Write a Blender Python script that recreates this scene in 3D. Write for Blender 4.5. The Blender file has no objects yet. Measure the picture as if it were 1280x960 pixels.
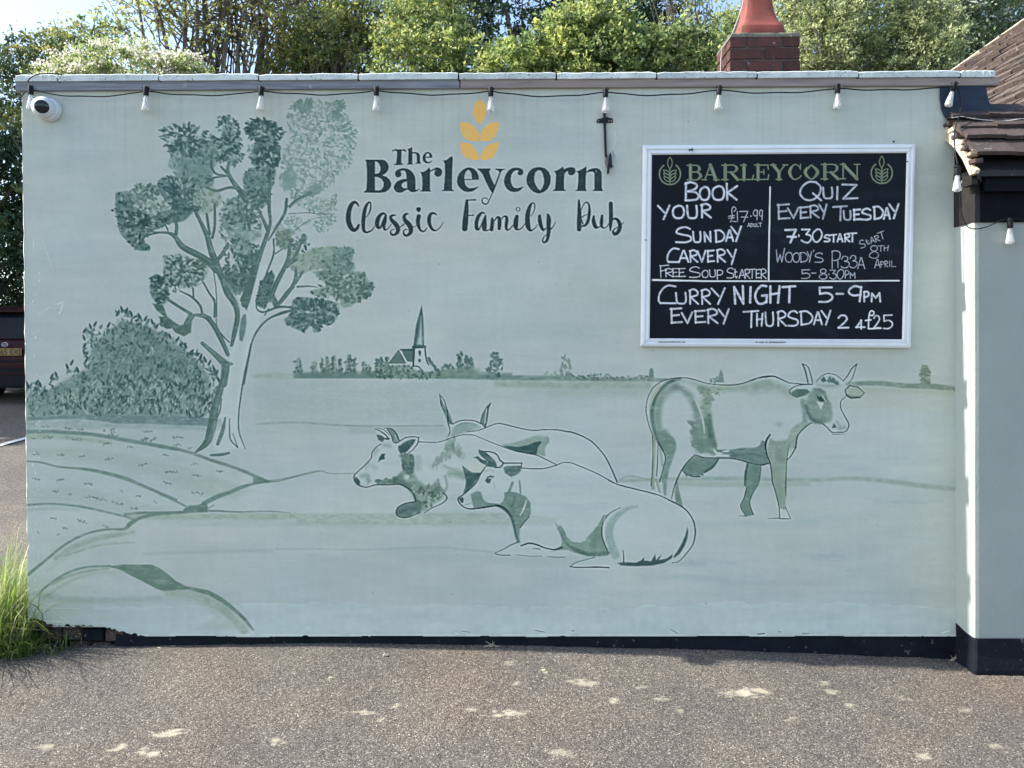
import bpy, bmesh, math, random
import numpy as np
from mathutils import Vector, Matrix, Euler

# ------------------------------------------------------------------ camera, world, sun, exposure
sc = bpy.context.scene
COL = sc.collection
CAM = np.array([-2.34197, -4.32834, 1.73010]); ROT = (1.5707963, 0.0038990, 0.0159609)
FPX, CX, CY = 985.0, 640.0, 430.0
cd = bpy.data.cameras.new('camera'); cam = bpy.data.objects.new('camera', cd); COL.objects.link(cam)
cam.location = CAM; cam.rotation_euler = ROT
cd.sensor_width = 36.0; cd.lens = 36.0*FPX/1280.0; cd.shift_y = -(480.0-CY)/1280.0
cd.clip_start = 0.05; cd.clip_end = 1000.0
sc.camera = cam
SUN_EL = math.radians(40.0); SUN_AZ = math.radians(1.45)      # from the left, a hair behind the wall
wd = bpy.data.worlds.new("World"); sc.world = wd; wd.use_nodes = True
wn = wd.node_tree.nodes; wl = wd.node_tree.links
sky = wn.new('ShaderNodeTexSky'); sky.sky_type = 'NISHITA'; sky.sun_disc = False
sky.sun_elevation = SUN_EL; sky.sun_rotation = math.radians(270.0)+SUN_AZ
sky.air_density = 1.0; sky.dust_density = 1.3; sky.ozone_density = 1.2
bg = wn['Background']; bg.inputs['Strength'].default_value = 0.15
wl.new(sky.outputs[0], bg.inputs[0])
sd = bpy.data.lights.new('sun', 'SUN'); sd.energy = 4.1; sd.angle = math.radians(0.5); sd.color = (1.0, 0.93, 0.82)
sun = bpy.data.objects.new('sun', sd); COL.objects.link(sun)
SDIR = Vector((math.cos(SUN_EL)*math.cos(SUN_AZ), -math.cos(SUN_EL)*math.sin(SUN_AZ), -math.sin(SUN_EL)))
sun.rotation_euler = SDIR.to_track_quat('-Z', 'Y').to_euler()
sun.location = (-8, 1, 8)
sc.view_settings.view_transform = 'Standard'; sc.view_settings.look = 'None'
sc.view_settings.exposure = 1.33; sc.view_settings.gamma = 1.0
sc.cycles.transparent_max_bounces = 24
random.seed(7); RNG = np.random.default_rng(11)

# ------------------------------------------------------------------ geometry helpers
_R = np.array(Euler(ROT).to_matrix())
def U(px, py, Y=0.0):
    """a point of the photograph (1280x960) carried out to the plane y = Y"""
    px = np.asarray(px, float); py = np.asarray(py, float)
    d = np.stack([(px-CX)/FPX, -(py-CY)/FPX, -np.ones_like(px+py)], -1) @ _R.T
    t = (Y-CAM[1])/d[..., 1]
    return CAM + d*t[..., None]
def UX(px, Y=0.0): return float(U(px, 430, Y)[0])
def UZ(py, Y=0.0, px=700): return float(U(px, py, Y)[2])

def lin(c):
    c = np.asarray(c, float)/255.0
    return np.where(c <= 0.04045, c/12.92, ((c+0.055)/1.055)**2.4)

def link(name, me, mat=None, parent=None, loc=None):
    o = bpy.data.objects.new(name, me); COL.objects.link(o)
    if mat is not None and me is not None and len(me.materials) == 0: me.materials.append(mat)
    if parent is not None: o.parent = parent
    if loc is not None: o.location = loc
    return o
def tag(o, label=None, cat=None, group=None, kind=None):
    if label: o['label'] = label
    if cat: o['category'] = cat
    if group: o['group'] = group
    if kind: o['kind'] = kind
    return o
def thing(name, label, cat, loc=(0, 0, 0), group=None):
    return tag(link(name, None, loc=loc), label, cat, group)

class MB:
    """collects shapes, built as one mesh"""
    def __init__(s): s.v = []; s.f = []
    def add(s, vs, fs):
        n = len(s.v); s.v += [tuple(v) for v in vs]; s.f += [tuple(i+n for i in f) for f in fs]; return s
    def box(s, x0, x1, y0, y1, z0, z1, j=0.0):
        vs = [(x, y, z) for z in (z0, z1) for y in (y0, y1) for x in (x0, x1)]
        if j: vs = [tuple(c+random.uniform(-j, j) for c in v) for v in vs]
        return s.add(vs, [(0, 2, 3, 1), (4, 5, 7, 6), (0, 1, 5, 4), (2, 6, 7, 3), (0, 4, 6, 2), (1, 3, 7, 5)])
    def prism(s, poly, axis, a, b):
        """poly: points in the two other axes; extruded along axis from a to b"""
        n = len(poly)
        def P(p, t):
            return {'x': (t, p[0], p[1]), 'y': (p[0], t, p[1]), 'z': (p[0], p[1], t)}[axis]
        vs = [P(p, a) for p in poly]+[P(p, b) for p in poly]
        fs = [tuple(range(n))[::-1], tuple(range(n, 2*n))]+[(i, (i+1) % n, n+(i+1) % n, n+i) for i in range(n)]
        return s.add(vs, fs)
    def lathe(s, prof, c, ax=(0, 0, 1), n=20, cap=True):
        """prof: (r, h) along ax from c"""
        q = Vector((0, 0, 1)).rotation_difference(Vector(ax).normalized())
        vs = []; fs = []
        for r, h in prof:
            for k in range(n):
                a = 2*math.pi*k/n
                vs.append(Vector(c)+q @ Vector((r*math.cos(a), r*math.sin(a), h)))
        for i in range(len(prof)-1):
            for k in range(n):
                fs.append((i*n+k, i*n+(k+1) % n, (i+1)*n+(k+1) % n, (i+1)*n+k))
        if cap: fs += [tuple(range(n))[::-1], tuple((len(prof)-1)*n+k for k in range(n))]
        return s.add(vs, fs)
    def tube(s, pts, rad, n=7):
        pts = [Vector(p) for p in pts]; rr = rad if hasattr(rad, '__len__') else [rad]*len(pts)
        vs = []; fs = []; up = Vector((0.13, 0.21, 0.97))
        for i, p in enumerate(pts):
            t = (pts[min(i+1, len(pts)-1)]-pts[max(i-1, 0)]).normalized()
            a = t.cross(up)
            if a.length < 0.05: a = t.cross(Vector((1, 0, 0)))
            a.normalize(); b = t.cross(a)
            for k in range(n):
                th = 2*math.pi*k/n; vs.append(p+(a*math.cos(th)+b*math.sin(th))*rr[i])
        for i in range(len(pts)-1):
            for k in range(n): fs.append((i*n+k, i*n+(k+1) % n, (i+1)*n+(k+1) % n, (i+1)*n+k))
        fs += [tuple(range(n))[::-1], tuple((len(pts)-1)*n+k for k in range(n))]
        return s.add(vs, fs)
    def mesh(s, name, smooth=False, bevel=0.0):
        me = bpy.data.meshes.new(name); me.from_pydata(s.v, [], s.f)
        bm = bmesh.new(); bm.from_mesh(me); bmesh.ops.recalc_face_normals(bm, faces=bm.faces)
        if bevel: bmesh.ops.bevel(bm, geom=list(bm.edges), offset=bevel, segments=2, affect='EDGES', clamp_overlap=True)
        bm.to_mesh(me); bm.free()
        if smooth:
            me.polygons.foreach_set('use_smooth', [True]*len(me.polygons))
            try: me.set_sharp_from_angle(angle=math.radians(40))
            except Exception: pass
        return me
    def build(s, name, mat, parent=None, loc=None, smooth=False, bevel=0.0):
        return link(name, s.mesh(name, smooth, bevel), mat, parent, loc)

# ------------------------------------------------------------------ materials
def new_mat(name):
    m = bpy.data.materials.new(name); m.use_nodes = True
    return m, m.node_tree.nodes, m.node_tree.links, m.node_tree.nodes['Principled BSDF']
def N(n, t, **k):
    x = n.new(t)
    for a, b in k.items(): setattr(x, a, b)
    return x
def mat(name, c1, c2=None, rough=0.7, scale=8.0, detail=5.0, bump=0.0, bscale=None, metal=0.0, spots=None,
        stretch=(1, 1, 1), spec=0.5, spot_scale=20.0, spot_at=0.62, dist=0.005, coat=0.0, per_obj=0.0):
    """procedural paint / stone / wood: two colours mixed by noise, optional spots of a third, bump"""
    m, n, l, b = new_mat(name)
    tc = N(n, 'ShaderNodeNewGeometry'); mp = N(n, 'ShaderNodeMapping'); mp.inputs['Scale'].default_value = stretch
    l.new(tc.outputs['Position'], mp.inputs['Vector'])
    nz = N(n, 'ShaderNodeTexNoise'); nz.inputs['Scale'].default_value = scale; nz.inputs['Detail'].default_value = detail
    l.new(mp.outputs[0], nz.inputs['Vector'])
    cr = N(n, 'ShaderNodeValToRGB'); cr.color_ramp.elements[0].position = 0.32; cr.color_ramp.elements[1].position = 0.68
    c2 = c2 if c2 is not None else tuple(x*0.8 for x in c1)
    cr.color_ramp.elements[0].color = (*c1, 1); cr.color_ramp.elements[1].color = (*c2, 1)
    l.new(nz.outputs['Fac'], cr.inputs['Fac']); out = cr.outputs['Color']
    if spots is not None:
        sp = N(n, 'ShaderNodeTexNoise'); sp.inputs['Scale'].default_value = spot_scale; sp.inputs['Detail'].default_value = 6
        l.new(tc.outputs['Position'], sp.inputs['Vector'])
        mr = N(n, 'ShaderNodeMapRange'); mr.inputs['From Min'].default_value = spot_at; mr.inputs['From Max'].default_value = spot_at+0.05
        l.new(sp.outputs['Fac'], mr.inputs['Value'])
        mx = N(n, 'ShaderNodeMix', data_type='RGBA'); mx.inputs['B'].default_value = (*spots, 1)
        l.new(mr.outputs['Result'], mx.inputs['Factor']); l.new(out, mx.inputs['A']); out = mx.outputs['Result']
    if per_obj:
        oi = N(n, 'ShaderNodeObjectInfo'); mr = N(n, 'ShaderNodeMapRange')
        mr.inputs['To Min'].default_value = 1-per_obj; mr.inputs['To Max'].default_value = 1+per_obj
        l.new(oi.outputs['Random'], mr.inputs['Value'])
        hs = N(n, 'ShaderNodeHueSaturation'); l.new(mr.outputs['Result'], hs.inputs['Value']); l.new(out, hs.inputs['Color']); out = hs.outputs['Color']
    l.new(out, b.inputs['Base Color'])
    b.inputs['Roughness'].default_value = rough; b.inputs['Metallic'].default_value = metal
    b.inputs['Specular IOR Level'].default_value = spec; b.inputs['Coat Weight'].default_value = coat
    if bump:
        nb = N(n, 'ShaderNodeTexNoise'); nb.inputs['Scale'].default_value = bscale or scale*4; nb.inputs['Detail'].default_value = 6
        l.new(mp.outputs[0], nb.inputs['Vector'])
        bp = N(n, 'ShaderNodeBump'); bp.inputs['Strength'].default_value = bump; bp.inputs['Distance'].default_value = dist
        l.new(nb.outputs['Fac'], bp.inputs['Height']); l.new(bp.outputs[0], b.inputs['Normal'])
    return m

def paint_mat(name, rough=0.85, spec=0.12, bump=0.24, ripple=True):
    """hand-painted render: pigment comes from the mesh, plaster relief is procedural"""
    m, n, l, b = new_mat(name)
    at = N(n, 'ShaderNodeAttribute', attribute_name='pigment')
    g = N(n, 'ShaderNodeNewGeometry')
    v = N(n, 'ShaderNodeTexNoise'); v.inputs['Scale'].default_value = 90; v.inputs['Detail'].default_value = 4
    l.new(g.outputs['Position'], v.inputs['Vector'])
    mr = N(n, 'ShaderNodeMapRange'); mr.inputs['To Min'].default_value = 0.94; mr.inputs['To Max'].default_value = 1.06
    l.new(v.outputs['Fac'], mr.inputs['Value'])
    vm = N(n, 'ShaderNodeVectorMath', operation='SCALE'); l.new(at.outputs['Color'], vm.inputs[0]); l.new(mr.outputs['Result'], vm.inputs['Scale'])
    l.new(vm.outputs[0], b.inputs['Base Color'])
    b.inputs['Roughness'].default_value = rough; b.inputs['Specular IOR Level'].default_value = spec
    mp = N(n, 'ShaderNodeMapping'); mp.inputs['Scale'].default_value = (1, 1, 2.2) if ripple else (1, 1, 1)
    l.new(g.outputs['Position'], mp.inputs['Vector'])
    n1 = N(n, 'ShaderNodeTexNoise'); n1.inputs['Scale'].default_value = 3.5 if ripple else 40; n1.inputs['Detail'].default_value = 8; n1.inputs['Roughness'].default_value = 0.6
    l.new(mp.outputs[0], n1.inputs['Vector'])
    b1 = N(n, 'ShaderNodeBump'); b1.inputs['Strength'].default_value = bump; b1.inputs['Distance'].default_value = 0.02 if ripple else 0.001
    l.new(n1.outputs['Fac'], b1.inputs['Height'])
    n2 = N(n, 'ShaderNodeTexNoise'); n2.inputs['Scale'].default_value = 160; n2.inputs['Detail'].default_value = 3
    l.new(g.outputs['Position'], n2.inputs['Vector'])
    b2 = N(n, 'ShaderNodeBump'); b2.inputs['Strength'].default_value = bump*0.6; b2.inputs['Distance'].default_value = 0.002
    l.new(n2.outputs['Fac'], b2.inputs['Height']); l.new(b1.outputs[0], b2.inputs['Normal']); l.new(b2.outputs[0], b.inputs['Normal'])
    return m

WT = np.array([1.325, 1.125, .895])*1.12      # seen colour of the shaded wall -> its own reflectance
def alb(c): return tuple(float(x) for x in np.clip(lin(c)*WT, 0, 0.9))

M_PAINT = paint_mat('painted_render')
M_BOARD = paint_mat('chalkboard_surface', rough=0.5, spec=0.18, bump=0.05, ripple=False)
M_WALLW = mat('pale_edge', (0.62, 0.66, 0.62), (0.72, 0.75, 0.70), bump=0.4, scale=30)  # paler than the wall; whitens the sunlit line of its left end
M_PUBWALL = mat('grey_painted_render', alb((131, 147, 155)), alb((122, 139, 147)), scale=3, bump=0.35, bscale=60, stretch=(1, 1, 0.6), rough=0.8)
M_RETURN = mat('cream_painted_return', (0.40, 0.45, 0.41), (0.36, 0.42, 0.39), scale=3, bump=0.2, bscale=50, stretch=(1, 1, 0.6), rough=0.8)
M_TAR = mat('black_plinth_paint', (0.005, 0.0075, 0.012), (0.010, 0.0125, 0.018), rough=0.8, spec=.15, bump=0.6, bscale=50, spots=(0.09, 0.085, 0.08), spot_scale=30, spot_at=0.66)
M_OLDBRICK = mat('broken_old_brick', (0.08, 0.045, 0.03), (0.03, 0.025, 0.024), bump=1.0, bscale=40, scale=20, dist=0.02, spots=(0.2, 0.15, 0.11), spot_scale=60)
M_COPING = mat('weathered_coping', (0.70, 0.76, 0.73), (0.50, 0.56, 0.54), scale=14, bump=0.7, bscale=60, rough=0.9, spots=(0.16, 0.18, 0.14), spot_scale=110, spot_at=0.62, per_obj=0.10)
M_WOODG = mat('grey_weathered_timber', (0.27, 0.28, 0.305), (0.14, 0.15, 0.175), scale=5, stretch=(0.8, 1, 12), bump=0.5, bscale=12, rough=0.85, spots=(0.3, 0.31, 0.33), spot_scale=9, spot_at=0.68)
M_WOODB = mat('brown_weathered_timber', (0.33, 0.27, 0.24), (0.23, 0.19, 0.18), scale=5, stretch=(0.8, 1, 12), bump=0.5, bscale=12, rough=0.85, spots=(0.4, 0.36, 0.32), spot_scale=9, spot_at=0.7)
M_LEAD = mat('dark_blue_lead', (0.012, 0.024, 0.045), (0.022, 0.037, 0.062), scale=10, bump=0.5, bscale=14, rough=0.65, spec=.3, stretch=(1, 1, 2.5))
M_LEADB = mat('pale_lead_edge', (0.45, 0.44, 0.4), (0.25, 0.26, 0.27), scale=30, bump=0.4)
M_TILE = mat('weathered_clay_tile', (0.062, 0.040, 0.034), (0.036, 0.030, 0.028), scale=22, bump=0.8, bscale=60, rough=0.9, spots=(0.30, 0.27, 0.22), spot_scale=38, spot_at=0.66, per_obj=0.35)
M_TILE2 = mat('main_roof_tile', (0.105, 0.074, 0.060), (0.066, 0.052, 0.046), scale=22, bump=0.8, bscale=60, rough=0.9, spots=(0.22, 0.19, 0.15), spot_scale=28, spot_at=0.64, per_obj=0.4)  # lighter brown than the pent roof's tiles
M_CREAM = mat('cream_verge', (0.62, 0.58, 0.45), (0.45, 0.36, 0.25), scale=25, bump=0.9, bscale=50, spots=(0.25, 0.16, 0.1), spot_scale=50)
M_BEAM = mat('black_timber', (0.005, 0.0045, 0.005), (0.011, 0.008, 0.007), scale=12, bump=0.5, bscale=30, rough=0.6, spots=(0.25, 0.2, 0.17), spot_scale=55, spot_at=0.70)
M_BEAMF = mat('black_timber_front', (0.0025, 0.004, 0.007), (0.005, 0.007, 0.011), scale=12, bump=0.4, bscale=30, rough=0.8, spec=.12)
M_BRICK = mat('dark_red_brick', (0.090, 0.030, 0.024), (0.050, 0.024, 0.021), scale=25, bump=0.8, bscale=90, rough=0.9, spots=(0.16, 0.13, 0.13), spot_scale=22, spot_at=0.66, per_obj=0.25)
M_MORTAR = mat('dark_mortar', (0.05, 0.047, 0.047), (0.09, 0.085, 0.08), scale=60, bump=0.8)
M_FLAUNCH = mat('lichened_mortar', (0.14, 0.14, 0.11), (0.08, 0.085, 0.06), scale=40, bump=1.0, bscale=60, spots=(0.5, 0.48, 0.38), spot_scale=30, spot_at=0.66)
M_POT = mat('terracotta', (0.25, 0.062, 0.042), (0.17, 0.042, 0.032), spots=(0.12, 0.05, 0.04), spot_scale=14, spot_at=.6, scale=10, bump=0.25, bscale=80, rough=0.75)
M_WHITEPL = mat('white_plastic', (0.72, 0.75, 0.76), (0.66, 0.69, 0.70), scale=5, rough=0.35)
M_LENS = mat('smoked_lens', (0.006, 0.008, 0.014), (0.01, 0.014, 0.02), rough=0.12)
M_FRAME = mat('white_upvc', (0.76, 0.79, 0.80), (0.69, 0.72, 0.73), scale=6, stretch=(1, 1, 1), rough=0.35, bump=.15, bscale=30, spots=(0.40, 0.41, 0.38), spot_scale=70, spot_at=0.70)
M_DARKFIX = mat('black_iron', (0.008, 0.013, 0.02), (0.02, 0.022, 0.025), scale=30, spec=.25, rough=0.6, bump=0.4)
M_RUST = mat('worn_iron', (0.35, 0.33, 0.31), (0.12, 0.09, 0.07), scale=60, rough=0.6, bump=0.5)
M_CABLE = mat('black_rubber_cable', (0.006, 0.008, 0.012), (0.012, 0.014, 0.018), rough=0.6, spec=.2)
M_PALECABLE = mat('pale_cable', (0.5, 0.48, 0.45), (0.3, 0.29, 0.28), rough=0.6)
M_LINE = mat('white_road_paint', (0.7, 0.7, 0.66), (0.55, 0.55, 0.52), scale=20, bump=0.3)
M_STONE = mat('small_stone', (0.22, 0.19, 0.16), (0.35, 0.32, 0.27), scale=80, bump=0.4)
M_CHIP = mat('pale_chip', (0.6, 0.52, 0.36), (0.45, 0.38, 0.28), scale=80)
def glass_mat():
    m, n, l, b = new_mat('clear_bulb_glass')
    b.inputs['Base Color'].default_value = (0.97, 0.98, 0.97, 1); b.inputs['Roughness'].default_value = 0.02
    b.inputs['Transmission Weight'].default_value = 0.72; b.inputs['IOR'].default_value = 1.25
    nz = N(n, 'ShaderNodeTexNoise'); nz.inputs['Scale'].default_value = 30
    mr = N(n, 'ShaderNodeMapRange'); mr.inputs['To Min'].default_value = 0.0; mr.inputs['To Max'].default_value = 0.08
    l.new(nz.outputs['Fac'], mr.inputs['Value']); l.new(mr.outputs['Result'], b.inputs['Roughness'])
    return m
M_GLASS = glass_mat()
M_FIL = mat('pale_filament', (0.75, 0.74, 0.66), (0.6, 0.6, 0.55), rough=0.4)

def leaf_mat(name, trans=0.4):
    m, n, l, b = new_mat(name)
    at = N(n, 'ShaderNodeAttribute', attribute_name='leafcol')
    l.new(at.outputs['Color'], b.inputs['Base Color']); b.inputs['Roughness'].default_value = 0.5
    b.inputs['Specular IOR Level'].default_value = 0.35
    tr = N(n, 'ShaderNodeBsdfTranslucent')
    hs = N(n, 'ShaderNodeHueSaturation'); hs.inputs['Hue'].default_value = 0.485; hs.inputs['Value'].default_value = 1.5
    l.new(at.outputs['Color'], hs.inputs['Color']); l.new(hs.outputs[0], tr.inputs['Color'])
    mx = N(n, 'ShaderNodeMixShader'); mx.inputs[0].default_value = trans
    l.new(b.outputs[0], mx.inputs[1]); l.new(tr.outputs[0], mx.inputs[2])
    l.new(mx.outputs[0], n['Material Output'].inputs['Surface'])
    return m
M_LEAF = leaf_mat('leaves', .45); M_GRASS = leaf_mat('grass_blades', 0.45)
M_BARK = mat('grey_bark', (0.16, 0.135, 0.11), (0.09, 0.078, 0.066), scale=12, stretch=(1, 1, 0.3), bump=0.8, bscale=30, rough=0.95)

# ------------------------------------------------------------------ painting on a canvas (photo coordinates)
class Canvas:
    def __init__(s, x0, y0, x1, y1, k, base):
        s.x0, s.y0, s.k = x0, y0, k
        s.w = int((x1-x0)*k)+1; s.h = int((y1-y0)*k)+1
        s.c = np.empty((s.h, s.w, 3), np.float32); s.c[:] = base
        s.id = np.zeros((s.h, s.w), np.int16); s.gid = 0
        s.X, s.Y = np.meshgrid(x0+np.arange(s.w)/k, y0+np.arange(s.h)/k)
    def box(s, xa, ya, xb, yb, m):
        i0 = max(0, int((xa-m-s.x0)*s.k)); i1 = min(s.w, int((xb+m-s.x0)*s.k)+2)
        j0 = max(0, int((ya-m-s.y0)*s.k)); j1 = min(s.h, int((yb+m-s.y0)*s.k)+2)
        return slice(j0, max(j1, j0)), slice(i0, max(i1, i0))
    def put(s, sl, a, col, idt=0.35):
        a3 = a[..., None]; s.c[sl] = s.c[sl]*(1-a3)+np.asarray(col, np.float32)*a3
        if s.gid:
            q = s.id[sl]; q[a > idt] = s.gid
    def noise(s, sl, sx, sy, seed):
        X = s.X[sl]/sx; Y = s.Y[sl]/sy
        return vnoise(X, Y, seed)
    def stroke(s, pts, col, w=None, a=1.0, soft=0.0, grain=0.0, smooth=True, seed=1):
        P = np.array(pts, float)
        if P.shape[1] == 2: P = np.hstack([P, np.full((len(P), 1), float(w))])
        if smooth and len(P) > 2: P = catmull(P)
        r = P[:, 2].max()/2+soft+1
        sl = s.box(P[:, 0].min(), P[:, 1].min(), P[:, 0].max(), P[:, 1].max(), r)
        X = s.X[sl]; Y = s.Y[sl]
        if X.size == 0: return
        best = np.full(X.shape, -99.0)
        for p, q in zip(P[:-1], P[1:]):
            m = max(p[2], q[2])/2+soft+1.5
            i0 = int((min(p[0], q[0])-m-X[0, 0])*s.k); i1 = int((max(p[0], q[0])+m-X[0, 0])*s.k)+2
            j0 = int((min(p[1], q[1])-m-Y[0, 0])*s.k); j1 = int((max(p[1], q[1])+m-Y[0, 0])*s.k)+2
            i0 = max(i0, 0); j0 = max(j0, 0)
            x = X[j0:j1, i0:i1]; y = Y[j0:j1, i0:i1]
            if x.size == 0: continue
            d = q[:2]-p[:2]; L = d @ d+1e-9
            t = np.clip(((x-p[0])*d[0]+(y-p[1])*d[1])/L, 0, 1)
            e = (p[2]+(q[2]-p[2])*t)/2-np.hypot(x-p[0]-d[0]*t, y-p[1]-d[1]*t)
            best[j0:j1, i0:i1] = np.maximum(best[j0:j1, i0:i1], e)
        s._cover(sl, best, col, a, soft, grain, seed)
    def _cover(s, sl, sd, col, a, soft, grain, seed):
        f = 0.5/s.k*1.1+soft
        al = np.clip((sd+f)/(2*f), 0, 1); al = al*al*(3-2*al)*a
        if grain:
            al = al*np.clip(1-grain+grain*1.9*s.noise(sl, 5, 2.2, seed), 0, 1)
        s.put(sl, al.astype(np.float32), col)
    def fill(s, poly, col, a=1.0, soft=0.0, grain=0.0, holes=(), seed=2, smooth=False):
        P = np.array(poly, float)
        if smooth: P = catmull(np.vstack([P, P[:1]]))[:-1]
        sl = s.box(P[:, 0].min(), P[:, 1].min(), P[:, 0].max(), P[:, 1].max(), soft+1)
        X = s.X[sl]; Y = s.Y[sl]
        if X.size == 0: return
        sd = sdf(P, X, Y)
        for h in holes: sd = np.minimum(sd, -sdf(np.array(h, float), X, Y))
        s._cover(sl, sd, col, a, soft, grain, seed)
    def dab(s, x, y, L, W, ang, col, a=1.0):
        c, n = math.cos(ang), math.sin(ang)
        sl = s.box(x, y, x, y, L/2+1)
        X = s.X[sl]-x; Y = s.Y[sl]-y
        if X.size == 0: return
        u = (X*c+Y*n)/(L/2); v = (-X*n+Y*c)/(W/2)
        d = (1-np.sqrt(np.maximum(u*u+v*v*(1+0.5*u), u*u*.6)))*min(L, W)/2
        f = 0.55/s.k
        s.put(sl, (np.clip((d+f)/(2*f), 0, 1)*a).astype(np.float32), col)
    def dabs(s, poly, n, cols, L=(4, 7), W=(2, 3), ang=None, a=(0.7, 1.0), jit=0.7, seed=0, bias=None):
        rg = random.Random(seed); P = np.array(poly, float)
        x0, y0 = P.min(0); x1, y1 = P.max(0); cx, cy = P.mean(0); k = 0
        for t in range(n*6):
            x = rg.uniform(x0, x1); y = rg.uniform(y0, y1)
            if sdf(P, np.array([[x]]), np.array([[y]]))[0, 0] < 0: continue
            if bias and rg.random() > bias(x, y): continue
            an = ang if ang is not None else math.atan2(y-cy, x-cx)
            col = np.array(rg.choice(cols), float)*rg.uniform(0.94, 1.06)
            s.dab(x, y, rg.uniform(*L), rg.uniform(*W), an+rg.gauss(0, jit), col, rg.uniform(*a)); k += 1
            if k >= n: break
def sdf(P, X, Y):
    """signed distance to a polygon, positive inside"""
    d = np.full(X.shape, 1e9); ins = np.zeros(X.shape, bool)
    Q = np.roll(P, -1, 0)
    for (ax, ay), (bx, by) in zip(P, Q):
        ex, ey = bx-ax, by-ay; L = ex*ex+ey*ey+1e-12
        t = np.clip(((X-ax)*ex+(Y-ay)*ey)/L, 0, 1)
        d = np.minimum(d, (X-ax-ex*t)**2+(Y-ay-ey*t)**2)
        if ay != by:
            ins ^= ((ay > Y) != (by > Y)) & (X < (bx-ax)*(Y-ay)/(by-ay)+ax)
    d = np.sqrt(d); return np.where(ins, d, -d)
def catmull(P, n=5):
    P = np.asarray(P, float); Q = np.vstack([2*P[0]-P[1], P, 2*P[-1]-P[-2]]); out = []
    t = np.linspace(0, 1, n, endpoint=False)[:, None]
    for i in range(1, len(Q)-2):
        a, b, c, d = Q[i-1], Q[i], Q[i+1], Q[i+2]
        out.append(0.5*((2*b)+(-a+c)*t+(2*a-5*b+4*c-d)*t*t+(-a+3*b-3*c+d)*t**3))
    return np.vstack(out+[P[-1:]])
def vnoise(X, Y, seed):
    """smooth value noise in 0..1"""
    g = np.random.default_rng(seed).random((256, 256)).astype(np.float32)
    xi = np.floor(X).astype(int); yi = np.floor(Y).astype(int); u = X-xi; v = Y-yi
    u = u*u*(3-2*u); v = v*v*(3-2*v)
    a = g[yi % 256, xi % 256]; b = g[yi % 256, (xi+1) % 256]; c = g[(yi+1) % 256, xi % 256]; d = g[(yi+1) % 256, (xi+1) % 256]
    return (a*(1-u)+b*u)*(1-v)+(c*(1-u)+d*u)*v
def Z(x0, y0, s, txt):
    """points read from an enlargement: 'x,y' or 'x,y,width' in its pixels"""
    o = []
    for t in txt.split():
        v = [float(q) for q in t.split(',')]
        o.append((x0+v[0]/s, y0+v[1]/s)+((v[2]/s,) if len(v) > 2 else ()))
    return o
# ------------------------------------------------------------------ the mural
WALLC = np.array((158, 176, 183), np.float32)
INK = (40, 60, 66); DK = (62, 96, 96); DK2 = (74, 108, 104); MD = (98, 132, 127); MD2 = (112, 144, 136); LT = (134, 162, 158); PALE = (172, 192, 198)
cv = Canvas(8, 88, 1212, 806, 1.25, WALLC)
X, Y = cv.X, cv.Y
def lean0(x): return 0.0
# uneven coats of the wall colour
m = (vnoise(X/160, Y/90, 21)-.5)*9+(vnoise(X/45, Y/14, 22)-.5)*6+(vnoise(X/26, Y/3.2, 23)-.5)*4+(vnoise(X/6, Y/30, 24)-.5)*2.5
cv.c += m[..., None]*np.array((1.05, 1.0, .95))
t = (vnoise(X/90, Y/60, 25)-.5)*7
cv.c[..., 0] -= t*.5; cv.c[..., 2] += t*.4
# newer, bluer coat along the foot of the wall
lip = 757+3*np.sin(X/90)+(vnoise(X/22, Y*0, 26)-.5)*5
f = np.clip((Y-lip)/1.5, 0, 1)[..., None]*np.clip((X-80)/200, .25, 1)[..., None]
cv.c += f*(np.array((3, 5, 6))+((vnoise(X/7, Y/7, 27)-.5)*6)[..., None])
e = np.exp(-((Y-lip)/1.3)**2)[..., None]*(vnoise(X/14, Y/3, 28) > .42)[..., None]; cv.c += e*7
# fields: faint greener bands
G_FIELD = 2; G_TREE = 3; G_BUSH = 4; G_CHURCH = 5; G_HEDGE = 6; G_COW = (11, 12, 13, 14); G_EMB = 20; G_LET = 30; G_WORD = 50
names = {1: 'painted_background', 2: 'painted_field', 3: 'painted_tree', 4: 'painted_bush', 5: 'painted_church', 6: 'painted_hedgerow',
         11: 'painted_cow', 12: 'painted_cow', 13: 'painted_cow', 14: 'painted_cow'}
BASE = cv.c.copy()
cv.gid = 0
def wash(x0, y0, x1, y1, a, col=(120, 152, 146), soft=6, seed=3):
    cv.fill([(x0, y0), (x1, y0), (x1, y1), (x0, y1)], col, a, soft, .6, seed=seed)
wash(318, 474, 560, 528, .20); wash(560, 478, 800, 500, .16, seed=4); wash(318, 530, 470, 545, .12, seed=5)
wash(900, 488, 1192, 512, .22, (150, 165, 150), seed=6); wash(35, 540, 300, 640, .22, (140, 168, 166), seed=7)
wash(560, 412, 760, 424, .12, seed=8); wash(690, 404, 980, 412, .08, seed=9)
for k in range(48):   # brushy sky and grass strokes
    x = random.uniform(420, 1150); y = random.uniform(560, 745); L = random.uniform(40, 130)
    cv.stroke([(x, y), (x+L*.5, y+random.uniform(-2, 2)), (x+L, y+random.uniform(-3, 3))], random.choice([(140, 164, 172), (166, 184, 190), (146, 172, 178)]), random.uniform(3, 9), .38, 2.0, .75, seed=k)
for k in range(14):
    x = random.uniform(60, 1100); y = random.uniform(120, 460); L = random.uniform(50, 150)
    cv.stroke([(x, y), (x+L*.5, y+random.uniform(-3, 3)), (x+L, y+random.uniform(-3, 3))], random.choice([(145, 166, 176), (164, 184, 190)]), random.uniform(4, 9), .2, 3, .7, seed=k+60)
cv.gid = G_FIELD
FA = (122, 152, 144)
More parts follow.
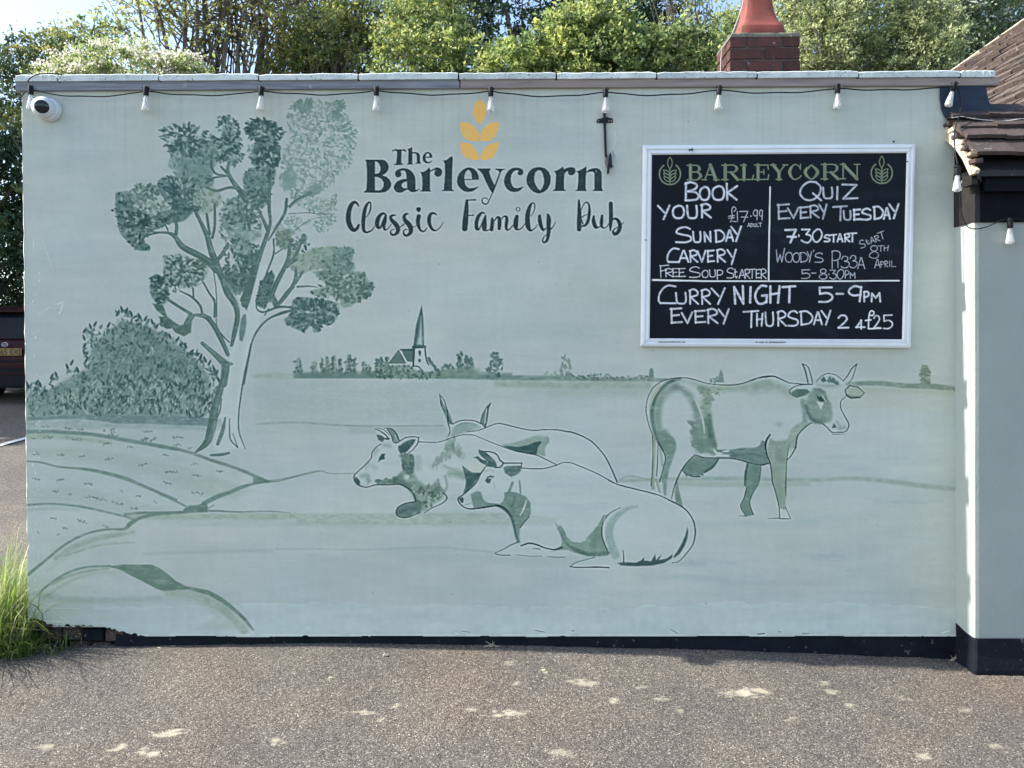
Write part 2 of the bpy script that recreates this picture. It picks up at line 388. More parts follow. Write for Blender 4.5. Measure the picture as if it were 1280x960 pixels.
# distant horizon, left of the church to the right-hand edge
cv.stroke([(318, 470, 5), (345, 470, 8), (368, 470, 4)], (125, 150, 140), a=.5, soft=3)
cv.fill([(368, 467), (560, 467), (560, 473), (368, 473)], (88, 122, 118), .85, .8, .25)
cv.stroke([(548, 471, 4), (622, 472, 6), (700, 473, 6), (760, 474, 5), (832, 475, 4)], (96, 128, 122), a=.85, soft=1.2, grain=.3)
cv.stroke([(622, 479, 8), (700, 481, 8), (810, 481, 9)], (124, 154, 140), a=.6, soft=3, grain=.4)
cv.stroke([(690, 489, 10), (830, 489, 10)], (136, 162, 154), a=.35, soft=4)
cv.stroke([(1060, 480, 5), (1095, 479, 6), (1130, 482, 6), (1165, 483, 7), (1194, 486, 6)], (100, 130, 118), a=.85, soft=1.2, grain=.3)
cv.stroke([(1080, 487, 6), (1194, 490, 7)], (140, 160, 142), a=.4, soft=3)
cv.stroke([(322, 530, 2), (370, 528, 2.4), (432, 532, 2), (500, 532.5, 2), (553, 532, 2)], (112, 142, 136), a=.6, soft=1, grain=.3)
cv.stroke([(440, 538, 8), (555, 538, 8)], (130, 158, 154), a=.35, soft=3)
# thin line behind the cattle
cv.stroke(Z(670, 520, 8, "850,630,6 900,605,16 980,605,16 1100,630,14 1200,635,14"), FA, a=.8, soft=1)
cv.stroke([(775, 601, 4), (900, 598, 5), (1010, 600, 5), (1070, 598, 5), (1120, 603, 6), (1160, 608, 6), (1196, 611, 6)], (118, 148, 138), a=.55, soft=1.5, grain=.3)
cv.stroke([(850, 604, 7), (940, 606, 6), (1010, 605, 5)], (132, 160, 148), a=.5, soft=2)
# the left-hand fields
cv.fill(Z(20, 500, 6.4, "70,130 250,130 500,118 800,122 1280,125 1640,150 1660,215 1280,200 1000,192 800,188 640,165 500,150 250,158 80,170"), (84, 118, 118), .8, 1.2, .35)
cv.fill(Z(20, 500, 6.4, "80,170 500,150 800,190 1280,195 1660,215 1640,250 1200,235 800,225 80,240"), (118, 148, 146), .55, 3, .5)
cv.stroke(Z(20, 500, 6.4, "80,255,34 300,255,32 600,275,30 900,325,30 1280,390,28"), (94, 128, 122), a=.85, soft=1, grain=.25)
cv.stroke(Z(20, 500, 6.4, "80,295,40 300,290,34 600,320,24 760,345,20"), (126, 158, 144), a=.75, soft=2.5)
cv.stroke(Z(200, 520, 6.4, "0,245,25 200,280,22 400,350,26 600,415,24 760,480,26 850,520,22"), (98, 130, 122), a=.9, soft=.8, grain=.2)
cv.stroke(Z(200, 520, 6.4, "855,525,22 950,520,12 1100,480,12 1280,440,10"), (104, 134, 126), a=.85, soft=.6)
cv.stroke(Z(320, 560, 4, "60,165,7 160,150,7 280,120,6 330,115,6 370,128,5 490,127,4"), (112, 140, 134), a=.75, soft=.6)
cv.fill(Z(200, 520, 6.4, "745,480 860,515 880,530 740,545"), (98, 130, 122), .85, 1)
cv.stroke(Z(20, 500, 6.4, "85,490,10 200,500,14 350,535,15 600,560,24 850,620,30 1000,680,24 1280,800,22"), (96, 130, 120), a=.88, soft=.8, grain=.25)
cv.stroke(Z(200, 520, 6.4, "0,625,16 100,670,16 205,722,14"), (98, 130, 122), a=.85, soft=.8)
cv.stroke(Z(20, 500, 6.4, "90,840,16 280,830,18 500,850,20 700,890,18 900,940,16 960,965,14"), (98, 132, 122), a=.85, soft=.9, grain=.25)
cv.fill(Z(20, 500, 6.4, "80,400 500,380 900,430 1280,520 1900,720 1750,800 1500,760 1100,600 700,500 200,470"), (140, 165, 160), .5, 4, .5)
cv.fill(Z(20, 500, 6.4, "80,700 500,690 900,800 1280,870 900,930 500,820 80,800"), (142, 167, 164), .45, 4, .5)
cv.stroke(Z(20, 500, 6.4, "90,880,20 280,865,14 500,880,12"), (126, 156, 148), a=.4, soft=2)
cv.stroke(Z(200, 520, 6.4, "860,525,14 740,545,20 640,575,30 560,610,30 450,650,36 350,700,36"), (96, 130, 122), a=.9, soft=.8, grain=.2)
cv.fill(Z(200, 520, 6.4, "190,745 230,718 300,712 370,690 385,735 375,768 180,775"), (88, 122, 116), .92, 1)
cv.stroke(Z(200, 520, 6.4, "-280,790,26 -150,775,18 0,772,18 200,768,18 400,758,14 640,768,10 860,762,8 1040,775,4"), (92, 126, 116), a=.85, soft=.8, grain=.3)
cv.stroke(Z(200, 520, 6.4, "380,740,8 430,715,8"), (98, 130, 122), a=.8, soft=.5)
cv.fill(Z(200, 520, 6.4, "-250,785 1090,778 1100,820 900,830 -250,830"), (128, 162, 140), .62, 2, .5)
cv.fill([(370, 642), (640, 641), (700, 648), (690, 656), (370, 656)], (134, 164, 152), .55, 1.5, .5)
cv.fill([(200, 648), (640, 655), (640, 660), (200, 658)], (140, 168, 166), .4, 2, .5)
cv.stroke(Z(320, 560, 4, "-480,300,7 -300,292,7 -100,298,6 100,505,8 300,505,8 560,507,8 900,497,9 1060,510,10 1200,522,10") [3:], (132, 158, 156), a=.5, soft=1.5, grain=.4)
cv.stroke([(180, 692, 3), (250, 690, 4), (340, 688, 4)], (136, 160, 162), a=.5, soft=2)
cv.stroke([(860, 700, 14), (700, 700, 12), (470, 694, 8)], (142, 166, 164), a=.3, soft=4, grain=.5)
cv.stroke(Z(20, 620, 4, "62,392,18 150,320,13 250,240,12 350,190,11 450,167,10 540,165,14 570,140,22 620,110,16 700,92,14 850,82,12"), (100, 132, 122), a=.9, soft=.7, grain=.2)
cv.stroke(Z(20, 620, 4, "200,310,24 300,250,26 400,215,26 500,195,24 590,180,10"), (128, 156, 144), a=.72, soft=2.5, grain=.35)
cv.stroke(Z(20, 620, 4, "160,370,16 280,290,18 420,240,14 560,225,8"), (140, 166, 158), a=.5, soft=3, grain=.4)
cv.stroke(Z(20, 620, 4, "240,300,5 400,250,6 500,238,6 590,232,5"), (120, 148, 140), a=.55, soft=1.2, grain=.5)
cv.stroke(Z(20, 620, 4, "70,535,8 150,455,10 250,388,11 350,356,10 470,350,9"), (102, 134, 124), a=.9, soft=.7)
cv.stroke(Z(20, 620, 4, "180,440,14 260,400,16 360,375,12 460,362,8"), (124, 153, 138), a=.8, soft=1.6, grain=.3)
cv.stroke(Z(20, 620, 4, "150,500,10 250,435,16 340,400,14 430,380,8 500,392,6"), (136, 162, 150), a=.6, soft=2, grain=.4)
cv.fill(Z(20, 620, 4, "460,352 540,342 680,343 720,360 760,390 800,425 850,450 960,470 1020,500 1080,545 1150,610 1192,668 1184,672 1120,605 1050,548 960,495 860,468 740,476 700,462 640,430 580,400 530,372"), (94, 128, 116), .95, .7, .15, smooth=False)
cv.stroke(Z(20, 620, 4, "100,495,24 250,518,30 450,522,30 720,512,26"), (134, 156, 155), a=.6, soft=3, grain=.4)
cv.stroke(Z(20, 620, 4, "760,485,24 900,500,30 1000,545,40 1080,600,40 1140,670,40"), (130, 159, 146), a=.75, soft=2.5, grain=.35)
cv.fill(Z(20, 620, 4, "730,480 860,472 960,500 1060,560 1180,668 900,668 1000,600 900,530 760,520"), (140, 166, 158), .5, 3, .4)
cv.stroke(Z(20, 620, 4, "75,540,8 105,555,7 130,590,6 135,620,5"), (88, 120, 110), a=.8, soft=.5)
rg = random.Random(5)
for (x, y, n) in [(52, 533, 6), (82, 536, 5), (98, 537, 4), (54, 547, 7), (90, 550, 7), (130, 555, 4), (160, 559, 4), (204, 569, 4), (42, 567, 4), (72, 569, 5), (100, 571, 4), (132, 574, 6), (174, 581, 6),
                  (206, 590, 9), (205, 603, 6), (42, 599, 5), (72, 600, 5), (106, 604, 6), (67, 614, 4), (86, 618, 2), (108, 621, 14), (140, 628, 8), (170, 620, 4), (164, 635, 5), (193, 628, 2), (151, 614, 2),
                  (216, 547, 8), (218, 556, 5), (236, 560, 3), (240, 580, 5), (272, 590, 4), (242, 595, 6), (240, 615, 8), (64, 648, 4), (98, 651, 6), (130, 658, 4), (80, 660, 3), (48, 666, 2), (72, 668, 2), (95, 672, 2), (180, 540, 6), (40, 549, 3)]:
    for k in range(n):
        cv.dab(x+k*1.9+rg.uniform(-.5, .5), y+rg.uniform(-1.2, 1.2)+k*.35*(y > 600), rg.uniform(1.8, 3.2), rg.uniform(.9, 1.5), rg.choice([1.3, 1.8, .2]), (88, 112, 116), .8)
cv.dabs([(130, 536), (150, 536), (152, 546), (128, 546)], 16, [(96, 126, 124)], (3, 6), (1.5, 2.5), ang=-1.57, seed=61)
cv.dabs([(172, 546), (196, 547), (190, 553), (176, 553)], 14, [(100, 130, 124)], (3, 5), (1.5, 2.5), ang=-1.57, seed=62)
# ---- hedgerow and church
cv.gid = G_HEDGE
for (x, y0, w, c) in [(373.5, 447, 9, 0), (392.5, 451, 8, 1), (403, 449, 4, 0), (409, 446, 7, 1), (418, 444, 7, 0), (425, 448, 6, 0), (436.5, 442.5, 9, 0), (443, 448, 5, 0), (455, 452, 6, 1), (461, 455, 5, 0), (470, 452, 4, 0), (477, 446, 4, 0), (484, 446, 4, 1), (553, 459, 6, 1), (560, 456, 8, 1), (575, 440, 7, 0), (584, 444, 6, 0), (590, 449, 7, 1)]:
    cv.fill([(x-w*.25, y0+1), (x+w*.2, y0), (x+w*.45, y0+10), (x+w*.6, 468), (x-w*.6, 468), (x-w*.45, y0+12)], (108, 138, 130), .8, 1, .3)
    cv.dabs([(x-w/2, y0), (x+w/2, y0), (x+w*.6, 467), (x-w*.6, 467)], int((468-y0)*.5), [(66, 98, 98), (84, 116, 110)] if c == 0 else [(96, 128, 120)], (3.5, 5.5), (2, 3.2), ang=-1.3, jit=.5, seed=int(x))
cv.fill([(366, 465), (560, 463), (640, 466), (640, 472), (366, 472)], (94, 126, 120), .7, 1.5, .4)
for (x, y) in [(577, 442), (583, 448), (588, 449), (574, 450), (573, 458), (587, 452), (566, 460), (560, 459)]: cv.dab(x, y, 7, 3.2, -1.2 if x > 578 else -1.9, (78, 110, 104), .95)
cv.fill([(552, 462), (574, 459), (600, 461), (598, 470), (552, 471)], (112, 142, 130), .7, 2, .3)
cv.dabs([(616, 438), (622, 440), (628, 452), (627, 472), (609, 472), (608, 455)], 58, [(66, 98, 98), (82, 114, 110), (100, 130, 126)], (4, 6.5), (2, 3), ang=-1.3, jit=.6, seed=5)
cv.dabs([(703, 446), (708, 444), (714, 455), (716, 473), (700, 473), (701, 455)], 46, [(104, 134, 128), (118, 146, 138)], (4, 7), (1.8, 2.8), ang=-1.5, jit=.4, seed=6)
cv.dabs([(716, 469), (740, 467), (812, 470), (812, 475), (716, 475)], 70, [(100, 130, 124), (86, 116, 112)], (2, 4), (1.5, 2.5), seed=7)
cv.dabs([(680, 465), (698, 465), (698, 472), (680, 472)], 10, [(118, 146, 140)], (3, 5), (1.5, 2.5), seed=8)
cv.fill([(812, 462), (815, 459.5), (817, 464), (817.5, 473), (811, 473)], (92, 122, 118), .85, .8)
cv.fill([(898, 470), (901, 461), (904, 468), (905, 478), (897, 478)], (100, 130, 124), .85, .8); cv.dabs([(888, 472), (897, 471), (897, 478), (888, 478)], 8, [(104, 134, 128)], (3, 4), (2, 3), seed=9)
cv.fill([(1151, 462), (1153, 456), (1159, 456), (1163, 464), (1163, 480), (1151, 480)], (106, 132, 118), .85, 1, .3)
cv.dabs([(1150, 460), (1163, 460), (1164, 480), (1150, 480)], 24, [(112, 138, 122), (96, 124, 110)], (4, 6), (1.2, 2), ang=.3, jit=.4, seed=10)
cv.gid = G_CHURCH
C = lambda t: Z(470, 370, 8, t)
cv.fill(C("458,88 475,250 482,500 370,522 400,300 440,150"), (66, 100, 100), .97, .3)
cv.fill(C("450,200 440,300 428,400 408,485 462,488 460,350"), PALE, .75, 1.6)
cv.fill(C("385,530 480,530 490,600 510,690 560,750 480,760 380,720"), (164, 186, 192), .8, .5)
cv.fill(C("250,535 370,528 376,660 315,655 275,600"), (78, 112, 108), .95, .3); cv.stroke(C("248,540,22 370,538,22"), (56, 88, 88), a=.9)
cv.fill(C("225,545 130,672 297,670"), (86, 120, 114), .97, .3); cv.stroke(C("225,545,10 130,672,10 297,670,10 225,545,10"), (62, 94, 92), smooth=False)
cv.stroke(C("250,545,10 300,660,10"), PALE, a=.9); cv.stroke(C("140,680,9 290,682,9"), PALE, a=.8)
cv.stroke(C("380,520,26 376,620,22 372,700,18"), (62, 96, 96)); cv.stroke(C("372,512,30 490,508,28"), (62, 96, 96)); cv.stroke(C("488,510,18 498,600,16 512,660,16 530,690,10"), (62, 96, 96))
cv.dab(470+438/8, 370+572/8, 7, 3.2, 1.5, (62, 96, 96)); cv.dab(470+436/8, 370+646/8, 4.4, 3.4, 1.5, (62, 96, 96))
cv.fill(C("0,700 60,690 130,695 300,690 345,720 350,818 0,818"), (104, 136, 128), .9, .8, .3)
cv.dabs(C("0,695 300,690 480,760 640,770 645,820 0,820"), 150, [(66, 100, 94), (86, 120, 108), (126, 156, 144), (74, 108, 100)], (3, 5.5), (1.8, 2.8), ang=-1.2, jit=.9, seed=12)
cv.stroke(C("345,722,12 375,702,13 420,705,13 465,745,12"), (70, 104, 102))
for x, y in [(534, 636), (548, 665), (563, 680), (590, 715), (598, 735), (625, 750), (632, 785), (540, 655), (10, 650), (55, 635), (30, 655), (105, 640)]: cv.dab(470+x/8, 370+y/8, 7, 3.4, 1.2, (74, 108, 104))
# ---- bush on the left
cv.gid = G_BUSH
BU = [(31, 484), (42, 478), (52, 482), (58, 486), (64, 472), (72, 466), (80, 476), (86, 458), (94, 456), (102, 466), (106, 455), (105, 430), (108, 412), (118, 405), (128, 408), (137, 408), (146, 390), (156, 387), (170, 394), (186, 398), (200, 412), (224, 424), (246, 438), (262, 452), (274, 470), (272, 492), (262, 520), (240, 521), (150, 519), (90, 517), (50, 518), (32, 520)]
BI = [(36, 492), (62, 488), (90, 470), (112, 460), (115, 430), (135, 415), (152, 400), (190, 410), (240, 445), (262, 470), (262, 500), (250, 520), (34, 520)]
cv.fill(BI, (104, 134, 131), .92, 3.5, .25)
cv.fill([(120, 440), (180, 420), (240, 450), (262, 490), (250, 515), (130, 515)], (98, 130, 127), .5, 8)
BC = [(64, 96, 96), (76, 108, 106), (92, 124, 120), (122, 152, 150), (84, 116, 116), (110, 142, 139)]
cv.dabs(BU, 1150, BC, (4.2, 8), (2, 3.3), ang=-1.45, jit=.6, seed=20)
cv.dabs([(130, 470), (255, 470), (262, 516), (60, 516), (70, 495)], 420, [(60, 92, 92), (72, 104, 100), (134, 162, 160), (128, 156, 152)], (4, 8), (1.8, 2.9), ang=-1.5, jit=.5, seed=21)
for k, (x, y) in enumerate(zip(*[iter([106, 413, 105, 422, 106, 432, 105, 440, 108, 450, 113, 408, 119, 405, 84, 458, 90, 453, 97, 462, 65, 470, 70, 468, 147, 392, 152, 386, 158, 388, 164, 392, 136, 406, 174, 395, 182, 398, 190, 402, 196, 408, 34, 480, 46, 478, 50, 480, 251, 446, 256, 449, 262, 453, 267, 460, 271, 466, 273, 474, 240, 440, 232, 432, 222, 424, 212, 420])]*2)): cv.dab(x, y, 8, 3, -1.9 if k % 2 else -1.1, (64, 96, 96))
cv.stroke([(235, 482, 2), (240, 475, 2.2), (247, 474, 2.4), (250, 481, 2.4), (249, 489, 2)], DK, a=.8)
# ---- the tree: pale trunk, limbs, foliage
cv.gid = G_TREE
cv.fill(Z(230, 430, 6.4, "380,60 420,-60 530,-20 510,120 480,260 450,420 438,560 440,700 480,830 300,860 250,840 240,700 300,480 330,300 350,170"), PALE, .55, 2)
cv.fill(Z(170, 330, 6.4, "830,400 880,372 910,250 985,0 1060,0 960,280 1000,390 980,520 900,740 720,740 760,660 800,560"), (166, 187, 194), .6, 1.5)
cv.stroke(Z(230, 430, 6.4, "470,-60,60 440,60,60 420,200,60 400,420,50"), (150, 174, 176), a=.5, soft=5, grain=.4)
TL = [(66, 100, 98), (80, 114, 110), (92, 126, 122), (108, 140, 137)]
TD = [(58, 90, 90), (70, 104, 102), (86, 120, 117)]
TG = [(116, 148, 143), (132, 160, 156), (104, 138, 134)]
def mass(poly, wcol, wa, n, cols, L=(4, 7), W=(2.2, 3.4), seed=1, soft=2.5, grain=.35, jit=.8, inner=None):
    if wa: cv.fill(inner or poly, wcol, wa, min(soft, 1.1), grain, seed=seed, smooth=True)
    cv.dabs(poly, n, cols, L, W, seed=seed, jit=jit)
ZA = lambda t: Z(130, 130, 6.4, t); ZB = lambda t: Z(280, 110, 6.4, t); ZC = lambda t: Z(170, 230, 6.4, t); ZD = lambda t: Z(290, 230, 6.4, t); ZE = lambda t: Z(170, 330, 6.4, t); ZF = lambda t: Z(290, 330, 6.4, t)
mass(ZA("520,330 600,260 800,260 880,320 880,480 860,600 800,650 700,620 600,545 515,500 530,420"), (112, 144, 142), .85, 90, TL, seed=31, soft=4)
cv.dabs(ZA("440,225 540,150 660,150 740,190 860,230 900,280 860,420 600,420 500,380 480,300"), 130, TD, (5, 8.5), (2.2, 3.4), jit=.35, seed=32)
cv.fill(ZA("560,430 760,440 860,520 850,620 780,640 650,560"), (96, 130, 128), .7, 4, .3)
mass(ZA("920,110 970,130 1050,140 1080,260 1080,340 1115,380 1110,450 1040,520 1010,450 960,470 900,460 900,340 930,300 915,180"), (104, 138, 138), .9, 90, TD+TL, seed=33, inner=ZA("950,170 1040,160 1070,300 1090,400 1060,480 960,440 930,340"))
cv.dabs(ZA("905,75 1060,100 1100,240 1120,380 1085,380 1060,160 940,160 905,200"), 26, TD, (4, 6), (2.4, 3.4), seed=34)
mass(ZB("170,260 220,250 300,250 340,245 400,270 440,310 480,345 460,430 360,450 290,440 190,400 160,320"), (92, 126, 122), .85, 120, TD, seed=35, jit=.35, inner=ZB("200,290 300,270 420,300 430,400 300,430 210,390"))
mass(ZB("210,500 260,460 360,440 440,470 460,540 430,620 400,650 300,640 210,590"), (88, 122, 118), .9, 95, TD, seed=36, inner=ZB("225,480 330,400 400,440 440,480 445,590 400,640 300,640 225,600"))
cv.dabs(ZB("240,400 440,400 450,500 260,500"), 50, TD, (4, 7), (2.4, 3.6), seed=65)
cv.dabs(ZB("190,450 240,450 250,560 200,540"), 14, TG, (4, 6), (2, 3), seed=66)
# light speckled crown
cv.dabs(ZB("500,200 560,100 700,92 860,110 960,90 980,200 1060,350 1060,450 1000,640 900,710 880,760 800,820 620,900 520,880 440,760 470,500 540,420 510,300"), 900, TG+[(112, 144, 140)], (3, 7), (1.5, 2.8), jit=1.2, a=(.6, .95), seed=37)
cv.dabs(ZB("560,100 700,92 700,170 640,200 560,170"), 34, [(100, 134, 130)], (5, 9), (2.2, 3.2), ang=-1.4, jit=.3, seed=38)
cv.dabs(ZB("870,100 970,90 980,200 870,250"), 34, [(104, 138, 134)], (5, 8), (2.2, 3.2), jit=.6, seed=39)
for k in range(9): cv.dab(280+(980+rg.uniform(-20, 60))/6.4, 110+(280+k*17)/6.4, 9, 2.2, -.7+k*.17, (98, 134, 132))
cv.fill(ZB("460,700 530,620 590,700 570,790 480,810"), (112, 146, 142), .9, 2, .2); cv.fill(ZB("640,840 720,765 778,758 770,840 700,870"), (110, 143, 139), .95, .8, .15)
cv.dabs(ZD("500,130 600,60 720,120 840,80 830,300 740,410 640,350 700,260 560,200"), 190, TG, (3, 6), (1.5, 2.6), jit=1, seed=40)
cv.dabs(ZD("330,330 470,250 640,300 500,400 340,480"), 90, TG, (3, 6), (1.5, 2.8), jit=1, a=(.5, .9), seed=41)
# middle mass right of the left limb
MM = ZC("690,130 850,80 870,0 890,-80 1075,-80 1080,0 1075,130 960,170 1000,300 1000,400 920,480 1000,500 980,620 900,720 850,880 760,880 700,800 680,700 790,690 810,620 740,480 680,440 650,260")
mass(MM, (100, 134, 132), .85, 430, TL+[(124, 154, 152)], seed=42, soft=3, inner=ZC("720,140 880,60 1050,0 1050,120 950,190 900,420 960,560 860,760 760,840 720,720 820,640 760,460 690,300"))
cv.fill(ZC("700,720 820,640 950,540 960,640 880,740 830,880 760,860"), (78, 112, 106), .75, 3, .3)
cv.dabs(ZC("860,170 960,170 990,260 960,330 880,310"), 40, [(64, 98, 94), (166, 188, 192)], (3, 5), (1.6, 2.6), seed=43)
cv.fill(ZC("890,350 1000,370 1000,420 920,470 880,430"), (118, 150, 146), .7, 3)
# left masses
mass(ZA("430,615 500,580 700,590 740,650 720,740 700,800 620,860 560,850 500,780 440,700"), (86, 120, 120), .92, 100, TD, seed=44)
cv.fill(ZA("520,700 680,700 660,820 560,840"), (82, 116, 118), .7, 4)
mass(ZA("720,640 860,650 940,740 930,800 820,880 690,850 700,740"), (124, 152, 146), .75, 40, [(92, 126, 118), (110, 142, 132)], seed=45, soft=4)
cv.fill(ZA("260,640 420,640 460,760 540,850 440,900 300,900 250,760"), (136, 162, 158), .85, 1.5, .35)
cv.dabs(ZA("270,640 420,640 460,760 540,850 440,900 300,900 250,760"), 60, [(146, 170, 166), (112, 144, 136), (86, 120, 112)], (4, 8), (2.4, 4), seed=64)
cv.dabs(ZA("95,700 200,690 280,640 430,640 450,700 380,800 300,880 160,960 95,850"), 95, TD+TL, (4, 6.5), (2.4, 3.6), seed=46)
mass([(145, 240), (165, 262), (190, 268), (212, 262), (222, 252), (240, 262), (230, 276), (208, 280), (190, 290), (178, 300), (187, 307), (186, 313), (170, 312), (158, 300), (148, 285)], (86, 120, 116), .9, 190, TD, seed=47, W=(2.6, 3.8), L=(3.6, 5.4))
cv.dabs(ZA("140,900 300,880 480,900 560,860 760,800 780,850 560,900 420,960 140,960"), 80, TD, (4, 6), (2.6, 3.8), seed=48)
cv.dab(141, 263, 4, 3, .2, DK); cv.dab(146, 265, 4, 3, .8, DK)
mass(ZC("215,575 330,560 440,590 560,640 580,690 530,790 440,830 300,830 240,800 220,700"), (120, 150, 144), .8, 150, TL+[(160, 182, 186), (64, 98, 92)], seed=49, soft=3)
mass(ZE("110,110 170,80 250,150 260,280 190,330 120,250"), (92, 126, 120), .9, 110, TD, seed=50, L=(3.5, 5.5), W=(2.4, 3.4))
cv.dabs(ZE("250,130 340,160 350,230 290,220"), 26, [(74, 108, 102), (166, 186, 190)], (3, 4.5), (1.8, 2.6), seed=51)
cv.fill(ZC("480,600 600,600 610,680 560,650 520,690 470,640"), (84, 118, 108), .9, .8)
cv.fill(ZE("130,315 215,330 250,420 300,460 350,490 400,480 450,430 440,520 440,545 385,580 310,545 285,510 250,520 190,490 190,430 225,420 165,370"), (72, 106, 98), .95, .6)
cv.dabs(ZE("180,420 260,430 300,520 200,500"), 20, TD, (3, 5), (2.4, 3.2), seed=52)
# right masses
mass(ZD("460,520 560,560 640,520 820,500 840,560 820,640 640,690 560,720 480,690 440,600"), (122, 152, 140), .85, 70, [(106, 138, 126), (130, 160, 150)], seed=53, soft=3, L=(5, 9), W=(2.5, 4))
mass(ZD("350,390 460,360 470,500 420,520 360,490"), (112, 142, 130), .85, 40, [(96, 128, 116)], seed=54)
cv.dabs(ZD("470,440 600,400 620,500 560,560 470,520"), 46, TL, (4, 6), (2.2, 3.2), seed=55)
mass(ZD("820,510 960,505 970,560 940,650 850,640 810,560"), (100, 134, 130), .85, 60, TL, seed=56)
mass(ZD("640,700 800,690 900,760 980,700 1060,720 1100,790 1140,800 1100,900 1050,920 980,960 890,990 840,900 700,900 620,860 760,820 700,760"), (114, 146, 136), .88, 150, TL+[(124, 154, 146)], seed=57, soft=3, L=(4, 8), W=(2.8, 4.2))
cv.dabs(ZD("1020,780 1140,790 1100,910 1020,920"), 40, TD, (3.6, 5), (2.6, 3.6), seed=58)
cv.dabs(ZD("760,650 960,640 1000,720 860,740"), 30, TL, (3.6, 6), (2.4, 3.6), seed=59)
mass(ZF("480,300 550,265 700,280 790,300 850,320 850,400 800,480 720,480 700,540 650,540 640,480 570,540 440,480 420,440 470,400"), (92, 126, 126), .9, 170, TD+TL, seed=60, soft=2, W=(2.8, 4.2))
mass(ZE("990,160 1040,90 1080,60 1110,100 1085,200 1100,230 1140,320 1110,350 1080,300 1050,310 1040,350 980,340 955,300 960,280"), (72, 106, 98), .95, 50, TD, seed=63, soft=.8)
mass(ZA("850,240 930,300 920,440 860,520 780,470 800,330"), (112, 144, 141), .8, 60, TL, seed=301)
mass(ZA("560,540 700,560 860,590 870,650 760,680 600,640"), (104, 137, 134), .8, 50, TL, seed=302)
mass(ZB("200,640 400,620 400,760 330,850 180,830 150,720"), (104, 137, 134), .85, 90, TL+TD, seed=303)
mass(ZC("880,-60 1000,-60 1060,60 1060,160 900,170 860,60"), (98, 131, 130), .8, 70, TL+TD, seed=304)
mass(ZC("820,620 980,520 1000,600 930,720 850,860 790,780"), (84, 118, 112), .85, 80, TD, seed=305)
mass(ZD("700,600 860,560 980,640 960,720 840,720 720,680"), (112, 144, 136), .75, 50, TL, seed=306)
mass(ZA("90,720 200,700 260,820 300,930 170,980 100,900"), (92, 125, 121), .85, 60, TD, seed=307)
cv.dabs(ZA("250,620 430,620 470,760 560,850 380,960 180,960"), 70, TL+[(146, 170, 166)], (4, 7), (2.4, 3.8), seed=308)
rg = random.Random(77)
for (t, n_, c_) in [(ZA("440,225 540,150 660,150 740,190 860,230 900,280 860,420 600,420 480,300"), 34, DK), (ZA("920,80 1050,110 1080,240 1110,400 1040,500 960,460 900,440"), 30, DK), (ZB("170,260 300,250 400,270 480,350 440,450 200,410"), 40, (54, 86, 86)), (ZB("210,500 360,450 440,480 450,560 400,640 300,640"), 34, (54, 86, 86)),
                    (ZC("700,140 860,80 1060,20 1060,160 960,300 860,420 720,400"), 60, (72, 106, 102)), (ZC("690,440 900,500 980,560 860,850 720,780 700,700"), 46, (64, 98, 92)), ([(146, 245), (190, 270), (215, 262), (205, 280), (180, 292), (185, 310), (160, 300)], 50, (52, 84, 82)), (ZE("110,110 240,100 260,280 180,320"), 34, (52, 84, 80)),
                    (ZC("215,575 560,640 560,760 300,820 220,700"), 44, (60, 94, 88)), (ZF("480,300 700,280 850,320 850,400 800,480 570,530 430,460"), 60, (62, 96, 94)), (ZD("700,760 980,700 1140,800 1100,900 900,980 700,880"), 44, (78, 112, 104)), (ZA("430,615 700,590 740,650 700,800 560,850"), 50, (60, 94, 94))]:
    cv.dabs(t, n_, [c_], (5, 8.5), (2.6, 4), seed=n_+100, jit=.6, a=(.75, 1))
    cv.dabs(t, n_//3, [(150, 174, 172), (136, 164, 160)], (4, 7), (1.8, 2.8), seed=n_+200, jit=.8, a=(.5, .9))
# limbs
def limb(pts, col, w=None, a=1.0, soft=0.0, grain=0.0, smooth=True, seed=1):
    q = [(p[0], p[1], (p[2] if len(p) > 2 else w)*.88) for p in pts]
    cv.stroke(q, col, a=a, soft=soft, grain=grain, smooth=smooth, seed=seed)
    if max(p[2] for p in q) > 4 and a == 1.0: cv.stroke([(p[0]+p[2]*.16, p[1]-p[2]*.05, p[2]*.34) for p in q], (108, 138, 132), a=.55, soft=.6, grain=.5, smooth=smooth, seed=seed+1)
LB = (74, 108, 102); LB2 = (84, 118, 112)
for t in ["1000,470,30 990,540,34 1030,620,38 1090,700,48 1135,770,46", "860,510,18 900,560,20 1000,575,18", "820,630,22 880,590,20 1000,573,18", "935,500,18 980,550,22", "820,668,18 900,695,26 1000,668,24 1080,682,32 1130,730,36"]: limb(ZA(t), LB)
for t in ["70,350,12 140,385,15 250,390,25 310,420,40 370,500,54 480,560,58 570,610,56 640,690,60", "45,460,25 80,415,18 180,390,15", "300,260,20 325,330,30 320,400,34", "225,300,12 255,370,14",
          "480,230,30 530,330,35 570,420,48 600,530,58 640,640,66 690,760,54 740,870,56 790,960,56", "565,240,22 580,340,25 590,400,25", "630,160,22 630,330,24 610,430,25", "735,480,30 690,560,35 640,620,38",
          "960,170,22 1010,270,28 1050,360,35", "1080,-60,22 1070,0,25 1065,200,30 1075,300,28 1050,400,38 1000,540,42 940,700,52 900,820,58 870,960,66",
          "1205,120,26 1190,230,28 1120,350,22 1060,450,12", "1280,122,14 1220,180,14", "1100,440,16 1100,560,18 1050,700,16 1020,790,14", "1170,520,12 1110,560,12", "1230,490,30 1210,620,36 1130,780,44 1080,900,44", "1280,610,20 1220,645,25"]: limb(ZC(t), LB)
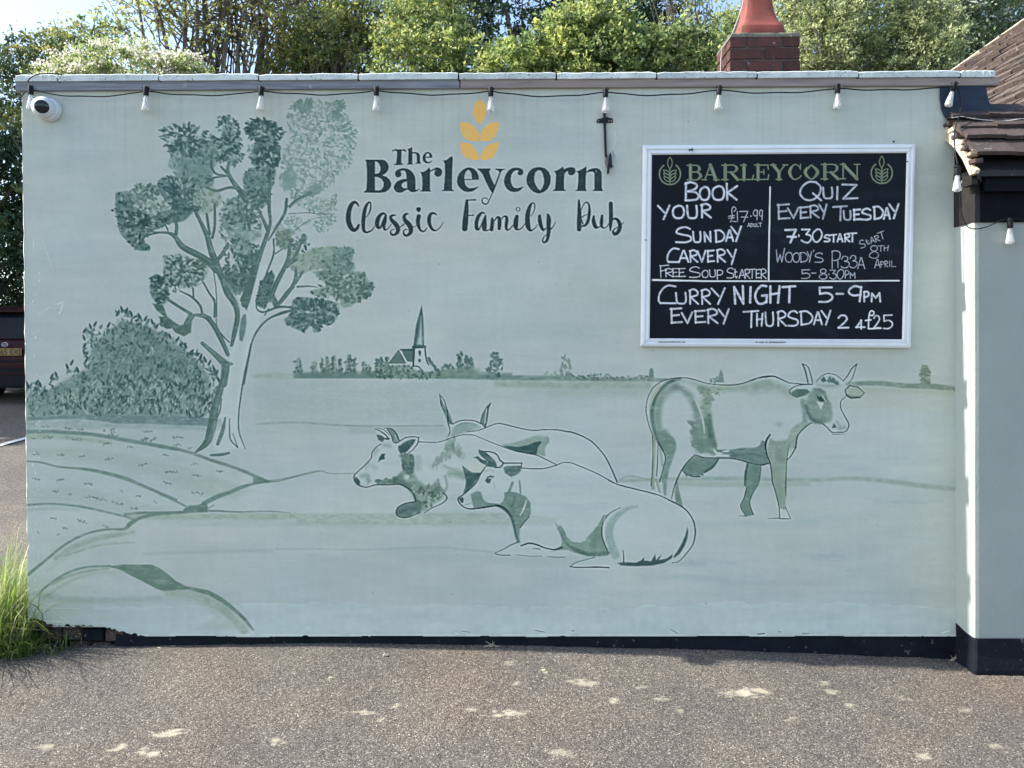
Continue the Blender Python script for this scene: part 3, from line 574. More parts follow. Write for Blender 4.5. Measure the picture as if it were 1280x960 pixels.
for t in ["630,70,30 530,120,22 460,190,14", "450,238,7 600,230,8 700,240,7 820,238,5", "480,390,6 600,300,5 720,260,4", "560,455,22 510,570,28 440,660,34", "510,680,25 510,760,30 450,870,34 380,950,36", "565,705,20 510,790,25", "525,822,22 620,818,14 690,828,6"]: limb(ZD(t), LB2)
limb(ZE("690,130,46 730,240,46 790,320,46 812,420,46 790,540,44 765,650,30"), LB)
limb(ZE("700,120,12 790,260,14 830,360,12"), (120, 150, 146), a=.7, soft=1)
for t in ["620,60,8 640,200,10 645,350,12 645,420,10", "540,150,16 590,240,18 628,300,22 628,420,22", "250,280,26 340,340,26 440,400,30", "445,420,26 480,408,28 560,425,40 620,490,46 680,600,46 735,725,36", "350,215,12 440,260,20 510,330,22 530,400,20", "455,195,18 460,265,18",
          "440,420,60 400,480,44", "640,430,8 650,510,10 700,580,12 745,625,14", "545,400,10 600,430,10"]: limb(ZE(t), LB)
limb(ZE("530,635,34 600,695,44 670,760,56 715,820,74 700,960,66"), LB2); limb(ZE("700,790,50 765,800,26"), LB2)
cv.fill(ZE("830,290 885,374 915,290 950,150 990,0 925,0 890,140"), LB, .97, .4)
cv.fill(ZE("860,400 880,405 885,470 870,560 850,620 828,610 825,540 840,440"), (88, 120, 116), .9, .8)
for t in ["960,290,10 968,360,14 1020,385,18 1120,350,20 1190,342,20 1245,352,14", "1250,370,22 1160,395,28 1060,440,18 980,520,20 930,620,16 905,740,14 875,900,14 865,960,14", "1130,340,30 1200,240,34 1260,170,34 1280,60,18", "1060,360,14 1030,410,10"]: limb(ZE(t), LB)
limb(Z(230, 430, 6.4, "535,0,12 510,120,14 480,260,14 455,420,14 438,560,12 440,700,12 490,840,6"), LB)
limb(Z(230, 430, 6.4, "335,170,74 320,260,52 285,380,60 245,520,72 218,680,80 180,790,60 85,872,14"), LB, grain=.1)
for t in ["300,440,12 285,540,16 240,640,14 235,700,10", "330,590,16 310,690,34 270,800,30", "365,600,8 365,700,12 375,770,14 430,830,10", "390,715,6 430,830,12", "215,890,22 300,885,28 360,872,20"]: limb(Z(230, 430, 6.4, t), LB2)
limb(Z(230, 430, 6.4, "250,620,10 235,760,12 250,840,14"), PALE, a=.5, soft=1)
# ---- cows
def sil(g, poly):
    P = np.array(poly, float); sl = cv.box(P[:, 0].min(), P[:, 1].min(), P[:, 0].max(), P[:, 1].max(), 1)
    q = cv.id[sl]; q[sdf(P, cv.X[sl], cv.Y[sl]) > -.5] = g
A1 = lambda t: Z(430, 520, 8, t); A2 = lambda t: Z(480, 580, 8, t); A3 = lambda t: Z(560, 490, 8, t); A4 = lambda t: Z(600, 600, 8, t)
A5 = lambda t: Z(740, 600, 8, t); A6 = lambda t: Z(670, 520, 8, t); A7 = lambda t: Z(800, 460, 8, t); A8 = lambda t: Z(800, 540, 8, t); A9 = lambda t: Z(940, 440, 8, t); A10 = lambda t: Z(900, 540, 8, t)
OL = (46, 76, 78); SH = (84, 116, 112)
# far lying cow
cv.gid = 12
B2 = A3("-70,130 -60,250 0,400 60,430 200,425 450,510 680,590 890,630 1100,725 1210,705")+A6("270,468 460,510 720,635 815,670 760,540 640,340 470,205 340,158 130,138")+A3("1000,375 900,382 650,345 480,318 370,350 330,310 190,280 50,320")
sil(12, B2); cv.fill(B2, (166, 187, 194), .35, 1)
cv.fill(A3("530,525 640,510 750,480 830,450 900,435 1000,455 1010,500 960,565 970,635 890,628 700,600 600,560"), (122, 150, 146), .9, 1.2, .25, smooth=True)
cv.fill(A3("550,535 700,550 800,530 870,500 925,492 935,505 900,550 885,628 700,600 620,575"), DK, .95, .5, smooth=False)
cv.stroke(A3("990,455,30 960,540,34 950,625,30"), (124, 152, 148), a=.8, soft=1, grain=.3)
cv.fill(A3("60,350 130,320 200,312 270,322 330,358 250,388 180,405 60,440 20,440 40,390"), (120, 148, 146), .75, 1.5, .2)
cv.stroke(A3("80,340,10 140,315,12 220,310,12 290,330,10"), (92, 124, 120), a=.7, soft=.8)
cv.stroke(A3("-85,15,3 -75,60,16 -60,120,26 -30,180,44 0,240,50 20,300,50"), (104, 136, 132))
cv.stroke(A3("-85,15,3 -76,80,9 -66,140,9 -30,200,7"), OL); cv.stroke(A3("-80,30,4 -40,80,8 -15,160,9 10,280,9 50,322,9"), OL)
cv.stroke(A3("-5,180,9 -2,300,9 20,380,9 5,440,7"), OL)
cv.fill(A3("430,108 395,140 350,215 325,300 370,350 388,280 405,170"), (92, 124, 120), .95, .3); cv.stroke(A3("432,105,6 395,140,9 350,215,9 325,300,9 372,355,9 390,280,9 405,165,8 432,105,5"), OL, smooth=False)
cv.stroke(A3("385,170,8 375,240,9 368,310,8"), PALE, a=.9)
cv.stroke(A3("50,320,9 110,290,10 190,280,11 270,290,11 330,318,10"), OL)
cv.stroke(A3("195,397,5 300,385,8 370,360,9 430,335,9 480,318,9 540,318,10 650,345,10 760,370,10 830,382,10 900,382,10 1000,375,9 1100,380,10 1200,398,13")+A6("340,158,14 410,180,13 470,205,12 520,232,11 570,265,11 640,340,11 700,420,12 760,540,13 812,662,13"), OL)
# left lying cow
cv.gid = 11
B1 = A1("310,130 400,118 470,122 540,190 560,240 620,212 750,212 850,262 930,262 1080,215 1180,188 1280,186")+A3("340,465 450,510 680,592 890,635 1090,725 960,768 735,760 550,712 440,600 305,575")+A2("790,290 820,200 640,180 630,330 560,405 420,480 300,525 200,540 120,500 130,440 210,395 300,370 310,320 230,230 140,200")+A1("560,680 330,685 230,712 130,680 100,630 130,560 240,460 275,380 370,280 325,190")
sil(11, B1); cv.fill(B1, (168, 188, 194), .4, 1)
cv.fill(A1("560,390 620,380 690,390 705,470 690,560 740,640 820,700 880,690 920,650 960,700 1000,740 990,820 900,880 830,950 700,960 720,860 700,790 640,720 560,685 480,680 420,655 520,630 590,560 600,480"), (112, 143, 137), .9, 2.5, .35)
cv.stroke(A1("580,400,40 640,440,50 670,520,60 640,600,60"), (84, 116, 112), a=.7, soft=3, grain=.3)
cv.stroke(A1("330,655,30 420,665,40 500,645,46 560,600,44 600,560,30"), (88, 120, 114), a=.8, soft=2, grain=.2)
cv.stroke(A1("560,660,40 640,700,50 710,780,54 740,860,60 740,950,60"), (78, 110, 108), a=.85, soft=2, grain=.2)
cv.dabs(A1("570,400 690,390 700,560 620,600 590,500"), 46, [(78, 110, 106), (100, 132, 124), (88, 120, 114)], (4, 8), (2, 4), ang=1.3, jit=.4, seed=90)
cv.dabs(A1("640,620 800,690 960,690 1000,780 880,880 740,950 700,800"), 80, [(84, 114, 106), (104, 134, 124), (134, 160, 154), (92, 122, 112)], (4, 9), (2, 4.5), ang=1.2, jit=.6, a=(.5, .9), seed=91)
cv.dabs(A1("1030,220 1110,220 1200,420 1060,420 900,520 860,480 1000,360"), 60, [(112, 142, 136), (130, 156, 150)], (5, 10), (2.5, 4.5), ang=1.8, jit=.5, a=(.35, .7), seed=92)
cv.dabs(A1("330,640 600,600 600,680 330,685"), 40, [(96, 128, 118), (84, 116, 110)], (4, 7), (2, 3.4), ang=-.5, jit=.4, a=(.4, .8), seed=93)
cv.stroke(A1("740,420,50 745,520,50"), (128, 156, 152), a=.6, soft=3); cv.stroke(A1("1080,240,30 1050,330,34 980,430,40 880,500,40"), (126, 154, 150), a=.6, soft=4, grain=.4)
cv.stroke(A1("1060,340,50 1150,360,50 1190,410,30"), (120, 149, 142), a=.7, soft=4, grain=.4); cv.stroke(A1("1060,580,50 1130,580,60 1200,610,50"), (114, 144, 136), a=.75, soft=4, grain=.3)
cv.stroke(A1("940,640,20 950,720,22 900,790,30"), (92, 124, 116), a=.7, soft=1.5, grain=.3); cv.stroke(A1("1010,600,18 1030,700,20 1000,780,16"), (104, 136, 130), a=.7, soft=1.2)
cv.fill(A1("610,590 650,585 660,610 630,640 600,620"), (172, 190, 196), .9, 1.5)
cv.dabs(A1("760,760 900,760 960,850 860,920 760,900"), 30, [(76, 106, 98), (140, 164, 160), (96, 126, 114)], (3, 6), (2, 4), seed=71)
cv.fill(A2("130,440 210,395 300,375 360,400 370,440 300,500 200,535 130,510 118,480"), (88, 120, 118), .95, .8, .15, smooth=True)
cv.stroke(A2("160,480,20 240,450,24 310,440,20"), (70, 102, 100), a=.6, soft=2)
cv.stroke(A2("320,375,9 210,395,10 145,430,10 120,480,10 140,520,10 210,535,11 290,515,10 360,480,8"), OL)
cv.stroke(A2("595,290,10 628,330,14 612,370,12 560,405,10 480,440,9 420,478,8 405,490,6"), OL)
cv.fill(A2("780,15 830,50 880,85 960,88 1010,55 960,110 920,190 850,260 790,300 810,240 820,170 800,90"), (64, 98, 98), .97, .5)
cv.stroke(A2("600,20,10 700,60,30 780,90,40"), (114, 144, 136), a=.6, soft=3)
cv.fill(A3("200,740 300,690 360,700 340,780 260,810 190,780"), (176, 186, 180), .5, 4)
cv.stroke(A1("370,280,9 320,315,9 280,370,11 275,415,11 240,460,10 190,510,10 135,560,10 103,595,11 103,640,12 135,685,12 180,706,11 230,712,11 280,697,11 330,686,12 420,688,12 500,684,12 560,682,14 610,705,14 670,745,12 705,800,12 716,850,10"), OL)
cv.fill(A1("112,605 140,625 160,650 160,700 125,680 108,640"), (60, 92, 94), .97, .5)
cv.fill(A1("340,460 355,415 375,380 412,376 405,405 410,430 370,440"), (62, 94, 94), .97, .5)
for t, w, a in [("300,370,30 330,340,30", 0, .5), ("220,520,20 250,470,24", 0, .5), ("180,600,40 230,600,50 240,640,40", 0, .6), ("280,500,30 320,520,30", 0, .4), ("400,290,24 460,300,24", 0, .6)]: cv.stroke(A1(t), (112, 142, 138), a=a, soft=3)
cv.stroke(A1("160,690,8 220,695,8 260,650,14"), (110, 140, 136), a=.6, soft=1.5)
cv.fill(A1("430,125 480,130 525,175 555,245 520,268 490,240 470,180"), (98, 130, 126), .9, .5); cv.stroke(A1("400,122,7 470,126,9 520,170,10 550,240,10"), OL); cv.stroke(A1("430,130,6 475,200,9 490,250,10 520,270,11 570,245,9"), OL)
cv.stroke(A1("510,190,10 525,240,10"), (160, 180, 182), a=.8)
cv.stroke(A1("310,130,8 360,150,9 410,185,12 450,230,10"), OL); cv.stroke(A1("330,122,5 400,140,5 450,190,5"), OL); cv.fill(A1("325,188 370,192 412,222 385,262 345,242"), (74, 100, 96), .95, .5)
cv.stroke(A1("410,225,12 430,230,22 455,225,10"), (62, 92, 92))
cv.fill(A1("545,310 600,262 680,230 718,235 690,285 640,345 610,372 565,365"), (62, 94, 94), .97, .6)
cv.stroke(A1("555,250,9 620,215,10 680,207,10 748,214,10 738,275,10 690,338,9 628,383,8"), OL, smooth=False)
cv.stroke(A1("550,300,12 548,340,10 575,380,10"), OL, a=.8)
cv.stroke(A1("750,260,9 850,263,9 930,263,8 1000,246,8 1080,216,8 1180,190,7")+A3("200,428,7 260,432,7 340,465,7 450,510,7 560,552,8 680,592,8 800,615,9 890,633,9 980,675,10 1085,727,8"), OL)
# front lying cow
cv.gid = 13
B3 = A2("1020,20 960,110 850,260 745,330 745,380 820,440 880,448 1120,415 1200,440")+A4("320,380 350,520 370,620 150,730 160,750 620,765 850,775 900,700 1080,765 1100,780 900,860 900,880 1280,880")+A5("170,880 280,856 420,862 600,858 720,832 800,832 900,780 1010,640 1030,560 1025,450 950,310 880,255 700,165 480,100 240,38 160,0")+A6("720,635 460,510 350,468 270,468 210,492")+A3("960,768 735,760 740,710 550,710 490,625 430,598 305,572 255,655 380,700")
sil(13, B3); cv.fill(B3, (166, 187, 194), .35, 1)
cv.fill(A4("795,455 830,480 870,570 930,620 1000,627 1060,600 1068,575 1130,510 1180,450 1230,355 1280,345 1235,420 1215,520 1230,620 1280,690 1280,755 1200,765 1080,765 940,725 880,700 820,700 700,718 760,690 812,655 822,600 795,530 770,490"), (110, 144, 134), .97, .5, .12)
cv.fill(A5("-20,560 60,450 120,350 140,360 105,450 105,560 150,700 160,745 0,765 -60,765"), (108, 142, 132), .97, .5, .12)
cv.stroke(A4("870,640,20 960,700,34 1100,742,36 1240,738,36 1290,730,30"), (80, 112, 106), a=.85, soft=1.2); cv.stroke(A4("800,500,14 840,600,18 900,670,20"), (84, 116, 112), a=.6, soft=1.5)
cv.stroke(A4("755,430,10 790,490,14"), (100, 130, 128), a=.8, soft=.8); cv.stroke(A4("800,460,12 850,540,14"), (96, 128, 124), a=.8, soft=.8)
cv.fill(A4("240,125 290,120 340,120 400,138 460,165 505,230 510,330 490,370 440,430 400,480 392,560 405,625 370,622 350,560 330,430 300,350 220,280 130,250 0,272 0,225 30,210 100,232 200,240 250,190"), (102, 134, 128), .97, .7, .15)
cv.stroke(A4("325,30,26 305,80,24 280,140,30 250,200,30"), (104, 134, 130), a=.9, soft=.7)
cv.stroke(A4("0,272,14 80,262,14 160,255,20 230,285,26 300,350,26 335,440,24 360,560,16 385,625,12"), (66, 98, 98), a=.95, soft=.7); cv.stroke(A4("350,150,14 340,220,20 310,270,24"), (76, 108, 106), a=.7, soft=1.5)
cv.stroke(A4("395,10,16 402,80,18 405,130,12"), (96, 128, 124), a=.95, soft=.5); cv.stroke(A4("465,205,10 435,290,16 400,355,8"), (176, 194, 196), a=.95, soft=.5)
cv.stroke(A4("490,370,12 440,425,10 402,480,8"), OL)
cv.fill(A2("865,300 900,285 935,270 970,280 990,350 1030,392 1130,398 1110,422 900,442 885,400"), (108, 138, 134), .97, .6)
cv.stroke(A2("1020,22,8 985,70,10 960,110,10 920,190,10 850,260,11 790,308,12 742,345,14 752,385,14 790,425,12 840,446,12 890,448,14 1000,435,16 1120,417,16 1190,430,16 1240,475,16"), OL)
cv.stroke(A2("780,410,5 850,400,8 880,380,6"), (110, 140, 138), a=.8); cv.fill(A2("750,345 785,330 797,350 792,390 768,385"), (58, 88, 92), .97, .5)
cv.fill(A2("1012,170 1030,130 1060,115 1102,122 1090,140 1070,150 1062,190 1035,195"), (60, 92, 92), .97, .5); cv.stroke(A2("1045,145,7 1080,138,7"), PALE)
cv.stroke(A2("1010,80,6 1060,55,6 1100,80,5"), (120, 148, 146), a=.7, soft=.6); cv.stroke(A2("1100,200,10 1105,245,6"), (130, 156, 156), a=.7, soft=1)
cv.fill(A3("305,573 380,603 420,640 470,688 492,745 450,752 385,745 395,695 330,640 308,610"), (70, 102, 102), .97, .5); cv.fill(A3("255,655 300,642 340,675 390,690 385,735 325,705 290,668"), (66, 98, 98), .97, .5)
cv.stroke(A3("340,590,8 440,602,12 490,630,13 520,682,14 552,712,14 520,752,14 465,755,12"), OL); cv.stroke(A3("410,620,9 470,655,16 505,720,16"), (166, 186, 190), a=.95)
cv.stroke(A3("555,712,13 640,712,13 740,712,12"), OL); cv.stroke(A3("736,712,9 735,762,9"), OL)
cv.fill(A3("553,755 590,740 730,735 728,790 695,825 632,850 570,812"), (88, 118, 116), .97, .6)
cv.stroke(A3("735,760,9 860,768,10 960,765,9 1040,745,9 1090,730,9 1140,708,8")+A6("300,466,8 350,468,8 460,510,9 600,570,9 720,635,9 830,690,8 950,722,8 1100,758,8 1200,785,8"), OL)
cv.stroke(A5("160,0,8 240,38,8 380,75,8 480,100,8 600,130,9 700,165,10 800,215,14 880,255,15 950,310,12 1000,380,12 1025,450,13 1032,540,12 1010,640,11 960,715,10 900,785,9 850,820,8 800,828,7"), OL)
cv.fill(A5("955,472 962,520 955,580 925,660 880,735 820,782 812,768 860,700 900,630 930,560"), (62, 92, 92), .97, .5)
cv.fill(A5("255,832 300,820 440,826 490,805 522,772 520,805 590,812 632,742 640,800 692,745 672,800 750,782 806,740 800,780 720,830 600,856 420,862 285,856"), (62, 92, 92), .95, .5)
cv.stroke(A5("310,705,8 316,760,10 318,825,12"), OL)
cv.stroke(A5("455,265,18 360,285,40 270,340,54 195,430,70 170,530,80 185,630,84 235,750,80"), (124, 153, 150), a=.75, soft=1.5, grain=.25)
cv.stroke(A5("285,275,6 200,318,9 145,370,9 105,450,9 100,560,10 130,650,9 165,730,6"), OL); cv.stroke(A5("130,370,10 115,460,12 118,560,12 160,670,10"), PALE, a=.7, soft=1)
cv.stroke(A4("410,658,14 460,640,16 500,632,16 570,648,16 650,680,14 740,695,14 820,675,20"), OL); cv.stroke(A4("150,732,8 240,690,10 300,655,10 370,625,12"), OL, a=.8)
cv.stroke(A4("150,735,7 190,748,10 300,752,8"), OL, a=.9); cv.stroke(A4("360,748,6 500,762,7 620,760,7"), (92, 120, 120)); cv.stroke(A4("530,685,8 600,692,14"), (92, 120, 120), a=.8); cv.stroke(A4("680,765,7 760,774,9 850,770,7"), (92, 120, 120))
cv.stroke(A4("900,868,10 1000,875,12 1150,870,12 1290,876,12"), OL); cv.stroke(A5("0,874,10 170,878,7"), OL); cv.stroke(A4("905,865,8 960,825,9 1050,800,9 1150,772,10"), (84, 112, 112))
# standing cow
cv.gid = 14
B4 = A7("250,120 150,180 80,290 62,400 90,580 130,700")+A8("130,50 110,540 130,590 240,640 262,640 280,430 350,200 420,380 340,560 425,740 400,600 370,480 440,410 640,440 780,270 960,270 1070,310 1040,420 1060,560 1000,745 1050,845 1135,830 1100,700 1200,430 1280,335")+A10("500,310 530,520 590,740 590,870 710,865 660,740 665,290 760,170 790,20")+A9("600,700 720,720 800,805 930,800 975,740 910,600 890,500 940,460 1080,460 1130,410 1060,350 1020,200 1055,115 910,290 830,220 750,212 640,300 600,320 590,240 505,118 550,310 380,310 290,270 220,242 100,250 0,285")+A7("1040,150 920,170 680,155 450,98")
sil(14, B4); cv.fill(B4, (160, 182, 190), .3, 1)
cv.stroke(A7("300,125,30 450,130,40 600,170,50 760,210,60 900,205,60 1100,190,70 1280,170,90"), (122, 150, 142), a=.65, soft=4, grain=.3)
cv.stroke(A9("0,360,120 150,340,110 300,370,90 400,430,60"), (124, 152, 142), a=.6, soft=6, grain=.3)
cv.stroke(A7("400,105,24 300,140,34 220,205,40 155,290,44 125,400,44 122,500,40 145,620,36 180,720,36 240,820,30"), (78, 110, 104), a=.95, soft=1.2, grain=.15)
cv.stroke(A7("350,190,80 250,250,80 190,360,80 170,480,80 180,600,80 230,700,90 300,760,90"), (112, 142, 136), a=.8, soft=4, grain=.2)
cv.stroke(A7("360,190,60 440,230,60 510,300,66 550,390,60 580,480,90 590,600,110 570,700,110 600,790,110"), (104, 134, 130), a=.8, soft=3.5, grain=.35)
cv.dabs(A7("490,540 560,540 620,700 600,830 520,770 560,700 500,660 560,620"), 40, [(104, 134, 130)], (6, 11), (2, 3.4), ang=.5, jit=.3, seed=81)
cv.stroke(A7("600,200,60 660,250,80 670,340,90 665,420,80 680,500,80 690,620,80 710,740,100 730,830,80"), (104, 136, 124), a=.85, soft=2.5, grain=.4)
cv.dabs(A7("600,200 850,190 740,290 710,400 620,420 610,300"), 50, [(112, 142, 132), (136, 160, 148)], (5, 9), (2, 3.4), ang=.1, jit=.5, seed=82)
cv.fill(A7("600,560 650,560 700,640 745,740 765,830 700,850 600,850 560,800 520,770 560,700 500,650 540,600"), (106, 137, 130), .85, 1.5, .3)
cv.stroke(A7("690,480,34 705,580,40 720,680,50 745,780,50"), (88, 119, 111), a=.8, soft=2, grain=.3)
cv.stroke(A7("250,640,60 300,740,70 330,800,60"), (100, 132, 124), a=.7, soft=3)
cv.stroke(A7("650,520,20 690,600,30 700,700,26"), (72, 104, 98), a=.7, soft=2.5)
cv.stroke(A7("545,300,6 580,380,9 615,470,12 638,580,14 645,650,8"), (172, 192, 194), a=.95, soft=.6)
cv.fill(A8("170,0 300,30 340,60 360,110 350,200 330,270 300,350 280,430 270,500 262,640 240,630 230,520 210,470 235,360 255,260 240,190 200,130"), (104, 137, 128), .92, 1.2, .2)
cv.stroke(A8("185,110,14 230,190,12 255,260,9 235,350,9 215,430,10 195,500,12"), OL, a=.85); cv.stroke(A8("200,160,18 215,260,22 225,340,16"), (120, 148, 144), a=.8, soft=1.2)
cv.stroke(A7("250,120,7 190,150,8 130,200,8 90,270,8 68,340,8 60,420,8 72,500,7 95,590,7 130,680,7"), OL); cv.stroke(A7("200,170,30 150,240,30 110,330,26 95,400,14"), (150, 172, 164), a=.8, soft=1); cv.stroke(A7("190,215,6 140,290,6 115,360,6"), (178, 192, 180), a=.8)
cv.stroke(A8("140,40,26 140,200,26 134,330,26 128,450,26 130,560,34"), (124, 150, 138), a=.85, soft=1); cv.stroke(A8("125,40,7 128,200,7 122,400,7 110,540,9"), OL, a=.9); cv.stroke(A8("180,130,8 175,300,9 165,440,9"), OL, a=.85)
cv.stroke(A8("160,480,20 185,560,20 200,600,16"), (122, 148, 138), a=.85, soft=1); cv.stroke(A8("155,500,10 165,580,10"), (178, 192, 178), a=.7); cv.stroke(A8("245,560,20 250,620,18"), (108, 138, 130), a=.8, soft=1)
cv.fill(A8("550,225 640,250 785,262 760,320 720,370 640,410 630,440 600,430 572,455 545,435 510,450 480,430 462,452 445,410 415,385 470,300"), (98, 130, 124), .97, .5, .1)
cv.stroke(A8("785,268,16 730,345,26 650,400,22"), (74, 104, 102)); cv.stroke(A8("550,225,8 470,305,11 415,385,12 370,480,14 340,560,10 315,668,7"), OL); cv.stroke(A8("440,400,12 470,430,10 500,430,12 530,445,14 600,445,12"), (70, 100, 98))
cv.fill(A8("372,470 390,580 410,660 428,740 360,712 345,600"), (104, 134, 126), .95, .8)
cv.stroke(A8("560,228,7 640,255,8 780,262,9"), OL)
cv.fill(A8("750,175 900,178 1010,160 1160,155 1200,130 1215,88 1245,90 1262,200 1290,300 1240,337 1150,330 1060,300 960,270 780,265 740,230"), (92, 124, 120), .95, .8, .15)
cv.stroke(A8("740,180,20 780,215,26 880,190,24"), (172, 190, 196), a=.95, soft=.8); cv.stroke(A8("760,235,26 890,238,24"), (170, 188, 196), a=.95, soft=.8); cv.stroke(A8("760,175,9 820,205,10 890,205,8"), (92, 120, 120))
cv.stroke(A8("900,240,16 1100,220,24 1260,260,20"), (78, 108, 106), a=.6, soft=2); cv.stroke(A8("640,256,7 780,262,9 900,263,9 1000,282,10 1080,305,12 1200,330,14 1290,312,14"), OL)
cv.fill(A8("1070,312 1210,332 1205,430 1185,520 1135,600 1100,690 1105,740 1138,830 1060,845 1003,748 1045,640 1065,560 1040,525 1055,420"), (98, 132, 124), .97, .7, .12)
cv.stroke(A8("1075,320,20 1055,430,26 1050,530,20"), (66, 96, 96), a=.95); cv.stroke(A8("1210,340,7 1200,440,7 1180,520,7 1130,610,7 1100,690,7 1105,745,7 1135,830,7"), OL, a=.85); cv.stroke(A8("1065,560,7 1040,660,8 1005,745,8 1055,838,7"), OL)
cv.fill(A10("470,180 500,60 560,95 620,95 690,60 700,100 672,200 668,290 665,450 662,560 655,740 690,840 640,790 590,860 590,740 560,620 530,520 515,400 498,300"), (126, 154, 144), .97, 1, .15)
cv.stroke(A10("600,150,80 600,260,80"), (112, 142, 136), a=.6, soft=4); cv.fill(A10("595,760 650,780 660,750 700,860 598,862"), (166, 186, 190), .95, 1)
cv.stroke(A10("500,25,14 465,80,18 455,140,20 468,220,14 500,310,12 515,400,10 525,500,10 550,580,9 575,680,8 592,760,9 597,860,8"), OL); cv.stroke(A10("700,100,7 680,190,8 668,290,7 662,400,7 658,540,12 660,640,6"), OL, a=.85); cv.stroke(A10("655,750,6 680,810,6 705,865,6"), OL, a=.85)
cv.stroke(A10("480,866,4 560,862,8 640,868,9 710,866,4"), OL, a=.9); cv.stroke(A10("190,838,6 260,842,8"), OL, a=.7)
cv.fill(A9("600,705 540,745 480,800 447,860 440,960 360,960 370,900 360,850 385,780 450,722 530,685"), (126, 154, 146), .9, 1.5, .2); cv.stroke(A9("600,705,9 540,745,11 480,802,12 447,862,12 440,960,10"), OL); cv.stroke(A10("780,20,10 765,90,11 752,160,12 715,230,12 675,278,9"), OL); cv.stroke(A10("700,180,30 730,130,40"), (140, 166, 160), a=.6, soft=2)
cv.stroke(A9("180,830,12 145,890,16 132,960,16"), OL); cv.stroke(A9("200,940,70 300,930,90"), (124, 152, 144), a=.7, soft=4); cv.fill(A9("230,720 270,700 310,720 270,755"), (136, 158, 150), .7, 2.5)
cv.stroke(A9("510,490,50 520,600,40 530,680,50"), (112, 142, 138), a=.85, soft=2)
cv.fill(A9("540,480 570,410 620,370 680,360 730,390 755,450 790,520 805,620 790,690 710,722 620,712 565,650 535,560"), (112, 142, 136), .92, 2, .15)
cv.stroke(A9("540,540,24 560,610,34 610,680,44 680,700,36"), (74, 106, 102), a=.85, soft=2.5); cv.stroke(A9("620,370,14 680,380,22 730,420,20 745,480,16"), (86, 116, 112), a=.7, soft=1.5)
cv.fill(A9("645,495 720,508 690,578"), (170, 190, 194), .95, .6); cv.fill(A9("643,425 670,450 700,440 728,490 690,497 660,478"), (52, 82, 82), .97, .5); cv.stroke(A9("700,440,7 722,470,6 745,500,5"), PALE)
cv.stroke(A9("760,400,36 775,460,30"), (148, 172, 170), a=.7, soft=3); cv.stroke(A9("660,330,30 760,340,40 860,330,30"), (120, 150, 146), a=.6, soft=3)
cv.dabs(A9("690,290 760,255 820,270 865,320 820,320 760,290"), 16, [(66, 96, 96), (84, 114, 112)], (5, 8), (2, 3), ang=.9, jit=.5, seed=83)
cv.stroke(A9("505,120,14 530,180,15 548,250,14 560,310,14"), (60, 90, 90)); cv.stroke(A9("510,120,6 560,150,8 590,240,9 602,318,9 560,318,8"), OL)
cv.stroke(A9("1052,120,12 1000,165,11 955,240,9 912,290,8"), OL); cv.stroke(A9("1050,120,8 1025,200,7 1005,260,6 970,310,6"), OL)
cv.stroke(A9("640,300,6 690,245,7 750,216,8 830,226,6 880,260,6 915,292,5"), OL)
cv.stroke(A9("600,325,8 480,330,9 410,355,9 370,395,10 400,430,8 450,455,8"), OL); cv.fill(A9("390,402 450,370 550,372 578,398 540,432 460,456 410,440"), (84, 116, 110), .97, .6)
cv.fill(A9("945,370 985,338 1060,352 1122,410 1080,455 990,460 945,430"), (142, 164, 158), .95, .6); cv.stroke(A9("950,430,20 1000,450,26 1080,450,16"), (92, 122, 108), a=.85, soft=1); cv.stroke(A9("940,372,10 980,336,10 1060,350,8 1125,410,8 1080,456,10 990,462,12 945,435,12 932,380,12"), OL, smooth=False)
cv.stroke(A9("935,450,8 892,488,9 885,545,10 905,600,8 935,655,9 965,710,10 965,755,11 930,797,10 860,803,9 800,803,10 745,748,9 705,716,10"), OL); cv.stroke(A9("800,825,8 860,824,8 930,818,5"), (84, 110, 112), a=.9)
cv.fill(A9("820,712 848,755 800,760"), (62, 88, 92), .97, .6); cv.stroke(A9("850,700,20 880,740,26"), (124, 150, 152), a=.7, soft=2); cv.stroke(A9("880,770,40 930,750,30"), (108, 138, 138), a=.6, soft=2)
cv.stroke(A9("0,285,9 50,264,10 100,250,14 160,244,16 220,243,14 290,272,12 340,295,10 380,310,9 500,320,8 600,326,8"), OL)
cv.stroke(A7("250,120,9 340,102,9 450,98,10 550,118,10 620,140,9 680,155,8 800,168,9 920,170,11 1040,150,11 1160,105,11 1280,88,12"), OL)
# ---- lettering
def letter(t, org, holes=(), g=None):
    cv.gid = g; cv.fill(Z(*org, 16, t), INK, .97, 0.15, .05, [Z(*org, 16, h) for h in holes], seed=g)
LW = ["T", "h", "e", "B", "a", "r", "l", "e", "y", "c", "o", "r", "n"]
letter("640,165 655,120 720,98 750,108 900,104 925,140 925,170 905,150 835,130 830,200 825,380 860,400 855,415 730,425 680,412 685,400 725,385 740,250 740,145 690,130 660,150", (450, 180), (), 30)
letter("945,100 1000,85 1030,62 1045,75 1045,165 1110,160 1170,180 1200,230 1200,340 1215,385 1210,395 1105,398 1110,388 1140,370 1135,230 1110,190 1060,190 1045,200 1045,380 1058,410 945,412 950,395 965,370 968,150 965,120", (450, 180), (), 31)
letter("290,270 305,220 350,170 400,155 450,175 485,225 485,265 460,278 350,278 360,330 400,360 450,350 485,325 480,345 440,380 400,392 340,375 300,335", (510, 180), ["353,258 365,210 395,185 420,200 430,252"], 32)
letter("108,0 130,-8 440,-6 500,10 550,60 578,140 560,210 510,270 450,310 530,335 590,390 628,470 615,540 570,600 500,645 400,657 80,652 75,635 115,610 130,570 140,400 140,200 125,40", (450, 200), ["300,30 340,35 385,80 412,150 405,220 380,262 300,280", "298,335 360,345 430,380 475,450 470,530 430,590 380,608 300,605"], 33)
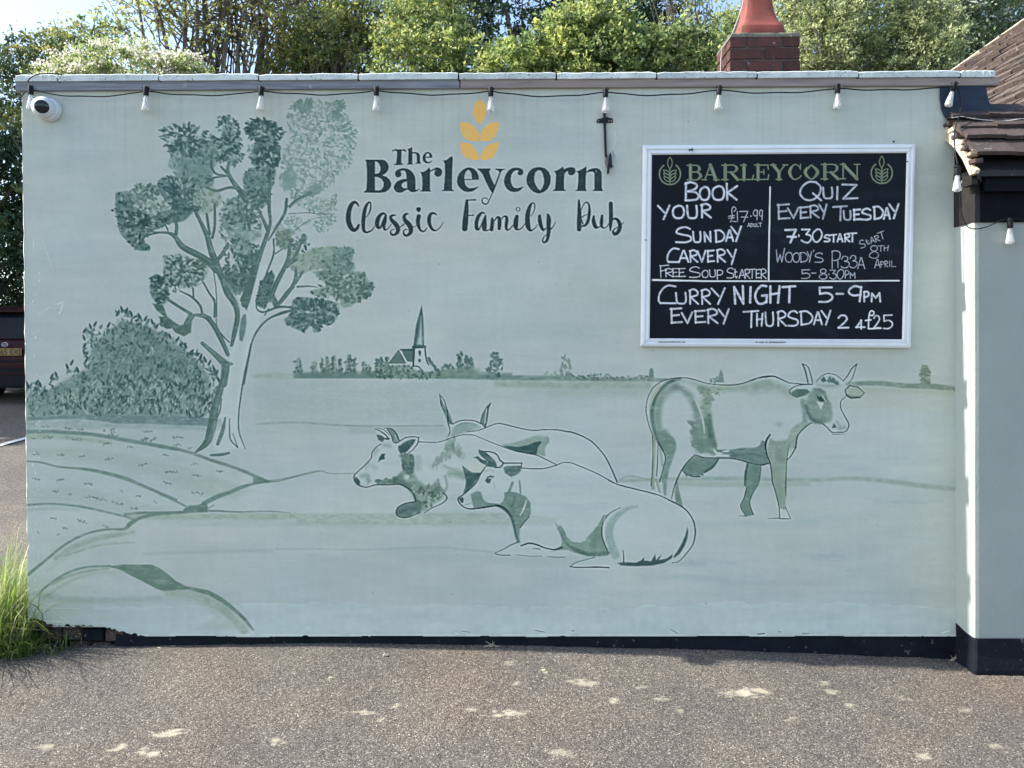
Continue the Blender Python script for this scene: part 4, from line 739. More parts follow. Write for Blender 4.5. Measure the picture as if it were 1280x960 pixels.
letter("700,290 705,240 740,200 800,175 860,162 940,172 1010,205 1065,265 1100,340 1110,430 1112,600 1190,575 1195,590 1140,625 1080,645 1020,640 985,615 950,590 900,615 840,650 770,655 715,630 680,580 675,540 700,480 740,430 800,400 860,380 930,375 928,300 915,240 880,210 830,215 812,235 828,270 825,310 800,340 755,352 715,330", (450, 200), ["838,480 880,445 940,430 945,560 880,568 845,545 830,510"], 34)
letter("245,240 300,240 360,210 425,150 445,195 450,212 500,180 560,152 600,148 650,170 683,220 680,270 655,315 610,338 565,330 530,290 530,240 555,200 520,205 450,235 440,260 440,590 465,632 240,632 245,620 280,600 290,500 285,340 265,270", (510, 200), (), 35)
letter("705,325 770,320 830,270 885,238 895,300 885,500 880,700 880,900 915,925 915,942 675,942 675,925 715,910 725,800 740,600 738,400", (510, 180), (), 36)
letter("180,590 190,500 230,420 300,350 380,310 440,305 520,335 580,400 612,480 618,555 330,560 340,640 370,690 430,725 500,720 560,705 610,685 605,705 540,760 480,790 400,802 320,785 250,735 200,670", (560, 190), ["325,540 330,470 355,400 400,355 440,375 470,430 482,540"], 37)
letter("592,328 848,328 850,350 825,385 830,430 880,560 930,665 1030,410 1010,375 950,350 950,330 1140,335 1130,350 1090,365 1060,400 975,640 905,820 885,825 830,740 760,600 690,440 640,380 600,355", (560, 190), (), 38)
cv.stroke([(615.5, 241, 1.3), (613.5, 246, 1.3), (611, 251, 1.4), (609.5, 254, 1.6), (606.3, 255.2, 1.7), (603.2, 253.2, 1.6), (602.6, 250.2, 1.5), (604.2, 247.9, 1.3), (607, 247.3, 1.2), (609.6, 249, 1.2)], INK)
letter("160,590 170,520 200,440 250,370 320,320 400,312 470,318 530,350 548,395 540,440 500,468 450,460 430,430 440,395 455,370 400,365 350,390 310,450 292,540 300,610 330,680 370,715 430,722 490,705 540,690 545,705 500,755 440,792 360,802 290,790 220,740 175,670", (620, 190), (), 39)
letter("608,560 620,480 660,390 730,330 820,302 900,302 980,325 1050,390 1090,480 1095,560 1080,650 1030,740 960,800 880,828 820,825 740,790 670,720 620,640", (620, 190), ["765,510 785,410 850,360 900,375 935,430 960,540 960,620 930,710 885,768 840,730 800,670 770,600"], 40)
letter("195,392 270,360 340,320 380,288 398,345 440,325 500,305 570,303 615,325 632,380 615,430 580,460 530,468 490,445 480,410 480,375 440,400 410,440 400,560 400,740 440,768 440,778 180,782 180,765 220,740 235,600 240,440 225,410", (680, 190), (), 41)
letter("640,392 700,370 780,330 848,288 850,350 845,400 900,350 980,325 1060,320 1110,345 1150,400 1155,560 1155,720 1180,770 1175,782 975,780 980,765 1010,740 1010,560 1010,430 985,395 930,392 850,415 835,480 832,720 850,770 850,782 625,780 630,768 665,750 685,600 690,450 680,410", (680, 190), (), 42)
def word(g, org, lst, dots=()):
    cv.gid = g
    for t in lst: cv.stroke(Z(*org, 16, t), INK, a=.97)
word(50, (425, 245), ["375,205,20 340,150,45 290,125,60 230,170,80 185,280,92 165,420,100 180,540,100 225,640,92 280,685,72 340,650,62 375,580,48",
    "690,600,14 650,670,25 590,710,35 520,725,45 475,680,64 465,560,74 475,400,78 500,260,68 545,160,50 598,122,28 615,200,28 600,300,28 555,385,18 520,430,10",
    "905,360,30 860,348,48 800,390,68 755,470,86 742,570,86 770,635,55 815,615,40 855,500,20 905,400,20", "915,395,52 893,500,78 875,600,66 900,675,38 950,655,20 1000,600,14 1030,560,12",
    "1110,385,20 1060,385,45 1012,420,56 1040,490,72 1110,560,90 1155,640,90 1150,720,76 1090,775,48 1035,768,48 1012,720,30 1040,680,20 1090,665,15", "1200,622,14 1285,575,12"])
word(50, (485, 245), ["400,355,25 360,360,50 322,410,62 345,490,80 410,560,96 455,640,96 450,730,78 380,790,50 325,770,45 312,710,30 350,670,20 395,665,15", "240,625,14 330,545,12", "510,622,16 580,590,12",
    "615,405,84 598,500,80 612,600,66 655,688,40 720,705,34 780,640,18", "965,370,28 920,345,44 862,355,58 825,430,74 825,530,74 850,610,60 900,675,48 960,688,28 1020,650,20 1070,590,14 1108,515,8"])
cv.dab(485+612/16, 245+272/16, 6.2, 5.6, 1.5, INK)
word(51, (570, 245), ["218,95,56 205,300,92 188,500,112 175,655,108", "215,82,30 385,78,34", "235,394,20 345,382,28", "570,345,25 520,335,42 450,405,68 412,520,74 412,640,70 450,672,38 500,590,22 560,450,26 590,385,20",
    "592,390,30 580,500,60 566,600,104 566,665,78", "600,695,30 680,668,20", "725,455,50 725,550,74 712,675,70", "765,500,20 820,430,38 862,445,66 870,550,78 865,655,62", "905,470,20 950,415,28 1000,412,46 1018,470,66 1005,580,62 1012,668,46 1060,672,28 1130,600,22 1165,560,16"])
word(51, (630, 245), ["258,405,66 240,500,94 235,600,92 255,665,44 320,662,28 380,610,22 420,550,12", "555,150,40 520,200,60 482,320,88 468,460,98 480,600,96 520,682,56 570,680,28 630,630,18 675,570,12", "560,138,22 595,140,22 618,190,24 610,260,18 585,330,14 540,400,10",
    "712,395,54 715,480,78 742,600,72 785,680,46 830,645,24", "875,368,40 895,450,88 892,600,86 890,740,76 862,880,58 805,928,38 775,900,30 790,835,24 840,780,16", "930,672,30 990,600,20 1035,512,10", "240,262,17 262,228,17 300,232,17 318,265,17 300,296,17 258,298,17 240,262,17"])
word(52, (710, 245), ["218,80,34 222,200,62 228,380,84 224,550,94 222,668,84", "265,285,14 300,190,20 345,135,26 385,128,30 425,200,40 426,350,60 400,500,62 345,585,50 280,605,34", "278,430,24 325,390,20 385,372,14", "270,470,20 300,560,24",
    "515,405,42 512,500,76 550,615,72 605,625,28 655,590,22", "682,392,48 672,500,72 672,600,56 720,640,26 780,610,20 820,545,12", "855,150,80 860,400,82 852,560,68 846,690,30", "885,475,32 950,452,48 1012,505,68 1040,600,80 1008,710,78 940,762,66 902,715,46 930,665,26 985,628,22", "1085,562,18 1115,520,10"])
# ---- barley emblem
E_ = lambda t: Z(560, 120, 10.66, t)
for k, t in enumerate(["425,40 480,90 510,170 500,250 470,320 420,385 370,320 335,230 340,150 370,80", "160,345 260,350 340,390 400,460 418,520 415,605 300,600 220,560 175,490 160,420", "680,345 590,350 510,390 450,460 432,520 430,605 540,600 620,550 660,480 680,410",
                       "165,620 250,620 320,650 370,720 410,790 412,855 320,850 230,820 185,760 165,690", "680,605 600,625 520,660 460,740 430,800 432,855 520,850 600,820 650,740 680,660"]):
    cv.gid = G_EMB+k; cv.fill(E_(t), (206, 170, 98), .93, .3, .12, seed=k+5)
cv.gid = 0
# scuffs, a repaired scratch, drips
for (p, c, w, a) in [([(768, 165), (770, 175), (766, 185)], (182, 196, 200), 1.2, .7), ([(766, 190), (768, 196)], (120, 138, 146), 2.5, .5), ([(72, 380), (78, 378), (76, 388), (74, 392)], (182, 198, 204), 1.6, .8), ([(55, 388), (62, 384)], (176, 192, 198), 1.5, .6),
                     ([(785, 205), (800, 200)], (170, 186, 190), 1.2, .5), ([(52, 300), (60, 320), (66, 340)], (172, 190, 196), 1.5, .4)]: cv.stroke(p, c, w, a, .6)
for k in range(60): cv.dab(random.uniform(40, 1180), random.uniform(120, 770), random.uniform(1, 2.2), random.uniform(.8, 1.6), random.uniform(0, 3), random.choice([(112, 128, 136), (180, 194, 200), (100, 112, 110)]), random.uniform(.3, .7))
for k in range(40): cv.dab(random.uniform(40, 50), random.uniform(300, 770), random.uniform(1, 5), random.uniform(.8, 2), 1.5, (196, 208, 210), .5)
dry = np.clip((vnoise(X/11, Y/3, 201)*.6+vnoise(X/2.5, Y/1.8, 202)*.4-.58)/.2, 0, 1)*np.where(cv.id >= 20, .08, .20)
drk = np.clip((vnoise(X/7, Y/7, 203)-.5)*14, -6, 6)*(np.abs(cv.c-BASE).sum(-1) > 40)*(cv.id < 20)
cv.c = (cv.c*(1-dry[..., None])+BASE*dry[..., None]+drk[..., None]).astype(np.float32)
# rain streaks under the coping
stk = np.clip((vnoise(X/3.2, Y/160, 204)-.62)/.3, 0, 1)*np.clip(1-(Y-112)/(60+90*vnoise(X/17, Y*0, 205)), 0, 1)
cv.c -= (stk*5.5)[..., None]*np.array((1.0, .85, .8), np.float32)
stk = np.clip((vnoise(X/4, Y/50, 206)-.66)/.3, 0, 1)*np.clip((Y-700)/90, 0, 1); cv.c -= (stk*2.5)[..., None]
ex = cv.c[..., 1]-(cv.c[..., 0]+cv.c[..., 2])/2; gold = cv.c[..., 0]-cv.c[..., 2] > 20
cv.c[..., 1] -= np.where(gold, 0, .34*np.maximum(ex-6, 0))
cv.c = np.where(gold[..., None], cv.c, WALLC+(cv.c-WALLC)*np.select([cv.id == 4, cv.id == 3, (cv.id > 10) & (cv.id < 15)], [1.1, 1.0, 1.08], 1.03)[..., None]).astype(np.float32)
lipm = np.exp(-((Y-(793.4-lean0(X)))/.9)**2)*(vnoise(X/16, Y*0, 208) > .3); cv.c += (lipm*14)[..., None]
for k in range(9):
    x = random.uniform(240, 1180); cv.stroke([(x, 786+random.random()*7), (x+random.uniform(1, 12), 787+random.random()*6)], random.choice([(60, 66, 70), (200, 212, 216), (90, 96, 96)]), random.uniform(.7, 1.6), .8)
# crispness of real brushwork: local contrast of the pigment
b_ = cv.c.copy()
for ax in (0, 1): b_ = (np.roll(b_, 1, ax)+np.roll(b_, -1, ax)+b_*2)/4
for ax in (0, 1): b_ = (np.roll(b_, 2, ax)+np.roll(b_, -2, ax)+b_*2)/4
cv.c = np.clip(cv.c+.75*(cv.c-b_), 8, 235).astype(np.float32)
cv.c += ((RNG.random((cv.h, cv.w))-.5)*3.2).astype(np.float32)[..., None]
print('mural painted', cv.c.shape)
def canvas_meshes(cv, mat_, Yp, nm, parent, keep=None, lean=None, B=4, thr=5.0, labels={}, y_off=0.0):
    """turn the painted canvas into meshes: fine faces where the paint changes, large ones where it does not, one object per id"""
    h = (cv.h-1)//B*B; w = (cv.w-1)//B*B
    c = cv.c[:h+1, :w+1]; idc = cv.id[:h, :w]
    keepm = np.ones((h, w), bool) if keep is None else keep(cv.X[:h, :w]+.5/cv.k, cv.Y[:h, :w]+.5/cv.k)
    nb_y, nb_x = h//B, w//B
    mx = np.full((nb_y, nb_x), -1e9); mn = np.full((nb_y, nb_x), 1e9)
    for j in range(B+1):
        for i in range(B+1):
            s = c[j:j+h:B, i:i+w:B][:nb_y, :nb_x].sum(-1); mx = np.maximum(mx, s); mn = np.minimum(mn, s)
    ib = idc.reshape(nb_y, B, nb_x, B); kb = keepm.reshape(nb_y, B, nb_x, B)
    big = (mx-mn < thr*3) & (ib.max((1, 3)) == ib.min((1, 3))) & kb.all((1, 3))
    W1 = w+1
    J, I = np.nonzero(big); J *= B; I *= B
    q1 = np.stack([J*W1+I, (J+B)*W1+I, (J+B)*W1+I+B, J*W1+I+B], 1); d1 = idc[J, I]
    sm = ~np.kron(big, np.ones((B, B), bool)) & keepm
    J, I = np.nonzero(sm)
    q2 = np.stack([J*W1+I, (J+1)*W1+I, (J+1)*W1+I+1, J*W1+I+1], 1); d2 = idc[J, I]
    Q = np.vstack([q1, q2]); D = np.concatenate([d1, d2])
    px = cv.X[:h+1, :w+1].ravel(); py = cv.Y[:h+1, :w+1].ravel()
    P = U(px+(lean(py) if lean is not None else 0), py, Yp)
    if y_off is not None and callable(y_off): P[:, 1] += y_off(px, py)
    C = np.clip(lin(c.reshape(-1, 3))*WT, 0, .92)
    out = {}
    for g in np.unique(D):
        q = Q[D == g]; u, inv = np.unique(q, return_inverse=True)
        me = bpy.data.meshes.new(nm.get(g, nm[1]))
        me.vertices.add(len(u)); me.vertices.foreach_set('co', P[u].astype(np.float32).ravel())
        me.loops.add(q.size); me.loops.foreach_set('vertex_index', inv.astype(np.int32).ravel())
        me.polygons.add(len(q)); me.polygons.foreach_set('loop_start', np.arange(0, q.size, 4, dtype=np.int32))
        me.update(calc_edges=True)
        at = me.color_attributes.new('pigment', 'FLOAT_COLOR', 'POINT')
        at.data.foreach_set('color', np.hstack([C[u], np.ones((len(u), 1))]).astype(np.float32).ravel())
        o = link(nm.get(g, nm[1]), me, mat_, parent); out[int(g)] = o
        if g in labels: o['label'] = labels[g]
    print(nm[1], 'faces', len(Q))
    return out
# ------------------------------------------------------------------ the chalkboard's writing
FONT = {  # strokes in a unit box, y down; '~' marks a curve
 'A': ["0,1 .45,0 .55,0 1,1", ".18,.66 .85,.66"], 'B': [".05,.02 .03,1", "~0,.08 .4,-.02 .85,.12 .75,.35 .2,.5", "~.2,.5 .75,.55 1,.75 .85,.95 .4,1 0,1"],
 'C': ["~1,.06 .6,0 .3,.15 .08,.45 .02,.8 .12,.97", ".12,.97 1,.98"], 'D': [".1,.03 .14,1", "~0,.05 .5,0 .9,.25 1,.55 .75,.88 .14,1"],
 'E': [".1,.02 .12,1", ".02,.06 .95,0", ".12,.5 .75,.45", ".12,.97 1,.93"], 'F': [".12,.02 .15,1", ".02,.06 1,0", ".12,.48 .75,.42"],
 'G': ["~.95,.02 .55,0 .18,.25 .03,.6 .25,.95 .6,1 .92,.9", ".6,.55 1,.52 .95,.92"], 'H': [".08,0 .08,1", ".95,0 .8,1", ".08,.5 .9,.42"],
 'I': [".5,0 .5,1"], 'K': [".05,0 .1,1", "1,.15 .12,.55 .95,1"], 'L': [".1,0 .1,.97 1,.94"], 'M': [".03,1 .08,.1 .5,.6 .92,.05 1,1"],
 'N': [".12,1 .03,.05 .85,1 .8,0"], 'O': ["~.5,.02 .12,.2 0,.55 .15,.9 .5,1 .85,.9 1,.5 .85,.12 .5,.02"], 'P': [".1,.05 .1,1", "~.05,.05 .5,0 .95,.12 .9,.42 .5,.55 .1,.55"],
 'Q': ["~.75,.02 .4,.02 .1,.3 .02,.65 .25,.95 .6,.97 .9,.7 .98,.3 .75,.02", ".62,.62 1,1"], 'R': [".08,.05 .1,1", "~0,.08 .5,-.02 .92,.15 .85,.38 .15,.52", ".15,.52 1,1"],
 'S': ["~.9,.12 .6,0 .2,.1 .05,.35 .4,.48 .9,.6 .95,.85 .6,.98 .02,.97"], 'T': ["0,.06 1,0", ".55,.04 .52,1"], 'U': ["~.05,0 .1,.6 .2,.92 .55,1 .88,.9 .95,.5 .9,0"],
 'V': [".02,.05 .55,1 1,0"], 'W': [".02,.1 .15,1 .45,.45 .65,.98 .95,0"], 'Y': [".02,.02 .55,.5", "1,0 .5,1"], 'Z': [".05,.03 .95,.05 .1,.97 1,.92"],
 't': [".2,0 .25,.8 .6,1 .9,.8", "0,.35 .8,.3"], '1': [".5,0 .5,1"], '2': ["~.05,.2 .3,.02 .7,.05 .85,.3 .5,.65 .05,.95", ".05,.97 1,.95"],
 '3': [".05,.05 .85,.05 .5,.4", "~.5,.4 .9,.5 1,.75 .7,1 .3,.98 0,.85"], '3r': ["~.05,.25 .3,.02 .75,.05 .8,.3 .45,.45", "~.45,.45 .9,.5 1,.78 .6,1 .2,.98 0,.88"], '4': [".6,0 .05,.85", "0,.8 1,.8", ".6,0 .6,1"],
 '5': [".95,.02 .08,.04 .12,.45", "~.12,.45 .6,.4 .95,.55 .95,.8 .6,.98 .05,.98"], '7': ["0,.05 .95,.03 .45,1", ".2,.55 .95,.58"], '8': ["~.55,.45 .2,.35 .2,.1 .55,0 .85,.1 .8,.35 .5,.47 .1,.65 0,.85 .3,1 .75,1 1,.8 .9,.6 .55,.45"],
 '9': ["~.95,.1 .5,0 .1,.2 .05,.45 .4,.62 .95,.55", ".97,.05 .85,1"], '0': ["~.5,0 .12,.25 0,.6 .2,.95 .55,1 .9,.7 1,.35 .8,.05 .5,0"],
 'L£': ["~.75,.3 1,.15 .7,0 .45,.2 .5,.7 .25,.98 .5,.95 1,.98", "0,.62 .8,.58", ".02,.75 .75,.72"], '-': ["0,.5 1,.5"], "'": [".6,0 .2,1"]}
BC_ = np.array((3, 12, 26), np.float32)
bv = Canvas(798, 176, 1150, 440, 1.75, BC_)
BX, BY = bv.X, bv.Y
q = (vnoise(BX/60, BY/50, 91)-.5)*7+(vnoise(BX/18, BY/25, 92)-.5)*4
bv.c += q[..., None]*np.array((.7, .9, 1.3)); bv.c += (np.clip((BX-1090)/50, 0, 1)*4)[..., None]*np.array((.8, 1, 1.1))
CH = (184, 199, 224); CH2 = (158, 173, 196)
def glyph(g, x0, y0, x1, y1, w, col=CH, a=.93, rot=0.0, seed=0):
    for st in FONT[g]:
        cur = st.startswith('~'); P = np.array([[float(v) for v in t.split(',')] for t in st.strip('~').split()])
        X_ = x0+P[:, 0]*(x1-x0); Y_ = y0+P[:, 1]*(y1-y0)
        if rot:
            cx, cy = (x0+x1)/2, (y0+y1)/2; X_, Y_ = cx+(X_-cx)*math.cos(rot)-(Y_-cy)*math.sin(rot), cy+(X_-cx)*math.sin(rot)+(Y_-cy)*math.cos(rot)
        i = w*.35
        X_ = np.clip(X_, min(x0, x1)-1+i*0, max(x0, x1)+1)
        bv.stroke(np.stack([X_, Y_], 1), col, w, a, .25 if w > 1.5 else .1, .22, smooth=cur, seed=seed+3)
rowlab = {}
def row(items, w, col=CH, a=.93, rot=0):
    bv.gid = 100+len(rowlab); rowlab[bv.gid] = 'chalk letters '+''.join(it[0].replace('L£', '£').replace('3r', '3') for it in items)
    for k, it in enumerate(items):
        g, x0, y0, x1, y1 = it[:5]; s = w*.45
        if g == 'I' or g == '1': bv.stroke([(x0, y0+s), (x1, y1-s)], col, w, a, .2, .2); continue
        glyph(g, x0+s, y0+s, x1-s, y1-s, it[5] if len(it) > 5 else w, col, a, rot, k)
for k in range(26):      # wiped chalk ghosts and smears
    x = random.uniform(822, 1110); y = random.uniform(232, 415)
    bv.stroke([(x, y), (x+random.uniform(10, 40), y+random.uniform(-10, 4)), (x+random.uniform(30, 70), y+random.uniform(-6, 10))], (70, 84, 104), random.uniform(4, 12), random.uniform(.05, .16), 3, .6, seed=k+300)
gids = {}
def grp(n, f): bv.gid = n; f(); bv.gid = 0
# printed header
HG = (96, 115, 103); HL = (136, 153, 138)
def emblem(cx, cy, r, tilt=0):
    pts = [(cx+r*math.sin(a), cy-r*math.cos(a), 1.7) for a in np.linspace(.62, 2*math.pi-.62, 40)]
    bv.stroke(pts, HG, smooth=False)
    def lf(x, y, L, W, an):
        u = []
        for t in np.linspace(0, 1, 12): u.append((t*L, W*math.sin(math.pi*t)**.8))
        u += [(p[0], -p[1]) for p in u[::-1]]
        bv.stroke([(x+p[0]*math.cos(an)-p[1]*math.sin(an), y+p[0]*math.sin(an)+p[1]*math.cos(an), 1.05) for p in u], HG, smooth=False)
    lf(cx, cy-r*.5, r*1.1, r*.22, -math.pi/2)
    for yy in (.05, .38, .72):
        for s in (1, -1): lf(cx+s*.2, cy+r*(yy-.12)+r*.12, r*.72, r*.15, -math.pi/2+s*(.95-.1*yy))
    bv.stroke([(cx, cy-r*.5), (cx, cy+r*.98)], HG, 1.3, smooth=False)
def serif(g, x0, y0, x1, y1):
    W = 4.0; w = 1.5; t = 1.4
    def st(x, a=y0, b=y1): bv.stroke([(x, a+.5), (x, b-.5)], HG, W, smooth=False)
    def ln(xa, ya, xb, yb, ww=w): bv.stroke([(xa, ya), (xb, yb)], HG, ww, smooth=False)
    def sf(x, y, L=3.6): ln(x-L, y, x+L, y, t)
    def hi(pts): bv.stroke(pts, HL, .9, .8, .2, smooth=False)
    T_, B_ = y0+.7, y1-.7; xm = (x0+x1)/2
    if g in 'BRLEN': st(x0+4.5) if g != 'N' else ln(x0+3.8, T_, x0+3.8, B_, 1.8)
    if g == 'B':
        sf(x0+4, T_); sf(x0+4, B_); bv.stroke([(x0+4, T_, 1.4), (x1-7, T_, 1.6), (x1-3.6, y0+5, 3.6), (x1-7, 214.8, 1.6), (x0+5, 215, 1.3)], HG); bv.stroke([(x0+5, 215, 1.3), (x1-6, 215.4, 1.8), (x1-2.2, y1-5.5, 4), (x1-7, B_, 1.6), (x0+4, B_, 1.4)], HG); hi([(x0+4.5, y0+2), (x0+4.5, y1-2)])
    if g == 'R':
        sf(x0+4, T_); sf(x0+4, B_, 4.2); bv.stroke([(x0+4, T_, 1.4), (x1-9, T_, 1.6), (x1-5, y0+5, 3.6), (x1-9, 215, 1.6), (x0+5, 215.2, 1.3)], HG); ln(xm, 215.5, x1-4, B_, 3.6); sf(x1-3, B_, 2.6); hi([(xm+1, 217), (x1-5, y1-2)])
    if g == 'L': sf(x0+4, T_); ln(x0, B_, x1-1, B_, t); ln(x1-1.2, B_, x1, y1-6, 1.6); hi([(x0+4.5, y0+2), (x0+4.5, y1-2)])
    if g == 'E':
        ln(x0, T_, x1-1, T_, t); ln(x0, B_, x1-1, B_, t); ln(x1-1.2, T_, x1-.6, y0+6, 1.4); ln(x1-1.2, B_, x1, y1-6.5, 1.6); ln(x0+4, 215, x1-6, 215, 1.3); ln(x1-6, 212, x1-6, 218, 1.2); hi([(x0+4.5, y0+2), (x0+4.5, y1-2)])
    if g == 'A': ln(xm-.5, y0+.5, x0+3.5, B_, 1.6); ln(xm-.5, y0+.5, x1-4.5, B_, 4.2); ln(x0+6.5, 218.5, x1-7, 218.5, 1.3); sf(x0+3, B_, 2.8); sf(x1-4, B_, 3.4); hi([(xm+1.5, y0+5), (x1-5.5, y1-3)])
    if g == 'Y': ln(x0+4, T_, xm, 215.5, 4); ln(x1-4, T_, xm+.5, 215.5, 1.6); bv.stroke([(xm, 215), (xm, B_)], HG, 4, smooth=False); sf(x0+4, T_, 3.6); sf(x1-3.5, T_, 3); sf(xm, B_, 3.6); hi([(x0+5, y0+2), (xm, 215), (xm, y1-2)])
    if g == 'C': bv.stroke([(x1-1.5, y0+6, 1.4), (x1-4, y0+1.8, 1.4), (xm-1, T_, 1.6), (x0+2.6, 215.2, 4.2), (xm-1, B_, 1.6), (x1-3, y1-2.6, 1.4), (x1-.6, y1-5.4, 1.3)], HG); ln(x1-1.5, y0, x1-1.5, y0+6, 1.3); hi([(x0+4, 209), (x0+2.8, 215), (x0+4, 221)])
    if g == 'O': bv.stroke([(xm, T_, 1.5), (x0+2.4, 215, 4.2), (xm, B_, 1.5), (x1-2.4, 215, 4.2), (xm, T_, 1.5)], HG); hi([(x0+4, 209.5), (x0+2.8, 215), (x0+4, 220.5)])
    if g == 'N': sf(x0+3.5, T_, 3); sf(x0+3.8, B_, 3); ln(x0+4, T_, x1-5, B_, 4); ln(x1-4.6, T_, x1-4.6, y1, 1.8); sf(x1-4.6, T_, 3.6); hi([(x0+6, y0+3), (x1-7, y1-4)])
def header():
    emblem(837.4, 217.5, 13.2)
    emblem(1102.2, 216.2, 13.2)
    for g, a, b, d in [('B', 858.5, 878, .4), ('A', 877.5, 899.4, .3), ('R', 902, 926, .2), ('L', 925.5, 941.8, .1), ('E', 943, 961, 0), ('Y', 962.5, 985, -.1), ('C', 984.4, 1002, -.2), ('O', 1004, 1024.5, -.4), ('R', 1026.5, 1051.5, -.7), ('N', 1050, 1076, -.9)]:
        serif(g, a, 205.6+d, b, 225+d)
grp(1, header)
def book():
    row([('B', 855.5, 227, 874.5, 251.5), ('O', 873.5, 232, 888, 251.2), ('O', 889.3, 231, 906.5, 251.2), ('K', 906.5, 228.4, 922.6, 250.8)], 2.7)
    row([('Y', 821, 255.8, 838, 275), ('O', 839.8, 255.5, 856.3, 274), ('U', 857, 256, 873, 274), ('R', 875.2, 254, 889.6, 273)], 2.6)
    row([('S', 843.5, 282.8, 865.5, 304.3), ('U', 864.8, 288.6, 877.3, 303.9), ('N', 879, 288.6, 890.8, 303), ('D', 892.5, 286.8, 906.6, 303.6), ('A', 906.4, 286.8, 917.6, 302.3), ('Y', 912.6, 282, 927.5, 302.6)], 2.4)
    row([('C', 832.8, 309.4, 849.5, 329), ('A', 847.8, 312.4, 861.5, 328.4), ('R', 861.2, 312, 872.8, 328.4), ('V', 870.8, 312.2, 883, 328.4), ('E', 883, 312, 893.6, 328.4), ('R', 895, 310.8, 907.5, 328.4), ('Y', 908, 311, 921, 331.3)], 2.3)
def free():
    row([('F', 823.8, 331, 836.4, 347), ('R', 831, 335.4, 841.6, 346.6), ('E', 840, 335, 848.6, 346.6), ('E', 847.6, 335, 857.4, 346.6), ('S', 861, 333, 876, 347.4), ('O', 877, 337.2, 885.8, 347.4), ('U', 886, 336.8, 895, 346.8), ('P', 895.4, 337, 904, 349.6),
         ('S', 908, 334.4, 918, 348.2), ('t', 917.6, 336, 922.4, 348), ('A', 923.4, 336.6, 931.6, 348.2), ('R', 930.6, 336.2, 937.8, 348.6), ('T', 935.8, 335.8, 944.2, 348.6), ('E', 944.2, 336.2, 950.8, 348.2), ('R', 950.4, 335.8, 958.4, 349)], 1.15, a=.9)
def price():
    row([('L£', 910, 258, 920.6, 278), ('1', 921.6, 264, 921.9, 277.4), ('7', 924, 263.2, 936, 277.8), ('9', 941, 261.8, 947.4, 275.2), ('9', 948.6, 261.8, 953.6, 275.8)], 1.05, a=.8)
    bv.dab(938.6, 270.2, 1.6, 1.6, 0, CH, .9)
    row([('A', 934.2, 278.6, 938, 283.8), ('D', 938, 279, 941.6, 283.8), ('U', 941.8, 279, 945.2, 283.8), ('L', 945.6, 278.8, 948.4, 283.8), ('T', 948, 278.4, 952.6, 283.6)], .85, a=.8)
def quiz():
    row([('Q', 998.6, 226, 1027.5, 251.5), ('U', 1027, 233.4, 1042.2, 249.2), ('I', 1046.8, 232.6, 1046.4, 250.2), ('Z', 1050.8, 229, 1073, 250.2)], 2.5, a=.85)
    row([('E', 970.6, 254.2, 988, 275), ('V', 983.4, 258.6, 999.2, 273.6), ('E', 998.6, 257.6, 1011.6, 274), ('R', 1011, 255.8, 1024.4, 273), ('Y', 1022.8, 254.4, 1034.4, 274.4), ('T', 1040.4, 256.6, 1059.6, 276.6), ('U', 1053, 262.6, 1064.8, 276)], 2.4, CH2, .9)
    row([('E', 1065.6, 260.6, 1076.8, 276), ('S', 1076, 259.6, 1090, 276), ('D', 1090.4, 257, 1105, 275), ('A', 1103.6, 259, 1113.6, 274.6), ('Y', 1110, 253.8, 1124.4, 274)], 2.6)
    row([('7', 980.4, 285.4, 996.8, 304.4)], 2.8); bv.dab(998.6, 294.6, 3.4, 1.6, 1.5, (225, 232, 240))
    row([('3', 1000.8, 285, 1015, 304), ('0', 1014.6, 285.6, 1028.4, 303.2)], 2.2)
    row([('S', 1029.4, 292.6, 1038.4, 303), ('T', 1037.2, 292.4, 1046.4, 303.4), ('A', 1045.8, 291.6, 1054.2, 303), ('R', 1054.8, 291.6, 1063, 303), ('T', 1059, 290.4, 1071.4, 303)], 2.1)
def woody():
    row([('W', 969.6, 310, 981.8, 328.2), ('O', 981.2, 314.6, 991, 328.2), ('O', 990.6, 315.2, 1000, 328.2), ('D', 999.2, 315.2, 1010.4, 328.2), ('Y', 1008.4, 313.8, 1015, 328.4), ("'", 1015.8, 312, 1018.6, 315), ('S', 1018, 315.6, 1029.6, 328.6),
         ('P', 1038.6, 312.8, 1051, 336), ('1', 1047.4, 325.6, 1047.4, 335), ('3r', 1050.8, 319.8, 1062, 335.2), ('3r', 1061.6, 318.8, 1071.8, 335.2), ('A', 1071.6, 321.4, 1081.4, 336.4)], 1.15, CH2, .88)
    row([('5', 1001, 336.4, 1013, 348.8), ('-', 1014, 338.8, 1020.4, 343.8), ('8', 1023.6, 335.8, 1034.2, 349.2), ('3', 1036.6, 336.6, 1046, 349.2), ('0', 1045.8, 336.2, 1055.4, 349.2), ('P', 1055.6, 337.6, 1061.8, 348.2), ('M', 1062, 339.8, 1069.4, 348.2)], 1.2, CH2, .88)
    bv.dab(1036, 342.8, 1.5, 1.5, 0, CH2)
    row([('S', 1074, 299.6, 1081.6, 310.2), ('t', 1082.2, 298.8, 1087.4, 306), ('A', 1087.2, 296, 1093.4, 304.2), ('R', 1093.2, 294, 1099.4, 302.4), ('T', 1097.4, 289.2, 1106.8, 299.2)], 1.0, CH2, .85, -.3)
    row([('8', 1086.2, 306.6, 1098.6, 323), ('T', 1097, 306.6, 1104.4, 314.6), ('H', 1104.4, 306.4, 1111.2, 313.8), ('A', 1093, 323.6, 1100.6, 335.4), ('P', 1100.2, 326.4, 1105, 334.4), ('R', 1105.4, 325.8, 1110.2, 334), ('I', 1112, 326, 1112.2, 333.6), ('L', 1113.6, 325.4, 1120.2, 334)], 1.0, CH2, .85)
